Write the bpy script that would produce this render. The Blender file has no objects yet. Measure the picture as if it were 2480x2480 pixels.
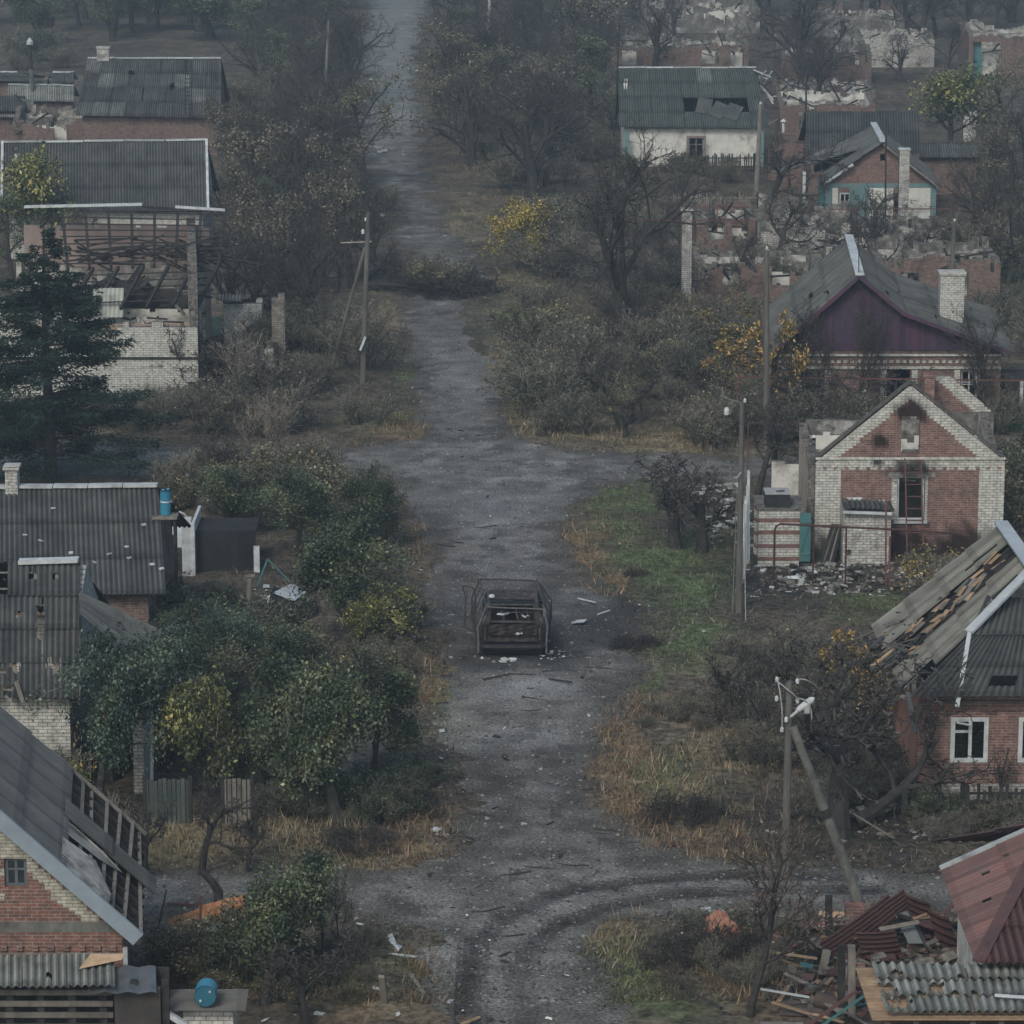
import bpy, math, random
import numpy as np
from mathutils import Vector
R = math.radians
# ------------------------------------------------------------------ camera, sky, sun, exposure
F = 8500.0; H = 29.7; PITCH = math.atan(1940.0 / F); CP = math.cos(PITCH); SP = math.sin(PITCH)
scn = bpy.context.scene
cam_d = bpy.data.cameras.new("camera"); cam = bpy.data.objects.new("camera", cam_d)
scn.collection.objects.link(cam)
cam.location = (0, 0, H); cam.rotation_euler = (math.pi / 2 - PITCH, 0, 0)
cam_d.sensor_width = 36.0; cam_d.lens = 36.0 * F / 2480.0; cam_d.clip_start = 1.0; cam_d.clip_end = 6000
scn.camera = cam
world = bpy.data.worlds.new("World"); scn.world = world; world.use_nodes = True
wn = world.node_tree; sky = wn.nodes.new('ShaderNodeTexSky'); sky.sky_type = 'NISHITA'; sky.sun_disc = False
sky.sun_elevation = R(42); sky.sun_rotation = R(200); sky.air_density = 1.0; sky.dust_density = 3.0; sky.ozone_density = 1.0
tint = wn.nodes.new('ShaderNodeMix'); tint.data_type = 'RGBA'; tint.blend_type = 'MULTIPLY'; tint.inputs[0].default_value = 1.0; tint.inputs[7].default_value = (0.95, 1.03, 1.02, 1)  # cloud cover evens out the blue
wn.links.new(sky.outputs[0], tint.inputs[6]); wn.links.new(tint.outputs[2], wn.nodes['Background'].inputs[0]); wn.nodes['Background'].inputs[1].default_value = 0.12
sun_d = bpy.data.lights.new("sun", 'SUN'); sun = bpy.data.objects.new("sun", sun_d); scn.collection.objects.link(sun)
sun_d.energy = 1.2; sun_d.angle = R(18); sun_d.color = (1.0, 0.97, 0.93)
sun.rotation_euler = (R(48), 0, R(-20))
scn.view_settings.view_transform = 'Standard'; scn.view_settings.look = 'None'
scn.view_settings.gamma = 1.0; scn.view_settings.exposure = 0.32
# ------------------------------------------------------------------ pixel <-> world helpers (2480 px photograph)
def _dir(px, py):
    u = (px - 1240) / F; v = (1240 - py) / F
    return (u, CP + v * SP, -SP + v * CP)
def P(px, py, Y):
    d = _dir(px, py); t = Y / d[1]; return Vector((d[0] * t, Y, H + d[2] * t))
def G(px, py, z=0.0):
    d = _dir(px, py); t = (z - H) / d[2]; return Vector((d[0] * t, d[1] * t, z))
def Yat(py, z=0.0): return G(1240, py, z).y
def XA(px, Y, z=0.0): return (px - 1240) / F * (Y * CP + (H - z) * SP)
# ------------------------------------------------------------------ materials
MATS = {}
def _nt(name):
    m = bpy.data.materials.new(name); m.use_nodes = True
    return m, m.node_tree, m.node_tree.nodes['Principled BSDF']
def _noise(nt, vec, scale, detail=4, rough=0.6):
    n = nt.nodes.new('ShaderNodeTexNoise'); n.inputs['Scale'].default_value = scale
    n.inputs['Detail'].default_value = detail; n.inputs['Roughness'].default_value = rough
    if vec is not None: nt.links.new(vec, n.inputs['Vector'])
    return n.outputs['Fac']
def _ramp(nt, fac, lo, hi, c0=(0, 0, 0), c1=(1, 1, 1)):
    r = nt.nodes.new('ShaderNodeValToRGB'); r.color_ramp.elements[0].position = lo; r.color_ramp.elements[1].position = hi
    r.color_ramp.elements[0].color = (*c0, 1); r.color_ramp.elements[1].color = (*c1, 1)
    nt.links.new(fac, r.inputs[0]); return r.outputs[0]
def _mix(nt, fac, a, b, mode='MIX'):
    n = nt.nodes.new('ShaderNodeMix'); n.data_type = 'RGBA'; n.blend_type = mode
    for s, v in ((n.inputs[0], fac), (n.inputs[6], a), (n.inputs[7], b)):
        if isinstance(v, (int, float)): s.default_value = v
        elif isinstance(v, tuple): s.default_value = (*v, 1)
        else: nt.links.new(v, s)
    return n.outputs[2]
def _bump(nt, h, bs, strength, dist=0.02):
    b = nt.nodes.new('ShaderNodeBump'); b.inputs['Strength'].default_value = strength; b.inputs['Distance'].default_value = dist
    nt.links.new(h, b.inputs['Height']); nt.links.new(b.outputs[0], bs.inputs['Normal'])
def mat(name, c1, c2, scale=3.0, rough=0.9, stain=None, stain_amt=0.5, stain_scale=0.6, bump=0.0, metal=0.0, stretch=None):
    """weathered surface: two tones of noise, a stain layer, times the mesh colour"""
    if name in MATS: return MATS[name]
    m, nt, bs = _nt(name); tc = nt.nodes.new('ShaderNodeTexCoord').outputs['Object']
    vec = tc
    if stretch:
        mp = nt.nodes.new('ShaderNodeMapping'); mp.inputs['Scale'].default_value = stretch; nt.links.new(tc, mp.inputs[0]); vec = mp.outputs[0]
    n1 = _noise(nt, vec, scale); col = _mix(nt, _ramp(nt, n1, 0.35, 0.65), c1, c2)
    if stain:
        n2 = _noise(nt, tc, stain_scale, 6, 0.7)
        rm = _ramp(nt, n2, 0.5, 0.68, (0, 0, 0), (stain_amt,) * 3); col = _mix(nt, rm, col, stain)
    at = nt.nodes.new('ShaderNodeAttribute'); at.attribute_name = 'Col'
    col = _mix(nt, 1.0, col, at.outputs['Color'], 'MULTIPLY')
    nt.links.new(col, bs.inputs['Base Color']); bs.inputs['Roughness'].default_value = rough
    bs.inputs['Metallic'].default_value = metal
    bs.inputs['Specular IOR Level'].default_value = 0.25
    if bump: _bump(nt, n1, bs, bump, 0.03)
    MATS[name] = m; return m
def brick(name, c1, c2, mortar, w=0.26, h=0.082, ms=0.012, stain=None, stain_amt=0.6, stain_scale=0.5):
    if name in MATS: return MATS[name]
    m, nt, bs = _nt(name); tc = nt.nodes.new('ShaderNodeTexCoord').outputs['Object']
    sep = nt.nodes.new('ShaderNodeSeparateXYZ'); nt.links.new(tc, sep.inputs[0])
    add = nt.nodes.new('ShaderNodeMath'); nt.links.new(sep.outputs[0], add.inputs[0]); nt.links.new(sep.outputs[1], add.inputs[1])
    cmb = nt.nodes.new('ShaderNodeCombineXYZ'); nt.links.new(add.outputs[0], cmb.inputs[0]); nt.links.new(sep.outputs[2], cmb.inputs[1])
    bt = nt.nodes.new('ShaderNodeTexBrick'); nt.links.new(cmb.outputs[0], bt.inputs['Vector'])
    bt.inputs['Scale'].default_value = 1.0; bt.inputs['Brick Width'].default_value = w; bt.inputs['Row Height'].default_value = h
    bt.inputs['Mortar Size'].default_value = ms; bt.inputs['Mortar Smooth'].default_value = 0.3; bt.inputs['Bias'].default_value = -0.1
    bt.inputs['Color1'].default_value = (*c1, 1); bt.inputs['Color2'].default_value = (*c2, 1); bt.inputs['Mortar'].default_value = (*mortar, 1)
    n1 = _noise(nt, tc, 5.0, 5, 0.7); col = _mix(nt, 1.0, bt.outputs['Color'], _ramp(nt, n1, 0.3, 0.7, (0.5,) * 3, (1.3,) * 3), 'MULTIPLY')
    if stain:
        n2 = _noise(nt, tc, stain_scale, 6, 0.72); rm = _ramp(nt, n2, 0.5, 0.7, (0, 0, 0), (stain_amt,) * 3); col = _mix(nt, rm, col, stain)
    at = nt.nodes.new('ShaderNodeAttribute'); at.attribute_name = 'Col'
    col = _mix(nt, 1.0, col, at.outputs['Color'], 'MULTIPLY')
    nt.links.new(col, bs.inputs['Base Color']); bs.inputs['Roughness'].default_value = 0.95
    bs.inputs['Specular IOR Level'].default_value = 0.15
    _bump(nt, bt.outputs['Fac'], bs, -0.35, 0.01)
    MATS[name] = m; return m
def leafmat(name):
    if name in MATS: return MATS[name]
    m, nt, bs = _nt(name)
    at = nt.nodes.new('ShaderNodeAttribute'); at.attribute_name = 'Col'
    oi = nt.nodes.new('ShaderNodeObjectInfo')
    k = _ramp(nt, oi.outputs['Random'], 0.0, 1.0, (0.78, 0.75, 0.72), (1.2, 1.12, 1.05))
    col = _mix(nt, 1.0, at.outputs['Color'], k, 'MULTIPLY')
    nt.links.new(col, bs.inputs['Base Color']); bs.inputs['Roughness'].default_value = 0.5
    bs.inputs['Specular IOR Level'].default_value = 0.35
    MATS[name] = m; return m
SOOT = (0.025, 0.022, 0.02)
RED = lambda: brick('red_brick', (0.145, 0.062, 0.052), (0.235, 0.115, 0.090), (0.21, 0.185, 0.165), ms=0.016, stain=(0.06, 0.045, 0.04), stain_amt=0.7, stain_scale=1.1)
REDOLD = lambda: brick('old_red_brick', (0.12, 0.065, 0.055), (0.19, 0.125, 0.10), (0.17, 0.155, 0.14), stain=SOOT, stain_amt=0.92, stain_scale=0.8)
WHITE = lambda: brick('white_brick', (0.50, 0.49, 0.44), (0.42, 0.41, 0.37), (0.17, 0.16, 0.15), h=0.10, stain=(0.16, 0.14, 0.12), stain_amt=0.45, stain_scale=0.7)
WHITESOOT = lambda: brick('sooty_white_brick', (0.48, 0.46, 0.42), (0.34, 0.32, 0.29), (0.15, 0.14, 0.13), h=0.10, stain=SOOT, stain_amt=0.92, stain_scale=0.9)
PLASTER = lambda: mat('burnt_plaster', (0.46, 0.445, 0.405), (0.17, 0.158, 0.14), 2.2, stain=(0.04, 0.036, 0.032), stain_amt=0.97, stain_scale=1.3, bump=0.2)
CLEANPL = lambda: mat('lime_plaster', (0.58, 0.57, 0.52), (0.46, 0.44, 0.40), 1.5, stain=(0.12, 0.10, 0.085), stain_amt=0.85, stain_scale=0.9)
PINKPL = lambda: mat('pink_plaster', (0.25, 0.185, 0.165), (0.20, 0.16, 0.145), 1.2, stain=(0.12, 0.1, 0.09), stain_amt=0.6)
RUBB = lambda: mat('broken_edge', (0.19, 0.175, 0.155), (0.05, 0.045, 0.04), 7.0, stain=SOOT, stain_amt=0.9, stain_scale=1.6, bump=0.5)
SLATE = lambda: mat('asbestos_sheet', (0.058, 0.061, 0.060), (0.094, 0.096, 0.091), 1.3, stain=(0.032, 0.033, 0.032), stain_amt=0.7, stain_scale=0.5, stretch=(1, 1, 0.35))
SLATELT = lambda: mat('pale_asbestos_sheet', (0.24, 0.245, 0.22), (0.17, 0.175, 0.155), 1.6, stain=(0.08, 0.08, 0.07), stain_amt=0.6, stain_scale=0.8)
SLATEDK = lambda: mat('dark_asbestos_sheet', (0.040, 0.043, 0.044), (0.062, 0.066, 0.064), 1.3, stain=(0.12, 0.12, 0.11), stain_amt=0.5, stain_scale=0.5)
REDROOF = lambda: mat('dull_red_sheet', (0.125, 0.062, 0.056), (0.092, 0.05, 0.047), 1.5, stain=(0.11, 0.08, 0.075), stain_amt=0.5, rough=0.6)
CHAR = lambda: mat('charred_wood', (0.018, 0.017, 0.017), (0.04, 0.037, 0.034), 4.0, bump=0.3)
OLDWOOD = lambda: mat('grey_weathered_wood', (0.13, 0.115, 0.10), (0.21, 0.19, 0.165), 5.0, stain=(0.05, 0.045, 0.04), stain_amt=0.6, stretch=(1, 1, 0.3))
TANWOOD = lambda: mat('bare_pine_board', (0.36, 0.25, 0.16), (0.27, 0.18, 0.11), 4.0, stain=(0.1, 0.07, 0.05), stain_amt=0.5)
WPAINT = lambda: mat('white_paint', (0.50, 0.52, 0.52), (0.38, 0.395, 0.39), 3.0, rough=0.6, stain=(0.2, 0.19, 0.175), stain_amt=0.75, stain_scale=2.0)
BURNT = lambda: mat('smoked_plaster', (0.15, 0.14, 0.125), (0.055, 0.05, 0.045), 2.5, stain=(0.42, 0.40, 0.37), stain_amt=0.85, stain_scale=1.2, bump=0.2)
TEAL = lambda: mat('teal_paint', (0.055, 0.16, 0.16), (0.045, 0.13, 0.135), 3.0, rough=0.7, stain=(0.12, 0.15, 0.14), stain_amt=0.4)
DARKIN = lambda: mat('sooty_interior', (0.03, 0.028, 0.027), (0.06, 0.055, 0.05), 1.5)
RUST = lambda: mat('burnt_steel', (0.026, 0.023, 0.023), (0.048, 0.040, 0.037), 6.0, rough=0.75, stain=(0.12, 0.11, 0.105), stain_amt=0.4, stain_scale=3.0, metal=0.3)
PIPERED = lambda: mat('rusty_red_pipe', (0.12, 0.05, 0.045), (0.08, 0.04, 0.035), 5.0, rough=0.7)
CONC = lambda: mat('weathered_concrete', (0.15, 0.146, 0.13), (0.09, 0.088, 0.08), 3.0, stain=(0.04, 0.038, 0.035), stain_amt=0.85, stain_scale=1.2, stretch=(1, 1, 0.4), bump=0.3)
BARK = lambda: mat('tree_bark', (0.022, 0.020, 0.019), (0.05, 0.045, 0.041), 8.0)
BARKLT = lambda: mat('pale_tree_bark', (0.16, 0.145, 0.125), (0.10, 0.09, 0.08), 8.0)
TWIG = lambda: mat('twig_bark', (0.078, 0.073, 0.062), (0.13, 0.120, 0.098), 2.0)
TWIGRED = lambda: mat('reddish_twig', (0.12, 0.08, 0.06), (0.09, 0.06, 0.05), 2.0)
LEAF = lambda: leafmat('leaf')
GRASSM = lambda: leafmat('grass_blade')
# ------------------------------------------------------------------ mesh builder
OFF = {}
COL = scn.collection
class MB:
    def __init__(s): s.v = []; s.f = []; s.m = []; s.c = []; s.mats = []; s.big = []
    def mi(s, m):
        if m not in s.mats: s.mats.append(m)
        return s.mats.index(m)
    def face(s, pts, m, c=(1, 1, 1)):
        b = len(s.v); s.v.extend([tuple(p) for p in pts]); s.f.append(tuple(range(b, b + len(pts)))); s.m.append(s.mi(m)); s.c.append(c)
    def mesh(s, vs, fs, m, c=(1, 1, 1)):
        b = len(s.v); s.v.extend([tuple(p) for p in vs]); k = s.mi(m)
        for f in fs: s.f.append(tuple(b + i for i in f)); s.m.append(k); s.c.append(c)
    def box(s, x0, x1, y0, y1, z0, z1, m, c=(1, 1, 1)):
        v = [(x, y, z) for z in (z0, z1) for y in (y0, y1) for x in (x0, x1)]
        s.mesh(v, [(0, 2, 3, 1), (4, 5, 7, 6), (0, 1, 5, 4), (2, 6, 7, 3), (0, 4, 6, 2), (1, 3, 7, 5)], m, c)
    def bar(s, a, b, w, h, m, c=(1, 1, 1), up=(0, 0, 1)):
        a = Vector(a); b = Vector(b); d = (b - a)
        if d.length < 1e-6: return
        d.normalize(); u = Vector(up)
        if abs(d.dot(u)) > 0.98: u = Vector((0, 1, 0))
        r = d.cross(u).normalized() * (w / 2); u = r.cross(d).normalized() * (h / 2)
        v = [a - r - u, a + r - u, a + r + u, a - r + u, b - r - u, b + r - u, b + r + u, b - r + u]
        s.mesh(v, [(0, 1, 2, 3), (7, 6, 5, 4), (0, 4, 5, 1), (1, 5, 6, 2), (2, 6, 7, 3), (3, 7, 4, 0)], m, c)
    def tube(s, pts, rad, m, n=8, c=(1, 1, 1), cap=True):
        pts = [Vector(p) for p in pts]
        if isinstance(rad, (int, float)): rad = [rad] * len(pts)
        rings = []
        for i, p in enumerate(pts):
            d = (pts[min(i + 1, len(pts) - 1)] - pts[max(i - 1, 0)]).normalized()
            u = Vector((0.31, 0.94, 0.1)) if abs(d.z) > 0.7 else Vector((0, 0, 1))
            a = d.cross(u).normalized(); b = d.cross(a).normalized()
            rings.append([p + (a * math.cos(2 * math.pi * k / n) + b * math.sin(2 * math.pi * k / n)) * rad[i] for k in range(n)])
        v = [q for r in rings for q in r]; f = []
        for i in range(len(pts) - 1):
            for k in range(n):
                k2 = (k + 1) % n; f.append((i * n + k, i * n + k2, (i + 1) * n + k2, (i + 1) * n + k))
        if cap: f.append(tuple(range(n - 1, -1, -1))); f.append(tuple((len(pts) - 1) * n + k for k in range(n)))
        s.mesh(v, f, m, c)
    def chunk(s, p, sx, sy, sz, m, rng, c=(1, 1, 1)):
        """irregular broken block"""
        v = []
        a = rng.uniform(0, 6.28); t = rng.uniform(-0.5, 0.5); ca, sa, ct, st = math.cos(a), math.sin(a), math.cos(t), math.sin(t)
        for z in (-1, 1):
            for y in (-1, 1):
                for x in (-1, 1):
                    q = [x * sx / 2 * rng.uniform(0.65, 1.1), y * sy / 2 * rng.uniform(0.65, 1.1), z * sz / 2 * rng.uniform(0.65, 1.1)]
                    q = [q[0], q[1] * ct - q[2] * st, q[1] * st + q[2] * ct]
                    v.append((p[0] + q[0] * ca - q[1] * sa, p[1] + q[0] * sa + q[1] * ca, p[2] + q[2]))
        s.mesh(v, [(0, 2, 3, 1), (4, 5, 7, 6), (0, 1, 5, 4), (2, 6, 7, 3), (0, 4, 6, 2), (1, 3, 7, 5)], m, c)
    def sheet(s, p, ax, ay, w, l, m, rng, c=(1, 1, 1), waves=6, amp=0.03, bend=0.0, seg=5, th=0):
        """a loose corrugated sheet centred on p, waves across ax"""
        p = Vector(p); ax = Vector(ax).normalized(); ay = Vector(ay).normalized(); n = ax.cross(ay).normalized(); nu = waves * 4
        v = []
        for j in range(seg + 1):
            for i in range(nu + 1):
                u = (i / nu - 0.5) * w; q = (j / seg - 0.5) * l
                v.append(p + ax * u + ay * q + n * (amp * math.sin(i / nu * waves * 2 * math.pi) + bend * (j / seg - 0.5) ** 2))
        f = [(j * (nu + 1) + i, j * (nu + 1) + i + 1, (j + 1) * (nu + 1) + i + 1, (j + 1) * (nu + 1) + i) for j in range(seg) for i in range(nu)]
        s.mesh(v, f, m, c)
    def build(s, name, parent=None, smooth=False):
        off = OFF.get(parent, Vector((0, 0, 0)))
        me = bpy.data.meshes.new(name)
        if parent: vv = [(a[0] - off.x, a[1] - off.y, a[2] - off.z) for a in s.v]
        else: vv = s.v
        me.from_pydata(vv, [], s.f)
        for m in s.mats: me.materials.append(m)
        if s.f:
            me.polygons.foreach_set('material_index', s.m)
            ca = me.color_attributes.new('Col', 'FLOAT_COLOR', 'CORNER')
            cnt = [len(f) for f in s.f]; arr = np.ones((sum(cnt), 4), dtype=np.float32)
            arr[:, :3] = np.repeat(np.array([c[:3] for c in s.c], dtype=np.float32), cnt, axis=0)
            ca.data.foreach_set('color', arr.ravel())
            if smooth: me.polygons.foreach_set('use_smooth', [True] * len(s.f))
        me.update()
        o = bpy.data.objects.new(name, me); COL.objects.link(o)
        if parent: o.parent = parent; OFF[o] = off
        return o
def np_mesh(name, verts, faces, m, cols, parent=None, smooth=False):
    """verts (n,3), faces (k,3|4), cols (k,3) per face"""
    me = bpy.data.meshes.new(name); k, w = faces.shape
    me.vertices.add(len(verts)); me.vertices.foreach_set('co', np.ascontiguousarray(verts, dtype=np.float32).ravel())
    me.loops.add(k * w); me.loops.foreach_set('vertex_index', np.ascontiguousarray(faces, dtype=np.int32).ravel())
    me.polygons.add(k); me.polygons.foreach_set('loop_start', np.arange(k, dtype=np.int32) * w)
    if smooth: me.polygons.foreach_set('use_smooth', np.ones(k, dtype=bool))
    me.materials.append(m); me.update(calc_edges=True)
    ca = me.color_attributes.new('Col', 'FLOAT_COLOR', 'CORNER'); arr = np.ones((k * w, 4), dtype=np.float32)
    arr[:, :3] = np.repeat(cols.astype(np.float32), w, axis=0); ca.data.foreach_set('color', arr.ravel())
    o = bpy.data.objects.new(name, me); COL.objects.link(o)
    if parent: o.parent = parent; OFF[o] = OFF.get(parent, Vector((0, 0, 0)))
    return o
def tag(o, label=None, cat=None, group=None, kind=None):
    if label: o['label'] = label
    if cat: o['category'] = cat
    if group: o['group'] = group
    if kind: o['kind'] = kind
    return o
def thing(name, label, cat, loc, group=None):
    o = bpy.data.objects.new(name, None); o.location = loc; COL.objects.link(o); OFF[o] = Vector(loc)
    o.empty_display_size = 0.3
    return tag(o, label, cat, group)
def kids(o): return [c for c in o.children]
def copy_tree(root, loc, rotz=0.0, sc=1.0, label=None, group=None):
    r = root.copy(); COL.objects.link(r); r.location = loc; r.rotation_euler = (0, 0, rotz); r.scale = (sc, sc, sc) if isinstance(sc, (int, float)) else sc
    if label: r['label'] = label
    if group: r['group'] = group
    elif 'group' in r: del r['group']
    for ch in root.children:
        c = ch.copy(); COL.objects.link(c); c.parent = r
        for g in ch.children:
            d = g.copy(); COL.objects.link(d); d.parent = c
    return r
# ------------------------------------------------------------------ walls and roofs
def wall(mb, o, d, L, prof, zb, mf, mk=None, me=None, th=0.3, openings=(), cell=(0.5, 0.5), matfn=None, colfn=None, step=False, zmax=None):
    """wall from o along unit d; prof(s) gives its top. openings: (s0,s1,z0,z1). step = broken top in brick steps"""
    mk = mk or mf; me = me or mf
    d = Vector((d[0], d[1], 0)).normalized(); n = Vector((d.y, -d.x, 0)); o = Vector((o[0], o[1], 0))
    se = set(np.round(np.linspace(0, L, max(1, int(round(L / cell[0]))) + 1), 4))
    zt = zmax or max(prof(s) for s in np.linspace(0, L, 60))
    ze = set(np.round(np.arange(zb, zt + cell[1] * 0.999, cell[1]), 4))
    for a, b, c0, c1 in openings:
        for q in (a, b):
            if 0 < q < L: se.add(round(q, 4))
        for q in (c0, c1):
            if q > zb: ze.add(round(q, 4))
    se = sorted(se); ze = sorted(ze); ns, nz = len(se) - 1, len(ze) - 1
    sol = np.zeros((ns + 2, nz + 2), bool)
    for i in range(ns):
        sc = (se[i] + se[i + 1]) / 2; pc = prof(sc)
        for j in range(nz):
            zc = (ze[j] + ze[j + 1]) / 2
            ok = zc < pc if step else ze[j] < max(prof(se[i]), prof(se[i + 1])) - 1e-3
            if ok and any(a - 1e-4 < sc < b + 1e-4 and c0 - 1e-4 < zc < c1 + 1e-4 for a, b, c0, c1 in openings): ok = False
            sol[i + 1, j + 1] = ok
    def V(s, z, k):
        if not step: z = min(z, prof(s))
        p = o + d * s - n * (th if k else 0); return (p.x, p.y, z)
    for i in range(ns):
        for j in range(nz):
            if not sol[i + 1, j + 1]: continue
            s0, s1, z0, z1 = se[i], se[i + 1], ze[j], ze[j + 1]; sc, zc = (s0 + s1) / 2, (z0 + z1) / 2
            m = matfn(sc, zc) if matfn else mf; c = colfn(sc, zc) if colfn else (1, 1, 1)
            mb.face([V(s0, z0, 0), V(s1, z0, 0), V(s1, z1, 0), V(s0, z1, 0)], m, c)
            mb.face([V(s1, z0, 1), V(s0, z0, 1), V(s0, z1, 1), V(s1, z1, 1)], mk, c)
            if not sol[i, j + 1]: mb.face([V(s0, z0, 1), V(s0, z0, 0), V(s0, z1, 0), V(s0, z1, 1)], me)
            if not sol[i + 2, j + 1]: mb.face([V(s1, z0, 0), V(s1, z0, 1), V(s1, z1, 1), V(s1, z1, 0)], me)
            if not sol[i + 1, j + 2]: mb.face([V(s0, z1, 0), V(s1, z1, 0), V(s1, z1, 1), V(s0, z1, 1)], me)
            if not sol[i + 1, j]: mb.face([V(s0, z0, 1), V(s1, z0, 1), V(s1, z0, 0), V(s0, z0, 0)], me)
def broken(rng, L, z0, z1, rough=0.5):
    """jagged top profile from z0 to z1"""
    n = max(3, int(L / 0.26)); h = [0.0]; ph = rng.uniform(0, 6)
    for _ in range(n): h.append(h[-1] * 0.8 + rng.uniform(-1, 1) * rough * 0.5)
    h = [q - (rough * rng.uniform(.6, 2) if rng.random() < .12 else 0) for q in h]
    def f(s):
        t = max(0, min(1, s / L)); k = t * n; i = min(n - 1, int(k)); a = h[i]
        return z0 + (z1 - z0) * t + a + rough * .3 * math.sin(ph + s * 1.1)
    return f
def corr(mb, A, B, C, D, m, rng, sheet_w=1.1, sheet_l=1.6, pitch=0.16, amp=0.035, missing=(), holes=(), miss_p=0.0, var=0.16, slip=0.0, slits=(), patch=(), clip=None):
    """corrugated roof: ridge A->B, eave D->C; sheets with own tone, overlaps, missing sheets and ragged holes (u,v,r in m)"""
    A, B, C, D = [Vector(q) for q in (A, B, C, D)]
    W = ((B - A).length + (C - D).length) / 2; Ls = ((D - A).length + (C - B).length) / 2
    nx = max(1, round(W / sheet_w)); ny = max(1, round(Ls / sheet_l))
    nrm = (B - A).cross(D - A).normalized()
    if nrm.z < 0: nrm = -nrm
    def Q(u, v): return (A * (1 - u) + B * u) * (1 - v) + (D * (1 - u) + C * u) * v
    wv = max(2, round(W / nx / pitch)); seg = wv * 4; rows = max(2, int(round(Ls / ny / 0.22)))
    streak = [rng.uniform(1 - var, 1 + var * 0.8) for _ in range(nx * wv + 2)]
    for j in range(ny):
        for i in range(nx):
            if (i, j) in missing or rng.random() < miss_p: continue
            tone = rng.uniform(1 - var, 1 + var)
            if patch and (i, j) in patch: tone *= 1.9
            dx = rng.uniform(-slip, slip); dv = rng.uniform(0, slip); lift = 0.012 + rng.uniform(0, slip * 0.3)
            vs = []; v0 = j / ny - 0.012; v1 = (j + 1) / ny + 0.012
            for r in range(rows + 1):
                t = r / rows; v = v0 + (v1 - v0) * t + dv / Ls
                for k in range(seg + 1):
                    u = (i + k / seg) / nx + dx / W
                    p = Q(u, v) + nrm * (amp * math.sin(2 * math.pi * k / seg * wv) + amp + 0.035 * t + lift * t)
                    vs.append(p)
            fs = []; cs = []
            for r in range(rows):
                for k in range(seg):
                    uu = (i + (k + .5) / seg) * W / nx; vv = (j + (r + .5) / rows) * Ls / ny
                    if clip and not clip(vs[r * (seg + 1) + k]): continue
                    if any((uu - a) ** 2 + (vv - b) ** 2 < (c * rng.uniform(0.55, 1.25)) ** 2 for a, b, c in holes): continue
                    if any(abs(uu - a) < c * rng.uniform(.7, 1.2) and abs(vv - b) < e for a, b, c, e in slits): continue
                    fs.append((r * (seg + 1) + k, r * (seg + 1) + k + 1, (r + 1) * (seg + 1) + k + 1, (r + 1) * (seg + 1) + k))
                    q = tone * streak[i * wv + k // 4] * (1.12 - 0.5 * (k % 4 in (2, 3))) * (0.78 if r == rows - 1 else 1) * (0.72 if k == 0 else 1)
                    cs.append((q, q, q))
            b = len(mb.v); mb.v.extend([tuple(p) for p in vs]); mi = mb.mi(m)
            for f, c in zip(fs, cs): mb.f.append(tuple(b + q for q in f)); mb.m.append(mi); mb.c.append(c)
def rafters(mb, A, B, C, D, m, n, nb, w=0.1, h=0.14, bw=0.1, bh=0.03, rng=None, over=0.0):
    A, B, C, D = [Vector(q) for q in (A, B, C, D)]
    for i in range(n):
        t = i / (n - 1); mb.bar(A.lerp(B, t), D.lerp(C, t), w, h, m)
    for j in range(nb):
        t = (j + 0.5) / nb; j1 = Vector((0, 0, rng.uniform(-.04, .04) if rng else 0)); up = Vector((0, 0, h / 2 + bh / 2))
        a = A.lerp(D, t) + up + j1; b = B.lerp(C, t) + up; e = (b - a).normalized() * over
        mb.bar(a - e, b + e, bw, bh, m)
def window(root, x0, x1, z0, z1, y, m=None, mull=(0.5,), trans=(0.62,), w=0.07, pane=False, name='window', label=None):
    m = m or WPAINT(); b = MB(); t = 0.05
    b.box(x0, x0 + w, y, y + t, z0, z1, m); b.box(x1 - w, x1, y, y + t, z0, z1, m)
    b.box(x0 + w, x1 - w, y, y + t, z0, z0 + w, m); b.box(x0 + w, x1 - w, y, y + t, z1 - w, z1, m)
    for q in mull:
        xc = x0 + (x1 - x0) * q; b.box(xc - w * .4, xc + w * .4, y + .003, y + t - .003, z0 + w, z1 - w, m)
    for q in trans:
        zc = z0 + (z1 - z0) * q; b.box(x0 + w, x1 - w, y + .006, y + t - .006, zc - w * .3, zc + w * .3, m)
    o = b.build(name, root)
    if label: o['label'] = label
    if pane:
        g = MB(); g.box(x0 + w, x1 - w, y + .02, y + .026, z0 + w, z1 - w, mat('dark_glass', (0.02, 0.025, 0.03), (0.03, 0.035, 0.04), rough=0.15)); g.build('pane', o)
    return o
def rubble_mesh(mb, rng, x0, x1, y0, y1, n, mats, smin=0.05, smax=0.35, hmax=0.4, zf=None):
    for _ in range(n):
        x = rng.uniform(x0, x1); y = rng.uniform(y0, y1); t = rng.random()
        cx = 1 - abs(2 * (x - x0) / (x1 - x0) - 1); cy = 1 - abs(2 * (y - y0) / (y1 - y0) - 1)
        z = hmax * min(1, 2.2 * min(cx, cy)) * rng.uniform(0.2, 1) if zf is None else zf(x, y)
        s = smin + (smax - smin) * rng.random() ** 2.2
        mb.chunk((x, y, z), s * rng.uniform(.8, 1.8), s, s * rng.uniform(.2, .6), rng.choice(mats), rng, (rng.uniform(.6, 1.15),) * 3)
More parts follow.
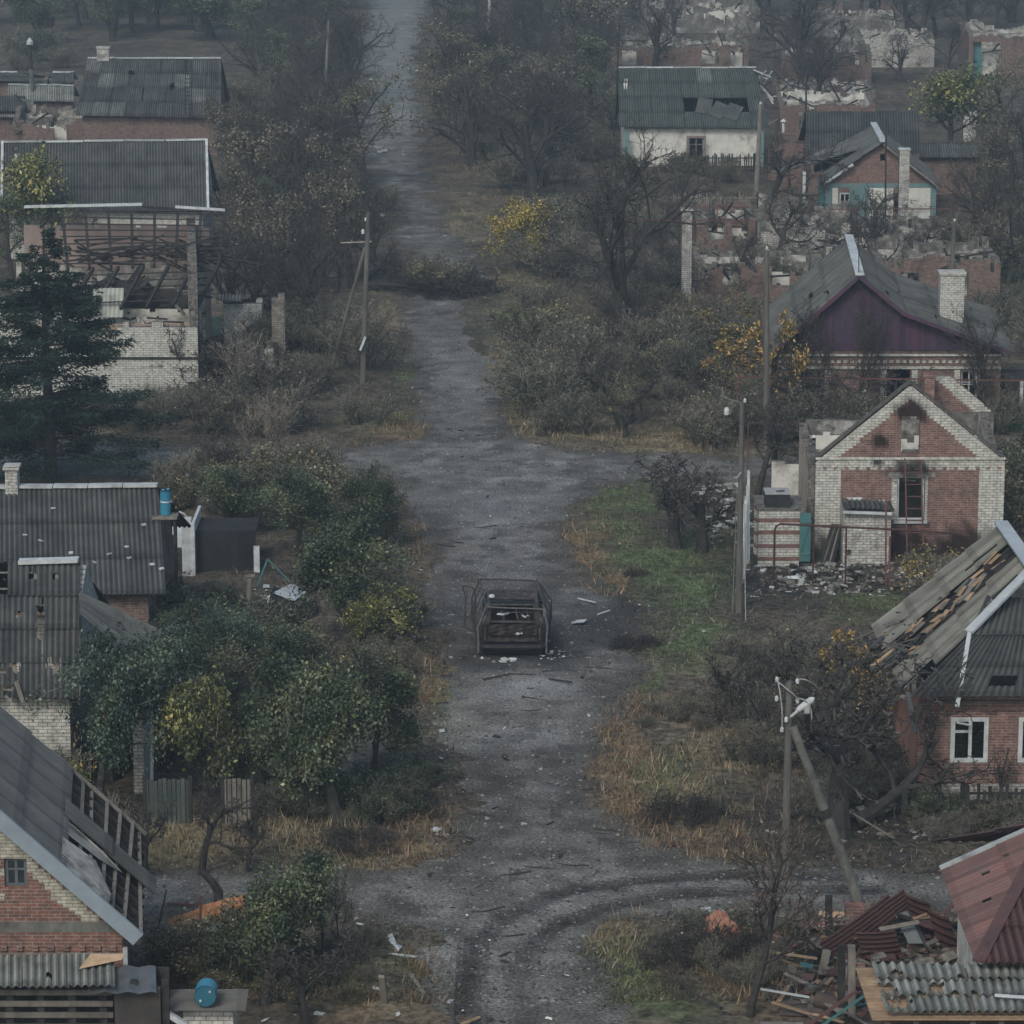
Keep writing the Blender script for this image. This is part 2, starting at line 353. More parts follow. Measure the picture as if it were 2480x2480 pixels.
# ------------------------------------------------------------------ land, road, grass
K = 2480 / 1932.0
ROAD = [(830,-60),(800,60),(775,100),(775,160),(795,210),(800,300),(815,370),(835,400),(850,440),(905,500),(915,520),(900,560),(880,600),(905,640),(930,680),(960,730),(950,770),(960,810),(990,835),(1080,850),(1350,858),(1550,862),(2100,870),(2100,925),(1550,915),(1350,905),(1190,905),(1120,925),(1085,960),(1060,1010),(1060,1060),(1100,1100),(1160,1130),(1175,1170),(1210,1210),(1215,1245),(1190,1300),(1160,1340),(1125,1390),(1115,1440),(1125,1490),(1150,1550),(1190,1590),(1290,1620),(1500,1632),(1760,1640),(2100,1650),(2100,1730),(1600,1712),(1400,1722),(1250,1728),(1150,1745),(1120,1790),(1140,1850),(1160,1940),(1170,2060),
 (860,2060),(850,1900),(845,1840),(830,1800),(780,1760),(700,1735),(600,1722),(400,1730),(0,1740),(-160,1745),(-160,1650),(270,1648),(450,1643),(700,1640),(850,1615),(885,1570),(880,1500),(860,1450),(835,1400),(830,1330),(835,1260),(825,1180),(805,1110),(800,1050),(785,990),(750,940),(690,905),(620,892),(400,895),(0,900),(-160,905),(-160,850),(300,838),(600,848),(740,840),(800,825),(790,770),(765,740),(770,690),(760,640),(755,590),(760,560),(800,520),(780,480),(740,450),(770,410),(755,370),(690,320),(672,280),(660,215),(700,180),(690,140),(670,100),(700,60),(690,-60)]
ROADW = np.array([tuple(G(x * K, y * K))[:2] for x, y in ROAD])
def seg_dist(X, Y, A, B):
    dx, dy = B[0] - A[0], B[1] - A[1]; L = dx * dx + dy * dy + 1e-9
    t = np.clip(((X - A[0]) * dx + (Y - A[1]) * dy) / L, 0, 1)
    return np.hypot(X - A[0] - t * dx, Y - A[1] - t * dy)
def road_sd(X, Y):
    d = np.full(X.shape, 1e9); ins = np.zeros(X.shape, bool); n = len(ROADW)
    for i in range(n):
        a, b = ROADW[i], ROADW[(i + 1) % n]; d = np.minimum(d, seg_dist(X, Y, a, b))
        c = (a[1] > Y) != (b[1] > Y)
        with np.errstate(divide='ignore', invalid='ignore'):
            xi = a[0] + (Y - a[1]) * (b[0] - a[0]) / (b[1] - a[1] + 1e-12)
        ins ^= c & (X < xi)
    return np.where(ins, -d, d)
_lat = np.random.RandomState(5).rand(256, 256)
def vnoise(X, Y, s, seed=0):
    x = X / s + 37.1 * seed + 1000; y = Y / s + 17.7 * seed + 1000; i = np.floor(x).astype(int); j = np.floor(y).astype(int); fx = x - i; fy = y - j
    fx = fx * fx * (3 - 2 * fx); fy = fy * fy * (3 - 2 * fy); g = lambda a, b: _lat[a % 256, b % 256]
    return (g(i, j) * (1 - fx) + g(i + 1, j) * fx) * (1 - fy) + (g(i, j + 1) * (1 - fx) + g(i + 1, j + 1) * fx) * fy
def fbm(X, Y, s, seed=0, o=4):
    r = 0; a = 0.5; t = 0
    for k in range(o): r = r + a * vnoise(X, Y, s / 2 ** k, seed + k); t += a; a *= 0.55
    return r / t
def pix(X, Y):
    zc = Y * CP + H * SP; return 1240 + F * X / zc, 1240 + F * (H * CP - Y * SP) / zc
# patches of ground cover, in photograph coordinates (1932 scale): cx, cy, rx, ry, kind, strength
PATCH = [(1180,950,90,40,'g',1),(1230,1060,140,60,'g',1),(1290,1110,110,45,'g',1.0),(1180,1000,60,70,'g',.8),(1290,1215,90,60,'g',1.0),(1230,1290,50,40,'g',.7),(1350,1060,60,60,'g',.4),
 (1640,1150,90,30,'g',.8),(1190,1850,70,90,'g',1),(1170,1780,60,60,'s',.8),(1260,1900,110,70,'g',.6),(1240,1470,90,50,'g',.8),(1330,1440,140,60,'s',.9),(1200,1560,90,50,'o',.8),
 (1110,1060,50,60,'o',1.6),(1150,1100,30,30,'o',1.6),(1085,1040,30,40,'o',1),(1170,1400,60,90,'o',1.5),(1200,1350,80,60,'o',1),(1150,1440,40,50,'o',1.5),(1370,1400,60,40,'s',1.2),(1270,1500,120,50,'s',1.1),(1180,1520,60,60,'o',1),
 (1250,1590,140,30,'o',1),(1400,1620,120,16,'s',.5),(1230,835,200,22,'s',1.1),(1000,800,70,30,'s',.9),(1300,845,150,16,'s',1),(975,545,60,35,'s',.9),(990,580,60,60,'g',.8),(940,700,30,50,'s',1),(980,720,60,60,'g',.7),
 (960,620,60,40,'g',.5),(770,710,25,25,'g',1),(700,790,90,30,'g',.7),(760,810,60,25,'o',.9),(735,590,20,40,'s',.8),(690,860,70,40,'o',.5),(740,950,60,60,'o',.7),(790,1030,30,70,'o',.9),(790,1240,60,60,'o',.8),
 (835,1330,26,50,'g',1.2),(775,1215,50,25,'g',.8),(800,1290,40,60,'o',.9),(330,1590,110,50,'s',1.2),(560,1580,160,50,'s',1),(730,1610,150,40,'o',1.1),(800,1560,80,60,'o',.8),(600,1630,220,20,'g',.6),(420,1600,110,40,'s',.8),
 (760,1840,90,60,'g',.7),(800,1820,50,30,'o',1.1),(700,1900,130,60,'o',.6),(700,1850,110,60,'g',.5),(420,1720,90,16,'g',.4),(350,1740,80,20,'s',.5),(300,860,60,25,'s',.5),(200,870,80,25,'s',.6),
 (1400,440,60,26,'s',.8),(1150,180,60,40,'s',.6),(870,190,60,50,'s',.6),(700,260,30,20,'s',.9),(900,300,70,60,'o',.5),(880,420,90,40,'s',.6),(990,660,50,30,'g',.6),(1120,600,80,60,'o',.4),
 (1500,1560,160,80,'k',1),(1650,1620,220,60,'k',.9),(1450,1100,220,70,'k',1),(1200,1180,90,50,'k',1),(1700,1530,200,60,'k',1),(1500,1350,150,80,'k',.8),(1500,1840,220,80,'o',.6),(1500,1200,200,50,'k',.6),(1200,1720,150,18,'o',.5),
 (1900,300,400,400,'k',.2),(620,1450,100,60,'r',.8),(1250,1340,80,40,'o',.6),(1560,1900,120,60,'k',.5),(1250,1640,60,14,'k',.3),(700,1520,160,40,'k',.6),(300,1250,260,120,'k',.4)]
KC = {'g': (0.085, 0.112, 0.050), 's': (0.195, 0.162, 0.098), 'o': (0.165, 0.118, 0.072), 'k': (0.030, 0.028, 0.027), 'r': (0.13, 0.13, 0.13)}
def cover(X, Y):
    px, py = pix(X, Y); px = px / K; py = py / K; D = {k: np.zeros(X.shape) for k in KC}
    wob = (fbm(X, Y, 2.2, 3) - .5) * 1.5
    for cx, cy, rx, ry, k, st in PATCH:
        q = np.sqrt(((px - cx) / rx) ** 2 + ((py - cy) / ry) ** 2) + wob
        D[k] = np.maximum(D[k], st * np.clip(1.35 - q, 0, 1))
    return D
def gridmesh(xs, ys, zf, cf, keep=None):
    X, Y = np.meshgrid(xs, ys); Z = zf(X, Y); v = np.stack([X, Y, Z], -1).reshape(-1, 3); nx = len(xs); ny = len(ys)
    i, j = np.meshgrid(np.arange(nx - 1), np.arange(ny - 1)); a = (j * nx + i).ravel()
    f = np.stack([a, a + 1, a + nx + 1, a + nx], -1); xc = (X[:-1, :-1] + X[1:, 1:]) / 2; yc = (Y[:-1, :-1] + Y[1:, 1:]) / 2; c = cf(xc, yc).reshape(-1, 3)
    if keep is not None:
        k = keep(xc, yc).ravel(); f = f[k]; c = c[k]; u, inv = np.unique(f, return_inverse=True); v = v[u]; f = inv.reshape(f.shape)
    return v, f, c
def ground_z(X, Y):
    sd = road_sd(X, Y) + (fbm(X, Y, 2.2, 9) - 0.5) * 2.6 + (vnoise(X, Y, .35, 2) - .5) * .6
    up = np.clip(sd / 1.2, -1, 1)
    return np.where(up < 0, up * 0.10, up * 0.07 + (fbm(X, Y, 3.0, 1) - 0.4) * 0.16 * np.clip(sd / 2, 0, 1))
def ground_c(X, Y):
    n = fbm(X, Y, 1.3, 21)[..., None]; base = np.array((0.032, 0.029, 0.026)) * (1 - n) + np.array((0.120, 0.098, 0.070)) * n
    base = base * (0.5 + 1.0 * fbm(X, Y, 9.0, 31)[..., None]); D = cover(X, Y)
    for k in 'kgsor':
        w = np.clip(D[k], 0, 1)[..., None] * np.clip((fbm(X, Y, 1.1, 41 + ord(k), 5)[..., None] - .27) * 2.6, 0, 1)
        base = base * (1 - np.clip(w, 0, .92)) + np.array(KC[k]) * np.clip(w, 0, .92)
    return base
def gtile(name, s1, s2, bumpd):
    m, nt, bs = _nt(name); tc = nt.nodes.new('ShaderNodeTexCoord').outputs['Object']
    at = nt.nodes.new('ShaderNodeAttribute'); at.attribute_name = 'Col'
    f = _noise(nt, tc, s1, 5, .75); g = _noise(nt, tc, s2, 3, .6)
    c = _mix(nt, 1., at.outputs['Color'], _ramp(nt, f, .36, .64, (.34,) * 3, (1.68,) * 3), 'MULTIPLY')
    c = _mix(nt, 1., c, _ramp(nt, g, .3, .7, (.72,) * 3, (1.25,) * 3), 'MULTIPLY')
    v = nt.nodes.new('ShaderNodeTexVoronoi'); v.inputs['Scale'].default_value = 7.0; nt.links.new(tc, v.inputs['Vector'])
    c = _mix(nt, 1., c, _ramp(nt, v.outputs['Distance'], .05, .35, (1.35,) * 3, (1,) * 3), 'MULTIPLY')
    nt.links.new(c, bs.inputs['Base Color']); bs.inputs['Roughness'].default_value = .95; bs.inputs['Specular IOR Level'].default_value = .1
    _bump(nt, f, bs, .6, bumpd); return m
GM = gtile('soil', 4.0, 0.7, .06); RM = gtile('gravel_road_surface', 11.0, 0.9, .04)
def axis(*seg):
    o = []
    for a, b, st in seg: o += list(np.arange(a, b - 1e-6, st))
    return np.array(o + [seg[-1][1]])
xs = axis((-3000, -400, 650), (-400, -70, 66), (-70, -26, 1.1), (-26, 26, .3), (26, 70, 1.1), (70, 400, 66), (400, 3000, 650))
ys = axis((-300, 60, 60), (60, 76, 2), (76, 150, .26), (150, 230, .5), (230, 440, 1.2), (440, 700, 20), (700, 4000, 660))
v, f, c = gridmesh(xs, ys, ground_z, ground_c)
tag(np_mesh('ground', v, f, GM, c, smooth=True), kind='structure')
# --- the road sheet with its ruts
TR = [[(890,2020),(882,1900),(885,1830),(905,1775),(960,1725),(1060,1685),(1200,1662),(1380,1652),(1600,1655)], [(1010,2020),(995,1900),(982,1840),(1000,1790),(1050,1745),(1150,1712),(1270,1690),(1450,1680),(1650,1680)],
      [(960,1560),(940,1500),(935,1400)], [(1080,1560),(1060,1480),(1050,1400)]]
TRW = [[tuple(G(x * K, y * K))[:2] for x, y in t] for t in TR]
def track_d(X, Y, t):
    d = np.full(X.shape, 1e9)
    for a, b in zip(t[:-1], t[1:]): d = np.minimum(d, seg_dist(X, Y, a, b))
    return d
def road_z(X, Y):
    z = (fbm(X, Y, 2.5, 51) - .5) * .05
    for i, t in enumerate(TRW[:2]):
        d = track_d(X, Y, t); z = z - .05 * np.exp(-(d / .22) ** 2) + .025 * np.exp(-((d - .42) / .16) ** 2)
    return z
def road_c(X, Y):
    n = fbm(X, Y, 1.0, 61)[..., None]; b = np.array((.082, .078, .071)) * (1 - n) + np.array((.182, .175, .160)) * n
    b = b * (.75 + .5 * fbm(X, Y, 6, 71)[..., None]); q = np.clip((fbm(X, Y * .6, 1.9, 75, 5) - .58) * 7, 0, 1)[..., None]; b = b * (1 - q * .4) + np.array((.055, .051, .045)) * q * .4
    q = np.clip((fbm(X, Y * .8, 1.4, 175, 5) - .6) * 9, 0, 1)[..., None]; b = b * (1 - q * .5) + np.array((.24, .235, .22)) * q * .5
    q = np.clip((fbm(X, Y, .55, 78, 3) - .60) * 8, 0, 1)[..., None]; b = b * (1 - q * .5) + np.array((.04, .037, .034)) * q * .5; dirt = np.array((.062, .056, .048))
    sd = road_sd(X, Y); w = np.clip(1 + sd / 1.6 + (fbm(X, Y, 1.3, 81) - .5) * 3.0, 0, 1)[..., None]; b = b * (1 - w * .75) + dirt * w * .75
    for i, t in enumerate(TRW):
        w = (np.exp(-(track_d(X, Y, t) / (.36 if i < 2 else .5)) ** 4) * np.clip(.5 + .8 * fbm(X, Y, 1.6, 91), 0, 1) * (.85 if i < 2 else .3))[..., None]; b = b * (1 - w) + np.array((.030, .028, .026)) * w
        if i < 2: w = (np.exp(-((track_d(X, Y, t) - .62) / .16) ** 2) * .18)[..., None]; b = b * (1 - w) + np.array((.2, .195, .18)) * w
    px, py = pix(X, Y); px /= K; py /= K
    for cx, cy, rx, ry, col, st in ((968, 1226, 112, 40, (.022, .022, .022), 1.15), (990, 1298, 95, 22, (.23, .225, .21), .8), (860, 1380, 45, 60, (.2, .19, .16), .6), (1130, 1190, 70, 50, (.045, .043, .04), .8), (1190, 1150, 60, 60, (.04, .038, .036), .9),  # first entry: scorched road under the car with its shadow painted in
                                   (740, 120, 60, 140, (.2, .21, .2), .7), (745, 225, 50, 20, (.26, .26, .25), .6), (820, 1810, 40, 50, (.24, .24, .23), .6), (930, 950, 120, 30, (.15, .15, .15), .6), (900, 690, 60, 100, (.16, .16, .155), .5), (1030, 1110, 30, 60, (.06, .055, .05), .6), (1010, 1880, 90, 60, (.16, .155, .14), .5)):
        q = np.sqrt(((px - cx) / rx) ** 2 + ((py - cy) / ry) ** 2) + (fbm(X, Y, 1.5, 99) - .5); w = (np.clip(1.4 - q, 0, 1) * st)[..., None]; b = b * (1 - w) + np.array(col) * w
    return b
xs = axis((-40, -14, .5), (-14, 20, .16), (20, 50, .5)); ys = axis((76, 150, .16), (150, 230, .4), (230, 460, 1.0))
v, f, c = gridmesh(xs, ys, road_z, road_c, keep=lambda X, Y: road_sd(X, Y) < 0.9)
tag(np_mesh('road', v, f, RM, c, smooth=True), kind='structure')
# --- grass: blades in tufts over the verges
rs = np.random.RandomState(11)
def blades(name, n, kinds, hrange, wid, ymax, label_kind='stuff', spread=.12, per=4, thr=.25, minsd=-.15):
    Yv = 78 + (ymax - 78) * rs.rand(n) ** 1.3; hw = (Yv * CP + H * SP) * 1300 / F; X = (rs.rand(n) * 2 - 1) * hw
    sd = road_sd(X, Yv) + (vnoise(X, Yv, .5, 4) - .5) * .8; D = cover(X, Yv); dens = sum(D[k] for k in kinds)
    if 'bg' in kinds or 'b' in name: pass
    keep = (sd > minsd) & (rs.rand(n) < np.clip((dens - thr) * 1.6, 0, 1)); X = X[keep]; Yv = Yv[keep]
    kk = np.array([[D[k][keep][i] for k in kinds] for i in range(len(X))]).argmax(1)
    z = ground_z(X, Yv); m = len(X); X = np.repeat(X, per); Yv = np.repeat(Yv, per); z = np.repeat(z, per); kk = np.repeat(kk, per); m = len(X)
    bx = X + rs.normal(0, spread, m); by = Yv + rs.normal(0, spread, m); h = rs.uniform(hrange[0], hrange[1], m); a = rs.rand(m) * 6.283; w = wid * rs.uniform(.6, 1.4, m) * (1 + Yv / 200)
    ln = h * rs.uniform(.2, 1.0, m); b2 = rs.rand(m) * 6.283
    v = np.empty((m, 3, 3)); v[:, 0] = np.stack([bx - np.cos(a) * w, by - np.sin(a) * w, z - .03], -1); v[:, 1] = np.stack([bx + np.cos(a) * w, by + np.sin(a) * w, z - .03], -1)
    v[:, 2] = np.stack([bx + np.cos(b2) * ln, by + np.sin(b2) * ln, z + h], -1)
    pal = np.array([KC[k] for k in kinds]) * 1.25; c = pal[kk] * rs.uniform(.4, 1.5, (m, 1)) * rs.uniform(.9, 1.1, (m, 3))
    o = np_mesh(name, v.reshape(-1, 3), np.arange(m * 3).reshape(-1, 3), GRASSM(), c); return tag(o, kind='stuff')
tag(blades('dry_grass', 60000, 'os', (.10, .38), .011, 260), 'dry straw and rust coloured grass tufts along the road verges', 'grass')
tag(blades('green_grass', 55000, 'g', (.05, .17), .016, 230, per=4), 'short green grass growing over the open verges', 'grass')
def litter(n, name, label):
    Yv = 78 + 200 * rs.rand(n) ** 1.5; hw = (Yv * CP + H * SP) * 1300 / F; X = (rs.rand(n) * 2 - 1) * hw; sd = road_sd(X, Yv); k = (sd > -.3) | (rs.rand(n) < .05); X = X[k]; Yv = Yv[k]; m = len(X)
    z = ground_z(X, Yv) + .01; h = rs.uniform(.04, .3, m) * (rs.rand(m) ** 1.5 + .2); a = rs.rand(m) * 6.283; w = rs.uniform(.008, .03, m); b2 = rs.rand(m) * 6.283; ln = rs.uniform(.05, .3, m)
    v = np.empty((m, 3, 3)); v[:, 0] = np.stack([X - np.cos(a) * w, Yv - np.sin(a) * w, z], -1); v[:, 1] = np.stack([X + np.cos(a) * w, Yv + np.sin(a) * w, z], -1); v[:, 2] = np.stack([X + np.cos(b2) * ln, Yv + np.sin(b2) * ln, z + h], -1)
    pal = np.array([(.05, .045, .04), (.11, .085, .055), (.15, .12, .08), (.07, .06, .05), (.06, .07, .035)]); c = pal[rs.randint(0, 5, m)] * rs.uniform(.6, 1.4, (m, 1))
    return tag(np_mesh(name, v.reshape(-1, 3), np.arange(m * 3).reshape(-1, 3), GRASSM(), c), label, 'undergrowth', kind='stuff')
litter(130000, 'undergrowth', 'brown weeds, stalks and leaf litter covering the ground off the road')
def stones(n):
    Yv = 78 + 130 * rs.rand(n) ** 1.4; hw = (Yv * CP + H * SP) * 1300 / F; X = (rs.rand(n) * 2 - 1) * hw; k = (road_sd(X, Yv) < .8); X = X[k]; Yv = Yv[k]; m = len(X); r = .02 + .05 * rs.rand(m) ** 3
    z = np.where(road_sd(X, Yv) < 0, road_z(X, Yv), ground_z(X, Yv)); v = np.empty((m, 4, 3)); a0 = rs.rand(m) * 6.28
    for i in range(3): v[:, i] = np.stack([X + np.cos(a0 + i * 2.1) * r * 1.5, Yv + np.sin(a0 + i * 2.1) * r * 1.5, z - .01], -1)
    v[:, 3] = np.stack([X, Yv, z + r * rs.uniform(.5, 1, m)], -1); b = np.arange(m)[:, None] * 4
    f = np.concatenate([b + np.array([[0, 1, 3]]), b + np.array([[1, 2, 3]]), b + np.array([[2, 0, 3]])]); c = np.tile(rs.choice([.045, .06, .15, .2, .28], m)[:, None] * np.array([[1, .99, .95]]), (3, 1))
    return tag(np_mesh('gravel', v.reshape(-1, 3), f, GRASSM(), c), 'loose gravel and small stones strewn over the road', 'gravel', kind='stuff')
stones(42000)
# --- haze
hz = MB(); hz.box(-1400, 1400, -60, 1300, -3.0, 42.0, mat('haze_tmp', (1, 1, 1), (1, 1, 1)))
ho = hz.build('haze'); hm = bpy.data.materials.new('haze_air'); hm.use_nodes = True; hn = hm.node_tree; hn.nodes.clear()
ou = hn.nodes.new('ShaderNodeOutputMaterial'); pv = hn.nodes.new('ShaderNodeVolumePrincipled')
pv.inputs['Color'].default_value = (0.66, 0.79, 0.86, 1); pv.inputs['Density'].default_value = 0.00065; pv.inputs['Anisotropy'].default_value = 0.2
hn.links.new(pv.outputs[0], ou.inputs['Volume']); ho.data.materials.clear(); ho.data.materials.append(hm); tag(ho, kind='stuff')
ho['label'] = 'pale mist hanging over the whole village'; ho['category'] = 'haze'
# ------------------------------------------------------------------ vegetation: shared meshes, one thing per plant
def grow(rng, p, d, length, rad, lev, P_, out, tips):
    nseg = (6, 5, 4, 3, 3)[min(lev, 4)]; pts = [p.copy()]; q = p.copy(); dd = d.copy(); w = P_['wander'][min(lev, len(P_['wander']) - 1)]
    for i in range(nseg):
        dd = (dd + Vector((rng.gauss(0, w), rng.gauss(0, w), rng.gauss(0, w) + P_['up'][min(lev, len(P_['up']) - 1)]))).normalized()
        q = q + dd * (length / nseg)
        if q.z < 0.05: q.z = 0.05
        pts.append(q.copy())
    e = 0.35 if lev < P_['max'] else 0.3
    rr = [max(rad * (1 - (1 - e) * i / nseg), 0.009) for i in range(nseg + 1)]; out.append((pts, rr, lev))
    if lev >= P_['max']: tips.extend([pts[-1], pts[len(pts) // 2]]); return
    n = P_['n'][lev]; t0 = P_['t0'][min(lev, len(P_['t0']) - 1)]; ph = rng.uniform(0, 6.28)
    for k in range(n):
        t = t0 + (1 - t0) * (k + rng.uniform(.2, .9)) / n; x = t * nseg; i = min(nseg - 1, int(x)); b = pts[i].lerp(pts[i + 1], x - i); dl = (pts[i + 1] - pts[i]).normalized()
        u = dl.orthogonal().normalized(); v = dl.cross(u); ph += 2.4 + rng.uniform(-.5, .5); side = u * math.cos(ph) + v * math.sin(ph)
        an = R(rng.uniform(*P_['ang'][min(lev, len(P_['ang']) - 1)])); nd = (dl * math.cos(an) + side * math.sin(an)).normalized()
        ln = length * P_['ratio'][min(lev, len(P_['ratio']) - 1)] * (1.15 - .55 * t) * rng.uniform(.5, 1.4)
        grow(rng, b, nd, ln, max(.009, rr[i] * P_['rr'] * rng.uniform(.7, 1)), lev + 1, P_, out, tips)
def leaves(rng, tips, n, sig, size, pal, wts, flat=1.0, clump=None):
    r = np.random.RandomState(rng.randint(0, 99999)); T = np.array([tuple(t) for t in tips]); kp = vnoise(T[:, 0] + T[:, 2] * .8, T[:, 1] + T[:, 2] * .6, .7, 3) > (.45 if n > 3000 else .15); T = T[kp] if kp.sum() > 20 else T; c = T[r.randint(0, len(T), n)] + r.normal(0, 1, (n, 3)) * np.array([sig, sig, sig * flat])
    c[:, 2] = np.maximum(c[:, 2], .05); a = r.normal(0, 1, (n, 3)); a /= np.linalg.norm(a, axis=1)[:, None]; b = np.cross(a, r.normal(0, 1, (n, 3))); b /= np.linalg.norm(b, axis=1)[:, None]
    s = size * (.35 + 1.3 * r.rand(n, 1) ** 1.5); L = a * s; W = b * s * .6; v = np.stack([c - L, c + W - L * .1, c + L, c - W - L * .1], 1); f = np.arange(n * 4).reshape(-1, 4)
    pal = np.array(pal); w = np.array(wts, float); nz = vnoise(c[:, 0] * 1.0 + c[:, 2], c[:, 1] + c[:, 2] * .7, 0.8, 6); k = (np.cumsum(w / w.sum())[None] < np.clip(nz * .75 + r.rand(n) * .45 - .1, 0, .999)[:, None]).sum(1)
    return v.reshape(-1, 3), f, pal[np.clip(k, 0, len(pal) - 1)] * (.33 + 1.4 * r.rand(n, 1) ** 1.6) * (0.7 + .6 * nz[:, None])
PROTO = {}
def proto(kind, name, cat, seed, par, base_n=1, stem=(1.6, .12), split=2, bark=None, twig=None, lf=None, spread0=0.0, tilt0=0.0):
    rng = random.Random(seed); out = []; tips = []
    for i in range(base_n):
        a = rng.uniform(0, 6.28); r = spread0 * math.sqrt(rng.random()); t = tilt0 * rng.uniform(.3, 1)
        grow(rng, Vector((math.cos(a) * r, math.sin(a) * r, -.08)), Vector((math.cos(a) * math.sin(t), math.sin(a) * math.sin(t), math.cos(t))), stem[0] * rng.uniform(.75, 1.15), stem[1] * rng.uniform(.7, 1.1), 0, par, out, tips)
    tr = MB(); tw = MB(); bark = bark or BARK(); twig = twig or TWIG()
    for pts, rr, lev in out:
        if lev <= split: tr.tube(pts, rr, bark, (8, 6, 5, 4)[min(lev, 3)], cap=False)
        else: tw.tube(pts, rr, twig, 3, (rng.uniform(.25, 2.0),) * 3, cap=False)
    ps = []
    o = tr.build('trunk' if cat == 'tree' else 'stems'); ps.append((o.name.split('.')[0], o.data)); bpy.data.objects.remove(o)
    if tw.f:
        o = tw.build('twigs'); ps.append(('twigs', o.data)); bpy.data.objects.remove(o)
    if lf:
        v, f, c = leaves(rng, tips, *lf); o = np_mesh('crown', v, f, LEAF(), c); ps.append(('crown', o.data)); bpy.data.objects.remove(o)
    zs = max(t.z for t in tips) if kind != 'brush' else 1.0; PROTO[kind] = (name, cat, ps, zs)
def plant(kind, px, py, h, label, group=None, rot=None, wide=1.0, world=None):
    """h = height in metres; px,py = foot in the photograph (2480)"""
    name, cat, ps, z = PROTO[kind]; p = world or G(px, py); s = h / z
    e = thing(name, label, cat, p, group); e.scale = (s * wide, s * wide, s); e.rotation_euler = (0, 0, rot if rot is not None else (px * 7.13 + py * 3.7) % 6.28)
    for n, me in ps:
        o = bpy.data.objects.new(n, me); COL.objects.link(o); o.parent = e
    return e
TREE = dict(max=4, n=(7, 6, 5, 4), wander=(.08, .16, .2, .25), up=(.02, .05, .04, .02), t0=(.3, .25, .2, .15), ang=((30, 60), (30, 60), (30, 65)), ratio=(.62, .55, .5, .5), rr=.6)
def T_(**k): d = dict(TREE); d.update(k); return d
for i, sd in enumerate((3, 8, 15)):
    DT = mat('dark_twig', (.032, .029, .027), (.06, .054, .048), 2.0)
    proto('bare%d' % i, 'bare_tree', 'tree', sd, T_(n=(8, 7, 6, 5), t0=(.2, .25, .2, .15), ang=((18, 48), (25, 55), (30, 60), (30, 65)), ratio=(.95, .6, .5, .5), up=(.03, .05, .04, .02)), stem=(3.9, .27), twig=DT)
ORCH = T_(n=(6, 6, 6, 4), t0=(.35, .2, .2, .1), ang=((35, 75), (30, 65), (30, 70)), ratio=(.85, .6, .5, .45), up=(.0, .04, .05, .03), wander=(.12, .22, .28, .3))
for i, sd in enumerate((21, 22, 23)): proto('orch%d' % i, 'bare_fruit_tree', 'tree', sd, ORCH, stem=(1.9, .16), twig=DT)
GRN = [(.028, .042, .025), (.052, .074, .042), (.095, .115, .064), (.15, .155, .08), (.14, .08, .035)]
GRNB = [(.026, .047, .035), (.048, .078, .06), (.085, .12, .088), (.09, .11, .05), (.2, .16, .04)]
OLV = [(.085, .092, .055), (.125, .12, .07), (.165, .15, .09), (.115, .09, .065), (.19, .13, .06)]
BRN = [(.10, .090, .066), (.145, .13, .093), (.19, .175, .125), (.085, .078, .06), (.115, .125, .07)]
YEL = [(.10, .12, .035), (.19, .18, .04), (.27, .20, .06), (.33, .23, .08), (.15, .14, .055)]
for i, sd in enumerate((31, 32, 33)):
    proto('green%d' % i, 'leafy_tree', 'tree', sd, T_(max=3, n=(8, 7, 6), t0=(.34, .2, .1), ang=((20, 60), (30, 65), (30, 70)), ratio=(.82, .6, .55), up=(.02, .06, .03)), stem=(2.5, .17), split=2,
          lf=(28000, .16, .038, GRN if i != 1 else GRNB, (4, 4, 3, 1, .4)))
for i, sd in enumerate((41, 42, 43)):
    proto('semi%d' % i, 'sparse_leaved_tree', 'tree', sd, T_(n=(7, 6, 5, 3)), stem=(3.8, .17), lf=(4200, .16, .045, (OLV, BRN, GRN)[i], (3, 3, 2, 1, .5)))
for i, sd in enumerate((51, 52)):
    YEL0 = [(.12, .13, .04), (.28, .25, .06), (.45, .36, .08), (.5, .36, .09), (.2, .2, .07)]; YEL2 = [(.07, .09, .04), (.13, .15, .055), (.22, .22, .08), (.34, .29, .09), (.13, .13, .06)]
    proto('yellow%d' % i, 'yellow_leaved_tree', 'tree', sd, T_(max=3, n=(8, 7, 6), t0=(.3, .2, .1), ratio=(.75, .6, .5)), stem=(2.3, .1), lf=(9000 if i == 0 else 7500, .13, .05, YEL0 if i == 0 else YEL2, (1.5, 2, 3, 2, 1) if i == 0 else (3, 3, 2, .6, 1)))
SCR = T_(max=3, n=(7, 6, 4), t0=(.2, .15, .1), ang=((12, 35), (18, 45), (25, 55)), ratio=(.62, .55, .5), wander=(.09, .14, .2), up=(.06, .07, .05))
for i, sd in enumerate((61, 62, 63, 64)):
    proto('scrub%d' % i, 'bare_shrub', 'shrub', sd, SCR, base_n=11, stem=(1.7, .034), split=0, spread0=.6, tilt0=.6, lf=(2000, .15, .034, (BRN, OLV, GRN, OLV)[i], (3, 3, 2, 2, .7)), bark=BARK())
for i, sd in enumerate((71, 72)):
    proto('bush%d' % i, 'leafy_shrub', 'shrub', sd, SCR, base_n=11, stem=(1.5, .026), split=0, spread0=.6, tilt0=.8, lf=(9500, .16, .046, (GRN, OLV)[i], (3, 3, 2, 1, .4)))
proto('ybush', 'yellow_shrub', 'shrub', 75, SCR, base_n=8, stem=(1.5, .022), split=0, spread0=.5, tilt0=.7, lf=(3200, .12, .036, YEL, (1, 2, 3, 2, 1)))
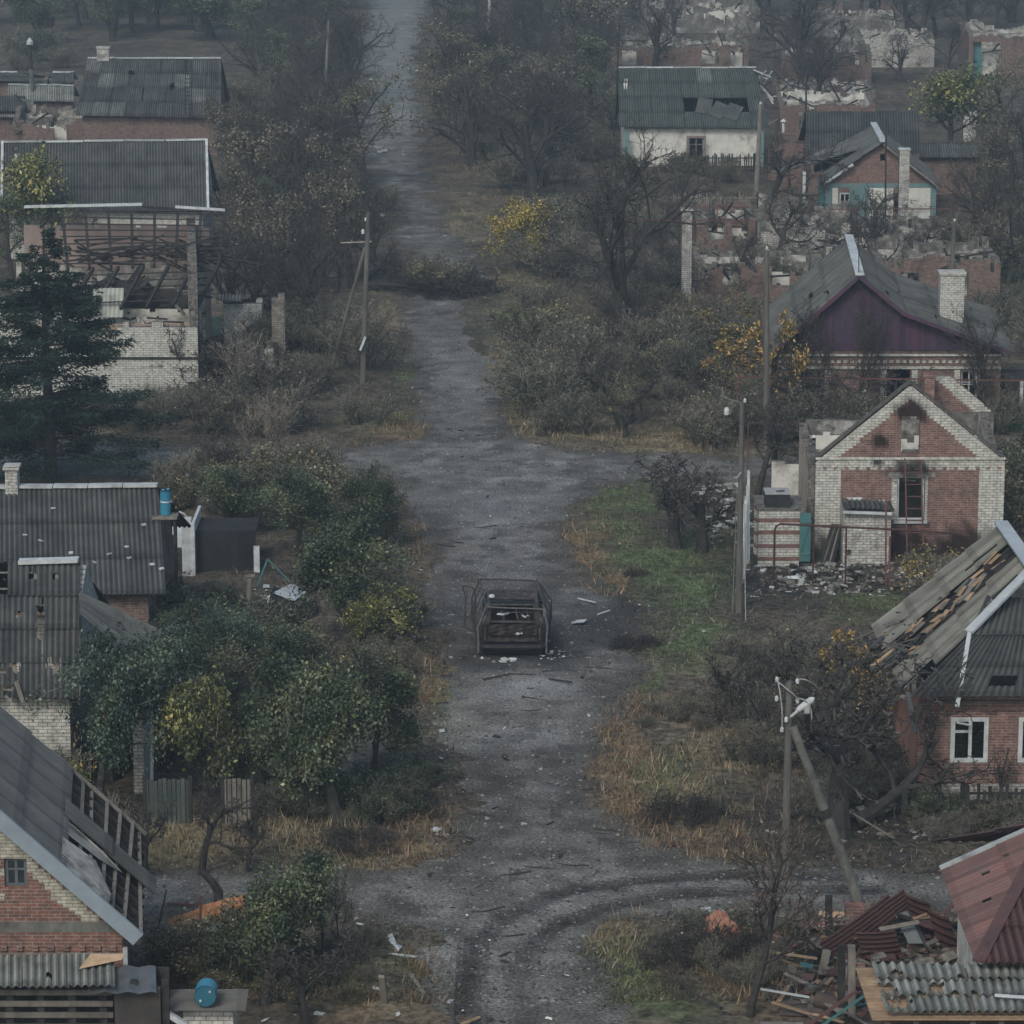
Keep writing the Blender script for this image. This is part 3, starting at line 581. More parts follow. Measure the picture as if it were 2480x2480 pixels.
proto('whips', 'pale_sapling_clump', 'shrub', 81, T_(max=3, n=(7, 5, 3), ang=((18, 40), (20, 45), (25, 50)), up=(.05, .08, .05), ratio=(.6, .5, .5), t0=(.15, .2, .2)), base_n=7, stem=(2.6, .035), split=1, spread0=.3, tilt0=.5, bark=BARKLT(), twig=mat('pale_twig', (.19, .16, .13), (.13, .11, .09)))
proto('redwhip', 'bare_sapling', 'tree', 82, T_(n=(8, 7, 5, 3), t0=(.42, .2, .2, .2), ang=((25, 55), (20, 45), (25, 50), (25, 50)), up=(.02, .09, .08, .05), ratio=(.78, .55, .5, .5)), stem=(2.5, .10), twig=mat('dark_red_twig', (.06, .045, .038), (.09, .065, .052), 2.0))
proto('amber', 'amber_leaved_tree', 'tree', 53, T_(n=(7, 6, 5, 3)), stem=(2.6, .09), twig=DT, lf=(1500, .10, .05, [(.30, .21, .06), (.38, .25, .08), (.2, .17, .06), (.32, .15, .05)], (2, 2, 1, 1)))
proto('brush', 'brushwood_heap', 'brushwood', 83, T_(max=2, n=(6, 5), ang=((20, 50), (25, 60)), ratio=(.6, .5), wander=(.2, .25, .3), up=(-.05, -.02, 0), t0=(.1, .1)), base_n=60, stem=(.9, .012), split=9, spread0=.75, tilt0=1.35)
# spruce
def spruce():
    rng = random.Random(9); tr = MB(); tr.tube([(0, 0, -.1), (.05, 0, 3), (0, .05, 7), (0, 0, 10)], [.2, .15, .08, .02], BARK(), 8); tips = []; n = 0; V = []; Fc = []; Cc = []; b = MB()
    r = np.random.RandomState(4)
    z = .9
    while z < 9.8:
        k = 6 if z < 8 else 4; L = (10.1 - z) * .42 * (1 if z > 2 else .9) + .3
        for i in range(k):
            if z < 5 and rng.random() < .16: continue
            a = rng.uniform(0, 6.28); l = L * rng.uniform(.55, 1.25); sag = rng.uniform(.0, .18); pts = [Vector((math.cos(a) * l * t, math.sin(a) * l * t, z + l * (.28 * t - (.55 + sag) * t * t + .42 * t ** 3))) for t in (0, .25, .5, .75, 1)]
            b.tube(pts, [.035 * (1 - t * .8) for t in (0, .25, .5, .75, 1)], BARK(), 4, cap=False)
            m = int(210 * l); t = r.uniform(.22, 1, m) ** .8; P0 = np.array([tuple(p) for p in pts]); ti = np.clip((t * 4).astype(int), 0, 3); fr = t * 4 - ti; c = P0[ti] * (1 - fr[:, None]) + P0[ti + 1] * fr[:, None]
            side = np.array([-math.sin(a), math.cos(a), 0]); off = r.normal(0, 1, m) * .17 * l * (1.25 - t) ; c = c + side * off[:, None] + np.array([0, 0, -1]) * (np.abs(r.normal(0, .17, m)) - .05)[:, None]
            d = side * np.sign(off)[:, None] * .8 + np.array([math.cos(a), math.sin(a), -.55]) * r.uniform(.4, 1.2, (m, 1)) + r.normal(0, .25, (m, 3)); d /= np.linalg.norm(d, axis=1)[:, None]; s = r.uniform(.05, .15, (m, 1)); w = np.cross(d, r.normal(0, 1, (m, 3))); w /= np.linalg.norm(w, axis=1)[:, None]
            v = np.stack([c - w * .034, c + w * .034, c + d * s], 1); V.append(v.reshape(-1, 3)); Fc.append(np.arange(m * 3).reshape(-1, 3) + n); n += m * 3; Cc.append(np.array([[.016, .029, .025]]) * r.uniform(.5, 1.6, (m, 1)))
        z += .26 + .1 * rng.random()
    o1 = tr.build('trunk'); o2 = b.build('limbs'); o3 = np_mesh('crown', np.concatenate(V), np.concatenate(Fc), leafmat('needle'), np.concatenate(Cc)); ps = [('trunk', o1.data), ('limbs', o2.data), ('crown', o3.data)]
    for o in (o1, o2, o3): bpy.data.objects.remove(o)
    nb = MATS['needle'].node_tree.nodes['Principled BSDF']; nb.inputs['Roughness'].default_value = .9; nb.inputs['Specular IOR Level'].default_value = .1
    PROTO['spruce'] = ('spruce_tree', 'tree', ps, 10.0)
spruce()
# ------------------------------------------------------------------ houses on the left of the street
def roof_pts(pl, pr, el, er, Ye, Yr):
    """front-facing roof slope from pixels: ridge left/right, eave left/right at eave depth Ye and ridge depth Yr"""
    return P(*pl, Yr), P(*pr, Yr), P(*er, Ye), P(*el, Ye)
def house_walls(root, x0, x1, y0, y1, ze, zr, mf, ops=(), mk=None, name='wall', gable=True, extra=()):
    """four plain walls, gables on the left and right sides"""
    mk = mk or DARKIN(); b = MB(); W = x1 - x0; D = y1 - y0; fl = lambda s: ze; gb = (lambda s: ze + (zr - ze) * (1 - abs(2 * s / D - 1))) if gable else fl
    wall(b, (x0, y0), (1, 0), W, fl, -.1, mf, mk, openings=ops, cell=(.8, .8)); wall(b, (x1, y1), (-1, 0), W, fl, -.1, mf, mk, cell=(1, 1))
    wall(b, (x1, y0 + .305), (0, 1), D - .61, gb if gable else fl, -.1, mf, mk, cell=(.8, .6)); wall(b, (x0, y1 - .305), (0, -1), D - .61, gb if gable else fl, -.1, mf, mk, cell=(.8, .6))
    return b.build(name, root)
def front_house(name, label, cat, rl, rr, el, er, ze, dr, mroof, mwall, rng, cap=True, capw=.26, verge=(False, False), walls=True, wall_in=.35, cm=None, ops=(), **kw):
    Ye = Yat((el[1] + er[1]) / 2, ze); A, B, C, D = roof_pts(rl, rr, el, er, Ye, Ye + dr)
    root = thing(name, label, cat, ((C.x + D.x) / 2, Ye + .4, 0)); b = MB(); cm = cm or WPAINT()
    corr(b, A, B, C, D, mroof, rng, **kw)
    zr = (A.z + B.z) / 2; back = Vector((0, dr, 0)); corr(b, B + Vector((0, .02, 0)), A + Vector((0, .02, 0)), Vector((D.x, Ye + 2 * dr, ze)), Vector((C.x, Ye + 2 * dr, ze)), mroof, rng, sheet_w=2.2, sheet_l=3)
    b.build('roof', root); u = Vector((0, 0, .08))
    if cap:
        c = MB(); n = 5
        for i in range(n): c.bar(A.lerp(B, i / n + .002) + u * rng.uniform(.9, 1.3), A.lerp(B, (i + .985) / n) + u * rng.uniform(.8, 1.4), capw, .09, cm, (rng.uniform(.6, 1.1),) * 3)
        c.build('ridge_cap', root)
    if any(verge):
        for ok, p_, q_ in ((verge[0], A, D), (verge[1], B, C)):
            if ok: c = MB(); c.bar(p_ + u, q_ + u, .14, .2, cm); c.build('verge_board', root)
    if walls: house_walls(root, D.x + wall_in, C.x - wall_in, Ye + .4, Ye + 2 * dr - .4, ze - .1, zr - .12, mwall, ops=ops)
    print('HOUSE', name, 'ze', ze, 'zr', round(zr, 2), 'W', round(C.x - D.x, 1), 'slope', round(math.degrees(math.atan((zr - ze) / dr)), 1), 'Ye', round(Ye, 1))
    return root, A, B, C, D, Ye
def chimney(root, px, py0, py1, w, Y, m, cap=True, name='chimney', depth=None, capm=None):
    """py0 top row, py1 bottom row, w width px"""
    a = P(px - w / 2, py1, Y); b_ = P(px + w / 2, py0, Y); d = depth or (b_.x - a.x) * .8; b = MB()
    b.box(a.x, b_.x, Y, Y + d, a.z - .6, b_.z - .12, m)
    if cap: b.box(a.x - .06, b_.x + .06, Y - .06, Y + d + .06, b_.z - .12, b_.z, capm or m)
    return b.build(name, root)
rng = random.Random(101)
# L0 far house, slate roof patched with pale sheets, ladder
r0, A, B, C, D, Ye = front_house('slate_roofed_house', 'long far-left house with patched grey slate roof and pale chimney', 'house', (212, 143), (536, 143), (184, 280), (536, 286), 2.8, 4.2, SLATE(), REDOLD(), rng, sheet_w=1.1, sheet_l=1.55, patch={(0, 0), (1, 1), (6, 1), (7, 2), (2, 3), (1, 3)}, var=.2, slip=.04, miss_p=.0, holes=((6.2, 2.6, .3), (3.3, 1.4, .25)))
chimney(r0, 249, 114, 150, 28, Ye + 4.0, PLASTER())
b = MB(); a0 = P(456, 150, Ye + 3.9); a1 = P(456, 285, Ye)
for dx in (-.22, .22): b.bar(a0 + Vector((dx, 0, .16)), a1 + Vector((dx, 0, .16)), .05, .05, CHAR())
for i in range(13):
    q = a0.lerp(a1, (i + .5) / 13) + Vector((0, 0, .18)); b.bar(q - Vector((.22, 0, 0)), q + Vector((.22, 0, 0)), .04, .04, CHAR())
tag(b.build('roof_ladder'), 'dark roof ladder lying on the patched slate roof at the far left', 'ladder')
# annex with pale roof, window, stove pipe
ra, A, B, C, D, Ya = front_house('low_annex', 'low brick annex with pale corrugated roof and small white window', 'outbuilding', (20, 207), (180, 209), (20, 246), (180, 248), 2.6, 1.6, SLATELT(), REDOLD(), rng, sheet_w=1.1, sheet_l=1.4, ops=(), var=.15)
xw0, xw1 = P(96, 270, Ya + .35).x, P(131, 270, Ya + .35).x; zw0, zw1 = P(100, 299, Ya + .35).z, P(100, 268, Ya + .35).z
window(ra, xw0, xw1, zw0, zw1, Ya + .33, pane=True)
b = MB(); q0 = P(78, 228, Ya + 1.0); q1 = P(76, 168, Ya + 1.0); q2 = P(72, 108, Ya + 1.0)
b.tube([q0 - Vector((0, 0, .5)), q1], .17, CONC(), 10); b.tube([q1, q2], .13, CHAR(), 10); b.tube([q2, q2 + Vector((0, 0, .22)), q2 + Vector((0, 0, .5))], [.24, .24, .02], WPAINT(), 10)
tag(b.build('stove_pipe'), 'tall leaning stove pipe, pale below and black above, with white conical cowl', 'pipe')
for i, (l, rl, rr, el, er, ze, m, nm, lab) in enumerate([
    (0, (-60, 232), (60, 234), (-60, 270), (62, 272), 2.4, SLATEDK(), 'dark_roofed_shed', 'dark roofed shed at the left edge below the pale annex roof'),
    (0, (-60, 178), (42, 176), (-60, 198), (122, 200), 2.6, SLATEDK(), 'flat_roofed_shed', 'low dark flat-roofed shed behind the stove pipe'),
    (0, (-60, 272), (54, 272), (-60, 287), (54, 287), 2.0, SLATELT(), 'pale_lean_to', 'pale corrugated lean-to at the left edge above the gutted house'),
    (0, (128, 177), (180, 177), (124, 203), (180, 203), 2.4, SLATE(), 'plain_shed', 'small plaster shed with white ridge between stove pipe and patched roof')]):
    front_house(nm, lab, 'shed', rl, rr, el, er, ze, 1.3, m, REDOLD(), rng, cap=i in (1, 3), sheet_w=1.1, sheet_l=1.4)
# gutted house strip between the two roofs
def ruin(name, label, x0p, x1p, base, ztop, depth, seed, m=None, mk=None, cross=3, rough=.5, ops=None, back=1.15, front=1.0, group=None, floor=True, ntop=None, skew=0, rub=300):
    rg = random.Random(seed); Y = Yat(base); x0 = XA(x0p, Y, 0); x1 = XA(x1p, Y, 0); L = x1 - x0; m = m or REDOLD(); mk = mk or BURNT()
    root = thing(name, label, 'ruined house', ((x0 + x1) / 2, Y, 0), group); b = MB()
    wall(b, (x0, Y), (1, 0), L, broken(rg, L, ztop * front, ztop * front, rough), -.1, m, mk, RUBB(), th=.35, step=True, cell=(.17, .1), zmax=ztop * front + rough + .4, openings=ops if ops is not None else [(L * .2, L * .2 + .9, .9, 2.1), (L * .6, L * .6 + .9, .9, 2.1)])
    b.build('front_wall', root); b = MB()
    wall(b, (x1 + skew, Y + depth), (-1, 0), L, broken(rg, L, ztop * back, ztop * back, rough), -.1, m, mk, RUBB(), th=.35, step=True, cell=(.17, .1), zmax=ztop * back + rough + .4)
    b.build('back_wall', root); b = MB()
    wall(b, (x1, Y + .36), (skew, depth - .72), depth - .72, broken(rg, depth, ztop, ztop * back, rough), -.1, m, mk, RUBB(), th=.35, step=True, cell=(.17, .1), zmax=ztop * back + rough + .4)
    b.build('side_wall', root); b = MB()
    wall(b, (x0 + skew, Y + depth - .36), (-skew, -1 * (depth - .72)), depth - .72, broken(rg, depth, ztop * back, ztop, rough), -.1, m, mk, RUBB(), th=.35, step=True, cell=(.17, .1), zmax=ztop * back + rough + .4)
    b.build('side_wall', root)
    for k in range(cross):
        xc = x0 + L * (k + 1) / (cross + 1) + rg.uniform(-.4, .4); b = MB(); h0 = ztop * rg.uniform(.5, .95)
        wall(b, (xc, Y + .37), (0, 1), depth - .74, broken(rg, depth, h0, ztop * rg.uniform(.6, 1), rough), -.1, mk, mk, RUBB(), th=.2, step=True, cell=(.17, .1), zmax=ztop + 1); b.build('inner_wall', root)
    for fr, hh, mm in ((.22, .72, CLEANPL()), (.5, .85, mk), (.76, .98, PLASTER())): b = MB(); wall(b, (x0 + .4, Y + depth * fr), (1, 0), L - .8, broken(rg, L, ztop * hh, ztop * hh, rough * .5), -.1, mm, CHAR(), RUBB(), th=.2, step=True, cell=(.17, .1), zmax=ztop + 1); b.build('inner_wall', root)
    b = MB()
    for k in range(9 + int(L)): q = Vector((rg.uniform(x0, x1), Y + rg.uniform(0, depth), ztop * rg.uniform(.5, 1.0))); dd = Vector((rg.uniform(-1, 1), rg.uniform(-.6, .6), rg.uniform(-.3, .3))).normalized() * rg.uniform(.6, 1.8); b.bar(q - dd, q + dd, .1, .1, rg.choice([CHAR(), CHAR(), OLDWOOD()]))
    tag(b.build('charred_beams', root), None, kind='stuff')
    if rub:
        b = MB(); rubble_mesh(b, rg, x0 + .4, x1 - .4, Y + .4, Y + depth - .4, rub, [PLASTER(), RUBB(), CHAR(), REDOLD(), CHAR()], .1, .5, ztop * .5); tag(b.build('rubble'), 'broken plaster, brick and charred timber heaped inside the %s' % label[:60].split(',')[0], 'rubble', kind='stuff')
    return root, x0, x1, Y
ruin('burnt_out_house', 'roofless burnt house with white inner walls below the patched slate roof', 30, 535, 372, 2.3, 5.5, 7, cross=4, rough=.45)
# L1 wide grey roof with white verge
r1, A, B, C, D, Y1 = front_house('white_verged_house', 'house under a wide grey corrugated roof edged with white boards, upper left', 'house', (6, 347), (500, 342), (4, 512), (504, 512), 2.8, 4.0, SLATE(), WHITE(), rng, verge=(True, True), sheet_w=1.15, sheet_l=1.6, var=.1, capw=.24)
# L2 burned rafters and white brick ruin in front
YB = Yat(985); x0 = XA(-40, YB); x1 = XA(482, YB); L = x1 - x0; D2 = 11.5
r2 = thing('white_brick_ruin', 'white brick house burnt out below a frame of charred rafters, behind the spruce', 'ruined house', ((x0 + x1) / 2, YB, 0))
print('L2 L', L, 'YB', YB, 'ztopfront', P(300, 785, YB).z, 'raf eave', P(300, 800, YB + 5).z)
ztf = P(300, 792, YB).z; rg = random.Random(5)
b = MB(); wall(b, (x0, YB), (1, 0), L, lambda s: ztf + .18 * (int(s / .5) % 3 == 0) - .22 * (int(s / .9) % 4 == 2), -.1, WHITE(), CLEANPL(), RUBB(), th=.4, step=True, cell=(.25, .11), zmax=ztf + .3); b.build('front_wall', r2)
zl = P(300, 866, YB).z; b = MB(); b.box(x0, x1, YB - .07, YB - .002, zl - .06, zl + .03, CHAR()); b.build('ledge', r2)
b = MB(); b.box(x0 + .4, x1 - .4, YB + .42, YB + .75, ztf - .3, ztf + .02, mat('pale_wall_plate', (.3, .22, .16), (.24, .18, .13), 2, stain=SOOT)); b.build('wall_plate', r2)
z2 = P(300, 755, YB + 3).z
def back_w(name, yy, zt, m, xa=x0 + .4, xb=x1 - .4, rough=.25, sd=1, ops=(), th=.25):
    rgg = random.Random(sd); b = MB(); wall(b, (xa, yy), (1, 0), xb - xa, broken(rgg, xb - xa, zt, zt, rough), -.1, m, m, RUBB(), th=th, step=True, cell=(.25, .14), zmax=zt + .6, openings=ops); return b.build(name, r2)
back_w('inner_wall', YB + 3.0, P(300, 752, YB + 3).z, CLEANPL(), rough=.1, sd=3)
back_w('inner_wall', YB + 5.2, P(300, 705, YB + 5.2).z, DARKIN(), rough=.15, sd=4); back_w('inner_wall', YB + 6.6, P(300, 690, YB + 6.6).z - .2, PLASTER(), rough=.35, sd=6)
back_w('inner_wall', YB + 8.6, P(300, 640, YB + 8.6).z, PLASTER(), rough=.5, sd=8); back_w('back_wall', YB + D2, P(300, 545, YB + D2).z, PINKPL(), rough=.1, sd=9)
b = MB(); wall(b, (x1, YB + .41), (-1.1, D2), D2 - .5, lambda s: (P(470, 700, YB).z + .5 + .07 * s) + .2 * (int(s / .5) % 2), -.1, WHITE(), WHITE(), RUBB(), th=.4, step=True, cell=(.25, .11), zmax=9); b.build('side_wall', r2)
b = MB(); wall(b, (x0, YB + D2), (0, -1), D2 - .5, lambda s: ztf, -.1, WHITE(), PLASTER(), th=.3); b.build('side_wall', r2)
b = MB(); rubble_mesh(b, rg, x0 + .5, x1 - .5, YB + .9, YB + D2 - .3, 420, [PLASTER(), RUBB(), CHAR(), BURNT()], .12, .5, ztf * .75); tag(b.build('rubble'), 'fallen plaster and burnt debris filling the white brick house under the charred rafters', 'rubble', kind='stuff')
# charred roof frame
Yf0, Yf1 = YB + 5.5, YB + 10.5; fa, fb, fc, fd = P(150, 508, Yf1), P(543, 520, Yf1), P(530, 640, Yf0), P(165, 652, Yf0); b = MB()
rafters(b, fa, fb, fc, fd, CHAR(), 8, 9, .13, .18, .10, .05, random.Random(3), .2); fr = b.build('roof_frame', r2)
b = MB(); q0 = P(160, 655, Yf0); 
for i in range(7):
    t = i / 6; a = fd.lerp(fc, t); b.bar(a, Vector((a.x - .6, Yf0 - 4.2, a.z - 1.2)), .12, .16, CHAR())
for j in range(5): b.bar(fd + Vector((-.2, -.7 * (j + 1), -.2 * (j + 1))), fc + Vector((-.4, -.7 * (j + 1), -.2 * (j + 1))), .09, .05, CHAR())
for i in range(46): 
    x = rng.uniform(fd.x - .5, fc.x - 1); b.bar((x, Yf0 + rng.uniform(0, 3), fd.z + rng.uniform(.2, 1)), (x + rng.uniform(1, 3.2), Yf0 + rng.uniform(0, 3), fd.z + rng.uniform(-.4, 1.4)), .07, .07, CHAR())
for i in range(60):
    q = Vector((rng.uniform(x0 + 1, x1 - .5), YB + rng.uniform(1, 10), ztf * rng.uniform(.75, 1.3))); dd = Vector((rng.uniform(-1, 1), rng.uniform(-.5, .5), rng.uniform(-.4, .4))).normalized() * rng.uniform(.4, 1.2); b.bar(q - dd, q + dd, .09, .07, rng.choice([CHAR(), CHAR(), CHAR(), OLDWOOD()]))
b.build('collapsed_rafters', r2)
b = MB(); u = Vector((0, 0, .22)); b.bar(P(60, 512, Yf1) + u, P(345, 506, Yf1) + u, .3, .1, WPAINT()); b.bar(P(425, 512, Yf1) + u, P(545, 520, Yf1) + u, .2, .1, WPAINT()); b.bar(P(345, 506, Yf1) + u * .5, P(425, 512, Yf1) + u * .5, .2, .1, CHAR()); b.build('ridge_cap', r2)
b = MB(); b.sheet(P(262, 733, YB + 2.2), (1, 0, 0), (0, -.5, -1), 1.35, 1.35, SLATELT(), rng, (1.5, 1.5, 1.5), 7, .035); tag(b.build('corrugated_sheet'), 'pale corrugated sheet standing against the burnt wall left of the dark sheets', 'roof sheet')
for i, (px, py, w, l, ax) in enumerate([(325, 702, 1.0, 1.5, (1, 0, .7)), (365, 702, 1.0, 1.2, (1, 0, -.75)), (245, 690, 1.2, 1.4, (1, 0, .5)), (290, 690, 1.2, 1.3, (1, 0, -.5))]):
    b = MB(); b.sheet(P(px, py, YB + 4 + i * .2), (0, 1, .2), ax, w, l, SLATEDK(), rng, (.5,) * 3, 5, .045); tag(b.build('corrugated_sheet'), 'dark fallen corrugated sheet tilted inside the white brick ruin', 'roof sheet', 'dark sheets fallen inside the white brick ruin')
# small shed and turquoise fence beside it
Yt = Yat(815); b = MB(); xa, xb = XA(480, Yt), XA(536, Yt)
zt = P(500, 768, Yt).z; n = 14
for i in range(n): x = xa + (xb - xa) * i / n; b.box(x, x + (xb - xa) / n - .02, Yt + (.02 if i % 2 else 0), Yt + .04 + (.02 if i % 2 else 0), 0, zt, TEAL(), (rng.uniform(.7, 1.2),) * 3)
tag(b.build('turquoise_fence'), 'turquoise metal fence panel right of the white brick ruin', 'fence')
ra, A, B, C, D, Yq = front_house('small_white_shed', 'small white brick shed with broken pale corrugated roof right of the turquoise fence', 'shed', (522, 712), (655, 716), (522, 732), (650, 736), 2.2, 1.1, SLATELT(), WHITE(), rng, cap=False, miss_p=.25, sheet_w=1.1, sheet_l=1.0)
DIRTYB = brick('dirty_brick', (.26, .24, .21), (.15, .13, .115), (.1, .09, .08), h=.1, stain=SOOT, stain_amt=.9, stain_scale=1.3); Yp = Yat(900); b = MB(); wall(b, (XA(660, Yp), Yp), (1, 0), .6, broken(rng, .6, P(670, 700, Yp).z, P(670, 690, Yp).z, .5), -.1, DIRTYB, None, RUBB(), th=.5, step=True, cell=(.25, .1), zmax=6)
tag(b.build('brick_pier'), 'tall broken white brick pier standing among the bare trees left of the street', 'wall')
Yp = Yat(935); b = MB(); wall(b, (XA(640, Yp), Yp), (1, 0), .5, lambda s: P(650, 845, Yp).z, -.1, CLEANPL(), None, RUBB(), th=.3); tag(b.build('white_wall_stub'), 'narrow white plastered wall stub beside the dark gate post', 'wall')
b = MB(); q = G(668, 940); b.tube([q, P(668, 830, q.y)], .11, CHAR(), 8); b.bar(P(670, 835, q.y), P(700, 868, q.y - .4), .09, .09, CHAR()); tag(b.build('gate_post'), 'thick charred gate post with broken strut left of the street', 'post')
# L3 grey roof, blue barrel, white container
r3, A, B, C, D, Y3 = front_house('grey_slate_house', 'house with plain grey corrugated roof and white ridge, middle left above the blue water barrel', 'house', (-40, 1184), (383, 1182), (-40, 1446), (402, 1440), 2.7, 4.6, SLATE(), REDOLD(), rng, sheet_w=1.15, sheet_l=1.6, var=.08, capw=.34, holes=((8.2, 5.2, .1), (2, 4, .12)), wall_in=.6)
chimney(r3, 27, 1130, 1182, 28, A.y - .3, WHITESOOT(), depth=.55)
rg = random.Random(4)
for i in range(13): b = MB(); q = P(rg.uniform(20, 370), rg.uniform(1220, 1400), Y3 + 2); t = rg.random(); q = A.lerp(B, rg.uniform(.15, .95)).lerp(D.lerp(C, .5), rg.uniform(.1, .9)) if 0 else (A.lerp(B, t)).lerp(D.lerp(C, t), rg.uniform(.1, .85)); b.chunk(q + Vector((0, 0, .1)), .16, .12, .05, WPAINT(), rg); b.build('plaster_splash', r3)
# barrel on a stand
qb = G(402, 1330); YBr = Y3 + 3.4; cb = P(401, 1246, YBr); ct = P(401, 1187, YBr); rad = (P(414, 1200, YBr).x - P(388, 1200, YBr).x) / 2
def barrel(name, label, c0, c1, rad, m, band=None):
    root = thing(name, label, 'barrel', c0); b = MB(); n = 12; ax = (Vector(c1) - Vector(c0)); prof = [(0, .96), (.04, 1), (.3, 1), (.33, 1.03), (.36, 1), (.64, 1), (.67, 1.03), (.7, 1), (.96, 1), (1, .94)]
    b.tube([Vector(c0) + ax * t for t, _ in prof], [rad * k for _, k in prof], m, 20); b.build('drum', root)
    b = MB(); d = ax.normalized(); u = d.orthogonal().normalized()
    for s in (-1, 1): b.tube([Vector(c1) + u * s * rad * .62, Vector(c1) + u * s * rad * .62 + d * .04], .026, WPAINT(), 8); b.build('bung', root); b = MB()
    b = MB(); b.tube([Vector(c1) - d * .02, Vector(c1) + d * .012], rad * .99, m, 24, (.62,) * 3); b.tube([Vector(c1) - d * .03, Vector(c1) + d * .03], [rad * 1.02] * 2, m, 24, (.8,) * 3, cap=False); b.build('lid', root)
    if band: b.tube([Vector(c0) + ax * .52, Vector(c0) + ax * .57], rad * 1.045, WPAINT(), 20); b.build('hoop', root)
    return root
BLUE = mat('blue_plastic', (.03, .16, .24), (.035, .19, .28), 2, rough=.45, stain=(.1, .15, .17), stain_amt=.3)
barrel('blue_water_barrel', 'upright blue water barrel with white hoop at the right edge of the grey roof', cb, ct, rad, BLUE, True)
b = MB(); sx = cb.x
for dx in (-.3, .3):
    for dy in (-.25, .25): b.bar((sx + dx, YBr + dy, 0), (sx + dx, YBr + dy, cb.z), .07, .07, CHAR())
b.box(sx - .4, sx + .4, YBr - .35, YBr + .35, cb.z - .09, cb.z - .01, OLDWOOD()); tag(b.build('barrel_stand'), 'timber stand carrying the upright blue water barrel', 'stand')
# white garden rail, container, dark tarp wall
YC = Yat(1400, 0); wx0, wx1 = XA(398, YC, 1), XA(470, YC, 1); cz = P(430, 1252, YC + 3.2).z
rc = thing('white_shed', 'white boarded shed with torn roof next to the blue water barrel', 'shed', (wx0, YC, 0)); b = MB()
b.face([P(394, 1256, YC + 3), P(464, 1251, YC + 3), P(457, 1307, YC + .6), P(402, 1306, YC + .6)], WPAINT()); b.face([P(394, 1256, YC + 3) - Vector((0, 0, .06)), P(402, 1306, YC + .6) - Vector((0, 0, .06)), P(457, 1307, YC + .6) - Vector((0, 0, .06)), P(464, 1251, YC + 3) - Vector((0, 0, .06))], OLDWOOD()); b.build('roof', rc)
xw = P(470, 1300, YC).x; zt = P(465, 1270, YC).z; b = MB(); b.box(P(440, 1300, YC).x, xw, YC, YC + .08, 0, zt, WPAINT(), (.85,) * 3); b.box(xw - .12, xw + .02, YC - .04, YC + .1, 0, zt + .05, WPAINT()); b.box(xw - .1, xw, YC + .1, YC + 3, 0, zt, WPAINT()); b.build('wall', rc)
b = MB(); b.box(P(398, 1330, YC).x, P(440, 1330, YC).x, YC + .5, YC + .7, P(0, 1334, YC).z, P(0, 1310, YC).z, WPAINT()); b.bar(P(412, 1335, YC), G(412, 1400), .12, .12, WPAINT()); b.build('frame_remains', rc)
b = MB(); q = P(415, 1240, YC + 4)
b.tube([P(414, 1212, YC + 4), P(420, 1230, YC + 4), P(432, 1240, YC + 4), P(446, 1244, YC + 4), P(452, 1252, YC + 4)], .03, WPAINT(), 6)
for i in range(4): b.bar(P(414, 1238 + i * 3, YC + 4 + i * .1), P(440, 1240 + i * 3, YC + 4 + i * .1), .04, .04, WPAINT())
b.bar(P(414, 1242, YC + 4), (P(414, 1242, YC + 4).x, YC + 4, 0), .05, .05, WPAINT()); tag(b.build('bent_white_rail'), 'bent white metal railing right of the upright blue barrel', 'railing')
YT = YC + .6; b = MB(); m = mat('black_tarpaper', (.016, .016, .018), (.026, .025, .027), 1.5); xa, xb = P(471, 1350, YT).x, P(620, 1350, YT).x; zt = P(540, 1286, YT).z; n = 10
for i in range(n): x = xa + (xb - xa) * i / n; b.box(x, x + (xb - xa) / n + .0, YT + .01 * (i % 2), YT + .1 + .01 * (i % 2), 0, zt, m, (rng.uniform(.7, 1.3),) * 3)
b.box(xa, xb, YT + .12, YT + 2.2, zt - .1, zt - .02, m); tag(b.build('black_shed'), 'black tar-papered shed wall right of the white boarded shed', 'shed')
b = MB(); b.box(P(616, 1350, YT).x, P(630, 1350, YT).x, YT - .3, YT - .24, P(0, 1408, YT).z, P(0, 1318, YT).z, WPAINT()); b.bar((P(620, 1350, YT).x, YT - .2, 0), (P(620, 1350, YT).x, YT - .2, P(0, 1318, YT).z), .08, .08, CHAR()); tag(b.build('torn_white_panel'), 'narrow torn white panel at the right end of the black shed', 'panel')
YQ = Yat(1500); rr_ = thing('toppled_white_cabin', 'toppled dark cabin with white roof panels half buried in green bushes', 'shed', G(700, 1500)); b = MB()
a, c_, d_, e_ = P(655, 1440, YQ), P(765, 1480, YQ), P(735, 1510, YQ - .5), P(648, 1500, YQ); b.mesh([a, c_, d_, e_, a + Vector((0, 1.2, 0)), c_ + Vector((0, 1.2, 0)), d_ + Vector((0, 1.2, -.3)), e_ + Vector((0, 1.2, 0))], [(0, 3, 2, 1), (4, 5, 6, 7), (0, 1, 5, 4), (1, 2, 6, 5), (2, 3, 7, 6), (3, 0, 4, 7)], m); b.build('wall', rr_)
b = MB(); b.face([P(660, 1436, YQ), P(704, 1414, YQ + 1.6), P(748, 1430, YQ + 1.8), P(712, 1456, YQ + .1)], WPAINT()); b.face([P(638, 1452, YQ), P(654, 1440, YQ), P(650, 1460, YQ - .1), P(640, 1462, YQ - .1)], WPAINT()); b.build('roof', rr_)
b = MB(); b.bar(P(622, 1420, YQ), P(648, 1354, YQ), .06, .06, TEAL()); b.bar(P(648, 1354, YQ), P(706, 1412, YQ), .05, .05, TEAL()); tag(b.build('green_post_frame'), 'thin dark green triangular frame above the toppled cabin', 'frame')
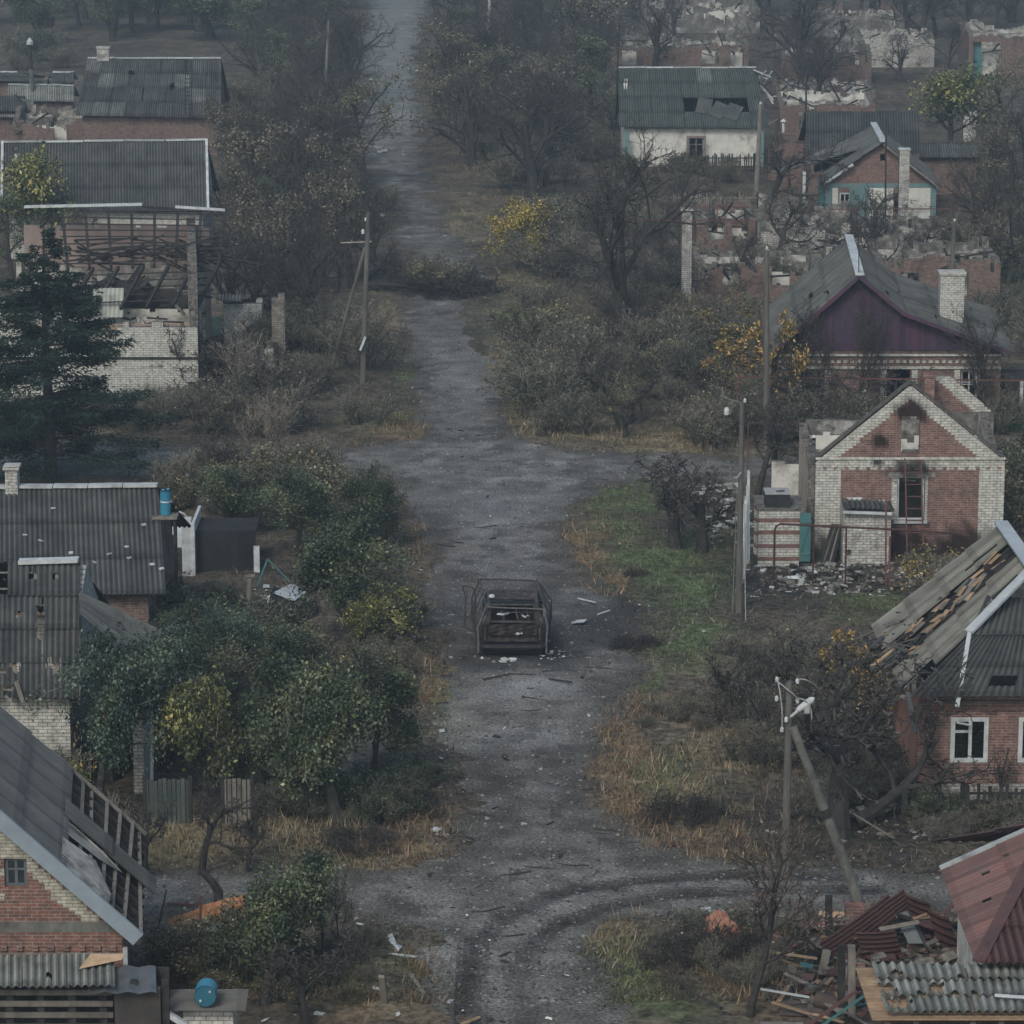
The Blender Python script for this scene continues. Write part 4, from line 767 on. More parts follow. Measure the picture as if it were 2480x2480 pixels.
b = MB(); q = G(602, 1552); b.tube([q, P(605, 1400, q.y)], .1, OLDWOOD(), 8); b.bar(P(592, 1396, q.y), P(618, 1393, q.y), .06, .08, OLDWOOD()); tag(b.build('wooden_post'), 'slim wooden post with short crosspiece in the bushes beside the black shed', 'post')
# L4 holed roof in front with right wing
Y4 = Yat(1700, 3.0); root = thing('holed_slate_house', 'white brick house with shell-holed grey corrugated roof, left edge', 'house', P(60, 1700, Y4).xy.to_3d()); rng = random.Random(44)
A, B, C, D = P(-70, 1400, Y4 + 4.6), P(190, 1366, Y4 + 4.6), P(190, 1690, Y4), P(-70, 1690, Y4); A = P(-70, 1366, Y4 + 4.6)
print('L4 zr', A.z, 'ze', C.z, 'W', (C.x - D.x)); b = MB()
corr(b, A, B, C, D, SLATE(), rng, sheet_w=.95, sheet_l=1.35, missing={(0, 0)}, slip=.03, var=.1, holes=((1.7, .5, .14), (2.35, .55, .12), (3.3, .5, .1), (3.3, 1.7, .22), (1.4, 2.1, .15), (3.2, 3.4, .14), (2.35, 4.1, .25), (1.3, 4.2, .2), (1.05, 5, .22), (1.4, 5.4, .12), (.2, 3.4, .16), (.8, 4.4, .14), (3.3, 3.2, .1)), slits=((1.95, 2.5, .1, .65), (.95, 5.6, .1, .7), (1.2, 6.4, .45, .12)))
corr(b, B + Vector((0, .03, 0)), A + Vector((0, .03, 0)), D + Vector((0, 9.2, 0)), C + Vector((0, 9.2, 0)), SLATE(), rng); b.build('roof', root); b = MB(); b.bar(P(46, 1368, Y4 + 4.6) + Vector((0, 0, .1)), B + Vector((0, 0, .13)), .4, .1, WPAINT()); b.build('ridge_cap', root)
b = MB(); e1, e2, e3, e4 = P(190, 1438, Y4 + 3.6), P(390, 1534, Y4 + 3.4), P(384, 1668, Y4 + .6), P(192, 1490, Y4 + .2)
corr(b, e1, e4, e3, e2, SLATE(), rng, sheet_w=1.0, sheet_l=1.5, slip=.03, var=.16, slits=((1.8, 1.7, .06, .5), (1, 3.0, .05, .5)), pitch=.16); b.build('wing_roof', root)
b = MB(); rafters(b, A - Vector((0, 0, .1)), B - Vector((0, 0, .1)), C - Vector((0, 0, .1)), D - Vector((0, 0, .1)), OLDWOOD(), 6, 8); b.build('roof_frame', root)
b = MB(); wall(b, (D.x, Y4 + .35), (1, 0), C.x - D.x - .3, lambda s: C.z - .05, -.1, WHITE(), DARKIN(), cell=(.6, .6)); wall(b, (C.x - .3, Y4 + .66), (0, 1), 8, lambda s: C.z - .05 + (A.z - C.z) * (1 - abs(s / 4.2 - 1)) if s < 8.4 else C.z, -.1, WHITESOOT(), DARKIN(), cell=(.6, .6)); wall(b, (D.x, Y4 + 8.8), (1, 0), C.x - D.x, lambda s: C.z, -.1, WHITE(), DARKIN()); wall(b, (e2.x - .3, Y4 + .9), (0, 1), 2.6, lambda s: e3.z - .1 + (e2.z - e3.z) * s / 2.6, -.1, WHITESOOT(), DARKIN()); b.build('wall', root)
b = MB(); b.bar(P(40, 1650, Y4 - .3), P(56, 1700, Y4 - .3), .12, .12, OLDWOOD()); b.build('hanging_board', root)
# green-grey sheet fence below
Yg = Yat(2000)
for j, (pa, pb, lab) in enumerate([(352, 462, 'grey-green corrugated fence section left of the gap, under the yellow-green tree'), (540, 612, 'weathered board fence section right of the gap')]):
    root = thing('sheet_fence', lab, 'fence', G(pa, 2000)); b = MB(); xa, xb = XA(pa, Yg), XA(pb, Yg); zt = P(400, 1888, Yg).z; n = int((xb - xa) / .12)
    for i in range(n): x = xa + (xb - xa) * i / n; b.box(x, x + .105, Yg + (.03 if i % 2 else 0), Yg + .03 + (.03 if i % 2 else 0), .02, zt + rng.uniform(-.05, .05), mat('green_grey_sheet', (.05, .065, .058), (.075, .085, .078), 2, stain=(.03, .03, .03)) if j == 0 else OLDWOOD(), (rng.uniform(.7, 1.1),) * 3)
    b.build('panel', root); 
    for px in (pa, pb): b = MB(); q = G(px, 2002); b.bar(q + Vector((0, .1, 0)), q + Vector((0, .1, zt + .1)), .1, .1, CHAR()); b.build('post', root)
b = MB(); q = G(601, 2044); b.tube([q, P(603, 1995, q.y)], .12, CHAR(), 8); tag(b.build('charred_stump'), 'short charred post in the grass below the board fence', 'post')
b = MB(); q = G(368, 1880)
b = MB(); q = G(368, 1950); b.tube([q, P(368, 1740, q.y)], .05, WPAINT(), 8); tag(b.build('white_pipe'), 'thin white vertical pipe rising between the two leafy trees at lower left', 'pipe')
# L5 decorated brick gable, bottom left
Y5 = Yat(2275, 3.1); rng = random.Random(55); root = thing('patterned_brick_house', 'red and cream patterned brick gable house with half-stripped roof, bottom left', 'house', (P(150, 2300, Y5).x, Y5, 0))
E = P(335, 2275, Y5 - .45); T1 = P(0, 1985, Y5 - .45); sl = (T1.z - E.z) / (E.x - T1.x); xap = T1.x - 1.6; zap = T1.z + 1.6 * sl; sk = -.6; D5 = 6.6
print('L5 slope', math.degrees(math.atan(sl)), 'E', E, 'zap', zap); xr = E.x - .4; g = lambda x: E.z - .22 + (E.x - x) * sl
x00 = 2 * xap - xr; CR = mat('cream_brick_plain', (.40, .38, .30), (.33, .31, .25), 6); crm = brick('cream_brick', (.44, .42, .34), (.36, .34, .27), (.2, .18, .16), h=.082, stain=(.1, .08, .07), stain_amt=.5, stain_scale=1.4)
redp = brick('patterned_red_brick', (.20, .085, .06), (.13, .07, .06), (.22, .195, .17), w=.26, h=.082, stain=(.07, .05, .045), stain_amt=.75, stain_scale=1.3)
wz0, wz1, wxa, wxb = P(0, 2149, Y5).z, P(0, 2080, Y5).z, P(10, 2100, Y5).x, P(65, 2100, Y5).x
def pat(s, z):
    x = x00 + s; k = E.x - (z - E.z) / sl - x; zz = z - E.z
    if zz < -.02: return redp
    if zz < .28: return CONC()
    if z > wz1 + .02 and k > .0: return crm
    if .55 < k < .95: return crm
    if z > wz0 - .1 and k < 1.6 and x > wxb + .05: return redp
    if zz < 1.25 and abs(((x - wxb) % 1.9) - .95) + abs(zz - .85) * 1.6 < .5: return crm
    if x < wxb + .2 and zz > 1.35 and zz < 1.5: return crm
    return redp
b = MB(); wall(b, (x00, Y5), (1, 0), xr - x00, lambda s: g(xap + abs(x00 + s - xap)), -.1, redp, DARKIN(), cell=(.13, .082), matfn=pat, openings=((wxa - x00, wxb - x00, wz0, wz1),))
b.build('wall', root)
b = MB(); wall(b, (xr, Y5 + .305), (sk, D5 - .3), D5 - .3, lambda s: g(xr) - .05, -.1, redp, DARKIN(), cell=(.6, .6)); wall(b, (xr + sk, Y5 + D5), (-1, 0), xr - x00, lambda s: g(xap + abs((xr - s) - xap)), -.1, redp, mat('dusty_interior', (.16, .13, .11), (.1, .085, .075), 2)); b.build('back_wall', root)
window(root, wxa, wxb, wz0, wz1, Y5 + .08, mat('slate_grey_paint', (.10, .115, .125), (.08, .09, .1), 4), trans=(.6,), w=.075, pane=True)
b = MB()
for i in range(24): x = x00 + (xr - x00) * (i + .2) / 24; b.box(x, x + .14, Y5 - .06, Y5 - .003, E.z - .42, E.z - .3, redp)
b.box(x00, xr, Y5 - .09, Y5 - .003, E.z - .54, E.z - .47, redp); b.build('brick_cornice', root)
b = MB(); b.bar(T1 + Vector((-.8, 0, .8 * sl)), E, .08, .34, mat('grey_blue_barge', (.22, .26, .29), (.18, .21, .24), 2, rough=.5)); b.build('barge_board', root)
rdg0 = Vector((xap, Y5 - .45, zap)); rdg1 = Vector((xap + sk, Y5 + D5 + .3, zap)); ev0 = E + Vector((.05, .02, .02)); ev1 = Vector((E.x + sk, Y5 + D5 + .3, E.z)); W_ = D5 + .75
kk = (P(130, 1885, Y5 + 6).x - xap) / (E.x - xap); kk = .62
b = MB(); m0 = rdg0.lerp(ev0, .63); m1 = rdg1.lerp(ev1, .60); corr(b, rdg0, rdg1, m1, m0, mat('black_slate_sheet', (.075, .08, .082), (.06, .064, .066), 1.5, stain=(.13, .13, .13), stain_amt=.4), rng, sheet_w=1.2, sheet_l=1.5, pitch=.2, amp=.04, var=.06)
a0 = m0.lerp(m1, .45); a1 = m0.lerp(m1, .62); c0 = ev0.lerp(ev1, .42); c1 = ev0.lerp(ev1, .58); c0 += (c0 - a0) * .12; c1 += (c1 - a1) * .12; up = Vector((.0, 0, .12)); corr(b, a0 + up, a1 + up, c1 + up, c0 + up, SLATEDK(), rng, sheet_w=1.2, sheet_l=1.4, pitch=.13); b.build('roof', root)
b = MB(); dn = Vector((0, 0, -.1)); rafters(b, m0 + dn, m1 + dn, ev1 + dn, ev0 + dn, CHAR(), 11, 0, .1, .16)
for t in np.linspace(.06, .97, 7): p0 = m0.lerp(ev0, t) + Vector((0, 0, .03)); p1 = m1.lerp(ev1, t) + Vector((0, 0, .03)); b.bar(p0 + Vector((rng.uniform(-.06, .06), 0, 0)), p1 + Vector((rng.uniform(-.1, .06), 0, 0)), .085, .045, OLDWOOD(), (rng.uniform(.6, 1),) * 3)
b.bar(ev1, rdg1.lerp(ev1, .5), .08, .16, OLDWOOD()); b.build('roof_frame', root)
b = MB(); b.mesh([m0.lerp(m1, .05) + up, m0.lerp(m1, .22) + up * 2, m0.lerp(ev0, .42).lerp(m1.lerp(ev1, .42), .25) + up * 2.2, m0.lerp(ev0, .62).lerp(m1.lerp(ev1, .62), .12) + up, m0.lerp(ev0, .6) + up, m0.lerp(ev0, .3) + up * .5], [(0, 1, 2, 3, 4, 5)], PLASTER(), (.9, .88, .85))
b.mesh([m0.lerp(m1, .32) + up, m0.lerp(m1, .45) + up, m0.lerp(ev0, .5).lerp(m1.lerp(ev1, .5), .42) + up * 1.5, m0.lerp(ev0, .75).lerp(m1.lerp(ev1, .75), .4) + up, m0.lerp(ev0, .45).lerp(m1.lerp(ev1, .45), .34) + up], [(0, 1, 2, 3, 4)], PLASTER(), (.8, .78, .75)); b.build('torn_felt', root)
b = MB(); q = P(330, 2360, Y5 - .2); b.box(xr + .02, xr + .12, Y5 - .2, Y5 - .1, 0, E.z - .3, WPAINT(), (.8,) * 3); b.build('downpipe', root)
# awning in front
Y6 = Yat(2395, 2.75); root = thing('corrugated_awning', 'old corrugated asbestos awning over a slatted black shed front, bottom left corner', 'awning', (P(150, 2400, Y6).x, Y6, 0)); b = MB()
A, B, C, D = P(-60, 2318, Y6 + 1.5), P(392, 2312, Y6 + 1.5), P(396, 2394, Y6), P(-60, 2398, Y6); print('awn z', A.z, C.z)
corr(b, A, B, C, D, SLATELT(), rng, sheet_w=1.15, sheet_l=2.2, pitch=.18, amp=.04, missing={(3, 0)}, slip=.05, holes=((.9, .4, .07), (1.6, 1, .06), (3.3, 1.9, .3)), var=.12); b.build('roof', root)
b = MB(); b.sheet((A.lerp(B, .78)).lerp(D.lerp(C, .78), .62) - Vector((0, 0, .08)), (1, 0, 0), (C - B), 1.5, 1.2, mat('zinc_sheet', (.16, .17, .18), (.10, .105, .11), 2, rough=.4, metal=.4), rng, (1, 1, 1), 3, .03); b.build('zinc_patch', root)
b = MB(); p = (A.lerp(B, .67)).lerp(D.lerp(C, .67), .45) + Vector((0, 0, .16)); b.mesh([p + Vector((-.45, -.2, -.05)), p + Vector((.45, .1, .05)), p + Vector((.5, .3, .12)), p + Vector((-.25, .35, .1))], [(0, 1, 2, 3)], TANWOOD(), (1.3, 1.3, 1.3)); b.build('torn_board', root)
b = MB(); yy = Y6 + .35
for i in range(7): x = D.x + (C.x - D.x) * i / 6; b.box(x - .08, x + .08, yy, yy + .12, 0, C.z + .05, CHAR())
for k in range(7): z = C.z - .2 - k * .26; b.box(D.x, D.x + (C.x - D.x) * .72, yy - .05, yy - .004, z - .07, z + .05, OLDWOOD(), (rng.uniform(.3, .8),) * 3)
b.box(D.x, C.x, yy + .9, yy + 1.0, 0, C.z, CHAR()); b.box(D.x + (C.x - D.x) * .73, C.x - .1, yy - .1, yy + .05, 0, C.z - .1, mat('rusty_black_sheet', (.035, .032, .03), (.06, .05, .045), 2)); b.build('shed_front', root)
# barrel on small corrugated roof
Y7 = Yat(2452, 2.0); root = thing('small_corrugated_shed', 'low white brick shed with grey corrugated roof under the lying blue barrel', 'shed', (P(500, 2460, Y7).x, Y7, 0)); b = MB(); A, B, C, D = P(402, 2398, Y7 + 1.3), P(600, 2402, Y7 + 1.3), P(592, 2456, Y7), P(408, 2450, Y7)
corr(b, D, A, B, C, mat('ribbed_grey_sheet', (.12, .115, .105), (.09, .088, .08), 2), rng, sheet_w=1.3, sheet_l=2.2, pitch=.09, amp=.02, var=.1); b.build('roof', root); b = MB(); wall(b, (P(440, 2470, Y7).x, Y7 + .3), (1, 0), P(562, 2470, Y7).x - P(440, 2470, Y7).x, lambda s: D.z - .1, -.1, WHITE(), th=.9); b.build('wall', root)
b = MB(); b.bar(P(408, 2456, Y7 - .1), P(452, 2484, Y7 - .1), .14, .12, WPAINT()); b.build('loose_batten', root)
zc = P(497, 2410, Y7 + .5).z; rad = (P(523, 2400, Y7).x - P(470, 2400, Y7).x) / 2; cc = P(497, 2412, Y7 + .1); barrel('lying_blue_barrel', 'blue plastic barrel lying on the small corrugated shed roof, end towards the viewer', cc + Vector((0, .5, 0)), cc, rad, BLUE)
# ------------------------------------------------------------------ houses on the right of the street
rng = random.Random(202)
def gable_front(name, label, cat, pl, pa, pr, Yf, D, skew, mw, mroof, over=.4, kink=None, ops=(), matfn=None, cell=(.6, .6), roof=True, kinkL=None, roofkw=None, zb=-.1, back=True, cap=True, lskip=False, side=None, mint=None, colfn=None):
    """gable wall facing the street end: eave-left, apex, eave-right given in pixels at depth Yf; optional kink point(s) of the rake"""
    L_, A_, R_ = P(*pl, Yf), P(*pa, Yf), P(*pr, Yf); K_ = P(*kink, Yf) if kink else None; KL = P(*kinkL, Yf) if kinkL else None
    root = thing(name, label, cat, ((L_.x + R_.x) / 2, Yf, 0)); pts = [L_] + ([KL] if KL else []) + [A_] + ([K_] if K_ else []) + [R_]
    xl, xr = L_.x + over * .8, R_.x - over * .8
    def top(x):
        for a, b in zip(pts[:-1], pts[1:]):
            if a.x <= x <= b.x: return a.z + (b.z - a.z) * (x - a.x) / (b.x - a.x) - .1
        return pts[0].z if x < pts[0].x else pts[-1].z
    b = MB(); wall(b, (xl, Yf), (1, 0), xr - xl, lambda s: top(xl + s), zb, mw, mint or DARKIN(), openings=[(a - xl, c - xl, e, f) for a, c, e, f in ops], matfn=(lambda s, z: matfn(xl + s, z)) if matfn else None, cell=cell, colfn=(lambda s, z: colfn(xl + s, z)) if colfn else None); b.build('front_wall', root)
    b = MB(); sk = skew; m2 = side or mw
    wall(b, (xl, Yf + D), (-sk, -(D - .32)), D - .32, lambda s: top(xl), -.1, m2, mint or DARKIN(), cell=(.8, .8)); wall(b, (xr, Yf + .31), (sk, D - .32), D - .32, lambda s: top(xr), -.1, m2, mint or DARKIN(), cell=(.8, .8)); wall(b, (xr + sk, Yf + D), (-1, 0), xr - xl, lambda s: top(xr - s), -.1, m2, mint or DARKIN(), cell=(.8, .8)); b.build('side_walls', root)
    if roof:
        y0, y1 = -over, D + over * .5; off = lambda p, dy: p + Vector((sk * (dy / D), dy, 0)); kw = dict(sheet_w=1.2, sheet_l=1.5, pitch=.17, var=.1); kw.update(roofkw or {}); b = MB(); seq = pts
        ia = pts.index(A_)
        for a, c in zip(pts[:ia], pts[1:ia + 1]):
            if lskip: continue
            corr(b, off(c, y0), off(c, y1), off(a, y1), off(a, y0), mroof, rng, **kw)
        for a, c in zip(pts[ia:-1], pts[ia + 1:]): corr(b, off(a, y0), off(a, y1), off(c, y1), off(c, y0), mroof, rng, **kw)
        b.build('roof', root)
        if cap:
            b = MB(); u = Vector((0, 0, .14)); n = 4
            for i in range(n): b.bar(off(A_, y0 + (y1 - y0) * i / n) + u, off(A_, y0 + (y1 - y0) * (i + 1) / n) + u * rng.uniform(.9, 1.2), .38, .09, WPAINT(), (rng.uniform(.85, 1.05),) * 3)
            b.build('ridge_cap', root)
    print('GAB', name, 'zap', round(A_.z, 2), 'zeL', round(L_.z, 2), 'zeR', round(R_.z, 2), 'W', round(R_.x - L_.x, 1), 'Y', round(Yf, 1))
    return root, pts, top, xl, xr
# R0 far ruins behind
for i, a in enumerate([("ruined_house", 'gutted house with two square window holes behind the green-grey slate roof, upper right', 1480, 1812, 172, 2.1, 7, 31, REDOLD(), None, 3, .4),
                       ("ruined_house", 'ruined brick house with white plaster panel behind the big dark bare tree', 1890, 2110, 205, 2.4, 8, 32, REDOLD(), None, 2, .6),
                       ("ruined_house", 'roofless whitish brick walls left of the tall dark doorway ruin, upper right', 2085, 2262, 165, 2.5, 6, 33, WHITESOOT(), WHITESOOT(), 1, .3),
                       ("ruined_house", 'tall roofless ruin with white jambs at the upper right edge', 2345, 2520, 190, 3.4, 7, 34, REDOLD(), PLASTER(), 1, .35),
                       ("ruined_house", 'collapsed house at the top edge right of centre, mostly hidden by bare trees', 1560, 1840, 82, 2.4, 9, 35, BURNT(), None, 3, .7),
                       ("ruined_house", 'ruins with broken white corner left of the knotty bare tree at the top edge', 1975, 2190, 92, 2.0, 8, 36, BURNT(), REDOLD(), 2, .7),
                       ("ruined_house", 'low rubble-strewn walls between the big dark tree and the yellow tree', 1880, 2120, 262, 1.3, 7, 37, REDOLD(), PLASTER(), 3, .5)]):
    nm, lab, xa, xb, base, zt, dep, sd, m, mk, cr, ro = a; Y = Yat(base); L = XA(xb, Y) - XA(xa, Y)
    ops = {0: [(L * .66, L * .66 + 1.5, .6, 1.9), (L * .87, L * .87 + 1.1, .2, 2.0), (L * .08, L * .08 + 1.2, .5, 1.7)], 3: [(L * .06, L * .45, .0, 3.0)], 2: []}.get(i, [(L * .25, L * .25 + 1, .6, 1.7)])
    r_ = ruin(nm, lab, xa, xb, base, zt, dep, sd, m, mk, cross=cr, rough=ro, ops=ops, rub=90)[0]
b = MB(); q = P(2392, 140, Yat(190) + .1); b.box(P(2352, 130, Yat(190)).x, P(2378, 130, Yat(190)).x, Yat(190) + .5, Yat(190) + .6, 0, 3.2, TEAL(), (.9, 1, 1)); tag(b.build('faded_green_door'), 'faded green door leaf in the tall ruin at the upper right edge', 'door')
# R1 green-grey roof over white wall
Ye = Yat(312, 2.7); xs0, xs1 = P(1500, 312, Ye).x, P(1860, 312, Ye).x
r1, A, B, C, D, Y1 = front_house('white_walled_house', 'white limewashed house under a long slate roof with a hole of displaced sheets, upper right', 'house', (1497, 166), (1832, 166), (1499, 308), (1862, 310), 2.7, 3.9, mat('mossy_slate_sheet', (.055, .066, .062), (.08, .092, .084), 1.3, stain=(.035, .043, .04), stain_amt=.6), CLEANPL(), rng, sheet_w=1.05, sheet_l=1.5, var=.1, capw=.12, missing={(5, 2), (6, 2), (4, 2), (7, 2)}, wall_in=.35, patch={(5, 0)}, slip=.03,
    ops=[(P(1668, 350, Ye + .4).x - P(1499, 308, Ye).x - .35, P(1704, 350, Ye + .4).x - P(1499, 308, Ye).x - .35, P(0, 385, Ye + .4).z, P(0, 334, Ye + .4).z)])
wx0, wx1, wz0, wz1 = P(1668, 350, Ye + .4).x, P(1704, 350, Ye + .4).x, P(0, 385, Ye + .4).z, P(0, 334, Ye + .4).z
window(r1, wx0, wx1, wz0, wz1, Ye + .5, OLDWOOD(), trans=(.68,), w=.07); b = MB(); m = mat('mauve_surround', (.2, .15, .15), (.17, .13, .13), 3)
b.box(wx0 - .16, wx0, Ye + .36, Ye + .397, wz0, wz1 + .15, m); b.box(wx1, wx1 + .16, Ye + .36, Ye + .397, wz0, wz1 + .15, m); b.box(wx0, wx1, Ye + .36, Ye + .397, wz1, wz1 + .15, m); b.build('window_surround', r1)
b = MB(); TL0 = mat('pale_teal_paint', (.12, .20, .20), (.10, .165, .17), 3, stain=(.2, .22, .2), stain_amt=.6); b.box(C.x - .8, C.x - .34, Ye + .37, Ye + .397, 0, 2.5, TL0); b.build('teal_corner_panel', r1); b = MB(); b.box(D.x + .34, D.x + .7, Ye + .37, Ye + .397, 0, 2.5, TL0); b.build('teal_corner_panel', r1)
for i, (px, py, ang) in enumerate([(1693, 262, .2), (1725, 272, .5), (1757, 276, .45)]):
    b = MB(); q = A.lerp(B, (px - 1497) / 335).lerp(D.lerp(C, (px - 1497) / 335), (py - 166) / 143) + Vector((0, 0, .16)); dn = (D - A).normalized(); ax = Vector((math.cos(ang), 0, 0)) + dn * math.sin(ang); ay = dn * math.cos(ang) - Vector((math.sin(ang), 0, 0)); b.sheet(q, ax, ay, 1.0, 1.35, SLATE(), rng, (1.0,) * 3, 6, .03); tag(b.build('slipped_roof_sheet'), 'slipped corrugated sheet lying askew on the white walled house roof', 'roof sheet', 'slipped sheets on the slate roof, upper right')
b = MB(); 
for i in range(14): t = i / 14; b.bar(P(1815 + rng.uniform(-8, 20), 165 + rng.uniform(0, 90), Y1 + 4), P(1840 + rng.uniform(-5, 40), 168 + rng.uniform(0, 100), Y1 + 2.5), .09, .06, rng.choice([OLDWOOD(), CHAR(), WPAINT()]))
tag(b.build('splintered_roof_timber'), 'splintered boards hanging off the right end of the slate roof, upper right', 'timber', kind='stuff')
# R1b dark roof behind teal gable house, small shed
front_house('dark_gable_shed', 'dark slate roofed building behind the teal and brick gable house', 'house', (1952, 272), (2224, 272), (1952, 372), (2228, 372), 2.6, 3.2, SLATEDK(), REDOLD(), rng, cap=False, sheet_w=1.2, sheet_l=1.6)
front_house('grey_low_roof', 'low grey felt roof right of the teal and brick gable house', 'shed', (2226, 348), (2370, 352), (2226, 384), (2380, 384), 2.4, 1.6, SLATE(), REDOLD(), rng, cap=False, sheet_w=1.2, sheet_l=1.6)
ruin('burnt_brick_house', 'burnt brick walls with white coping above the dark roof, upper right', 1888, 2118, 345, 2.6, 5, 41, REDOLD(), CLEANPL(), cross=2, rough=.25)
Yc = Yat(440); rr2 = thing('ruined_brick_stub', 'ruined brick house corner with stout square chimney, left of the teal gable house', 'ruined house', G(1900, 440)); b = MB(); wall(b, (XA(1860, Yc), Yc), (1, 0), 2.6, broken(random.Random(2), 2.6, 2.4, 2.2, .4), -.1, REDOLD(), None, RUBB(), step=True, cell=(.26, .1), openings=((.1, .9, .9, 1.9),)); b.build('wall', rr2); chimney(rr2, 1906, 322, 420, 38, Yc + 1.2, REDOLD())
b = MB(); q = P(1897, 322, Yc + 1.6); b.tube([q - Vector((0, 0, .2)), q + Vector((0, 0, .75))], .09, WPAINT(), 8); b.tube([q + Vector((0, 0, .75)), q + Vector((0, 0, .9))], [.22, .05], WPAINT(), 8); b.build('flue_pipe', rr2)
b = MB(); wall(b, (XA(2332, Yat(345)), Yat(345)), (1, 0), .9, lambda s: 2.2, -.1, CLEANPL(), None, RUBB(), th=.7); tag(b.build('white_pillar'), 'square white pillar with cap in front of the big yellow-leaved tree', 'pillar')
# R2 teal and brick gable house
Y2 = Yat(532); r2_, pts, top, xl, xr = gable_front('teal_gable_house', 'brick gable house painted teal and white below, with slate roof sweeping down to the left', 'house', (1988, 446), (2138, 346), (2274, 452), Y2, 9.0, .35, RED(), SLATE(), ops=[(P(2132, 380, Y2).x, P(2146, 380, Y2).x, P(0, 390, Y2).z, P(0, 373, Y2).z), (P(2034, 490, Y2).x, P(2058, 490, Y2).x, P(0, 520, Y2).z, P(0, 468, Y2).z), (P(2166, 490, Y2).x, P(2180, 490, Y2).x, P(0, 515, Y2).z, P(0, 468, Y2).z)], side=TEAL())
zt = P(0, 442, Y2).z; zm = P(0, 452, Y2).z; b = MB(); y = Y2 - .03; TL = mat('pale_teal_paint', (.13, .23, .24), (.11, .19, .2), 3, stain=(.2, .22, .2), stain_amt=.4)
def panel(a, c, p0, p1, m): b.box(P(a, 450, Y2).x, P(c, 450, Y2).x, y, Y2 - .003, P(0, p1, Y2).z, P(0, p0, Y2).z, m)
panel(1998, 2015, 444, 530, TL); panel(2255, 2268, 444, 530, TL); panel(2015, 2255, 444, 454, TL); panel(2058, 2105, 454, 530, TL)
b.build('teal_band', r2_); y = Y2 - .034
for qa, qb in ((2016, 2030), (2105, 2164), (2182, 2254)): b = MB(); panel(qa, qb, 455, 530, CLEANPL()); b.build('white_panel', r2_)
window(r2_, P(2033, 490, Y2).x, P(2058, 490, Y2).x, P(0, 520, Y2).z, P(0, 467, Y2).z, Y2 - .06, trans=()); b = MB(); b.bar(P(1995, 446, Y2 - .42), P(2066, 398, Y2 - .42), .06, .14, WPAINT()); b.bar(P(2140, 350, Y2 - .42), P(2272, 452, Y2 - .42), .06, .12, OLDWOOD()); b.build('barge_board', r2_)
wl0, wl1 = P(2072, 384, Y2 + 2.5), P(1874, 424, Y2 + 2.0); b = MB(); corr(b, P(2118, 312, Y2 + 8), P(2098, 360, Y2 + 3), P(1874, 424, Y2 + 2), P(1905, 404, Y2 + 7), SLATE(), rng, sheet_w=1.2, sheet_l=1.5, pitch=.17, slip=.03); b.build('side_wing_roof', r2_)
b = MB(); xx = P(1880, 424, Y2 + 2.4).x; wall(b, (xx, Y2 + 2.5), (1, 0), xl - xx, lambda s: P(1880, 430, Y2 + 2.4).z + s * .12, -.1, REDOLD(), DARKIN(), openings=((.6, 1.3, 0, 1.7),)); b.box(P(1945, 430, Y2 + 2).x, P(1952, 430, Y2 + 2).x, Y2 + 2.2, Y2 + 2.3, 0, 2.6, WPAINT()); b.build('side_wing_wall', r2_)
# pillar and ruins in front of it
Yk = Yat(560); b = MB(); wall(b, (P(2176, 500, Yk).x, Yk), (1, 0), .58, lambda s: P(0, 364, Yk).z, -.1, WHITESOOT(), None, RUBB(), th=.55, step=False); b.box(P(2176, 500, Yk).x - .05, P(2176, 500, Yk).x + .63, Yk - .05, Yk + .6, P(0, 364, Yk).z + .01, P(0, 364, Yk).z + .09, WPAINT()); tag(b.build('sooty_chimney_stack'), 'tall sooty brick chimney stack standing alone before the teal gable house', 'chimney')
ruin('low_ruin', 'wide flattened ruin of white brick walls below the teal gable house', 1842, 2100, 640, 1.7, 7.5, 51, WHITESOOT(), BURNT(), cross=2, rough=.5, back=1.3, rub=260)
ruin('low_ruin', 'long collapsed row of charred plaster walls between the teal gable house and the purple gable', 2000, 2330, 655, 1.3, 8.5, 52, WHITESOOT(), BURNT(), cross=4, rough=.45, back=1.2, rub=380)
ruin('low_ruin', 'broken brick walls with white plaster left of the purple gable house', 1690, 1990, 735, 1.7, 7, 53, REDOLD(), None, cross=1, rough=.4, back=1.1, rub=160)
ruin('low_ruin', 'brick shed ruin with plaster end wall behind the purple gable roof', 2120, 2420, 760, 2.7, 5, 54, REDOLD(), None, cross=2, rough=.3, rub=80)
ruin('roofless_outbuilding', 'low roofless brick outbuilding with dark doorway beside the tall white brick gate pillar', 1686, 1830, 620, 2.0, 5.5, 55, REDOLD(), REDOLD(), cross=0, rough=.2, rub=60)
Yk = Yat(770); xa = P(1651, 600, Yk).x; b = MB(); wall(b, (xa, Yk), (1, 0), .5, lambda s: P(0, 512, Yk).z, -.1, WHITESOOT(), None, RUBB(), th=.5); b.box(xa - .06, xa + .56, Yk - .06, Yk + .56, P(0, 512, Yk).z + .01, P(0, 506, Yk).z, WHITE()); tag(b.build('gate_pillar'), 'tall white brick gate pillar right of the large bare tree', 'pillar')
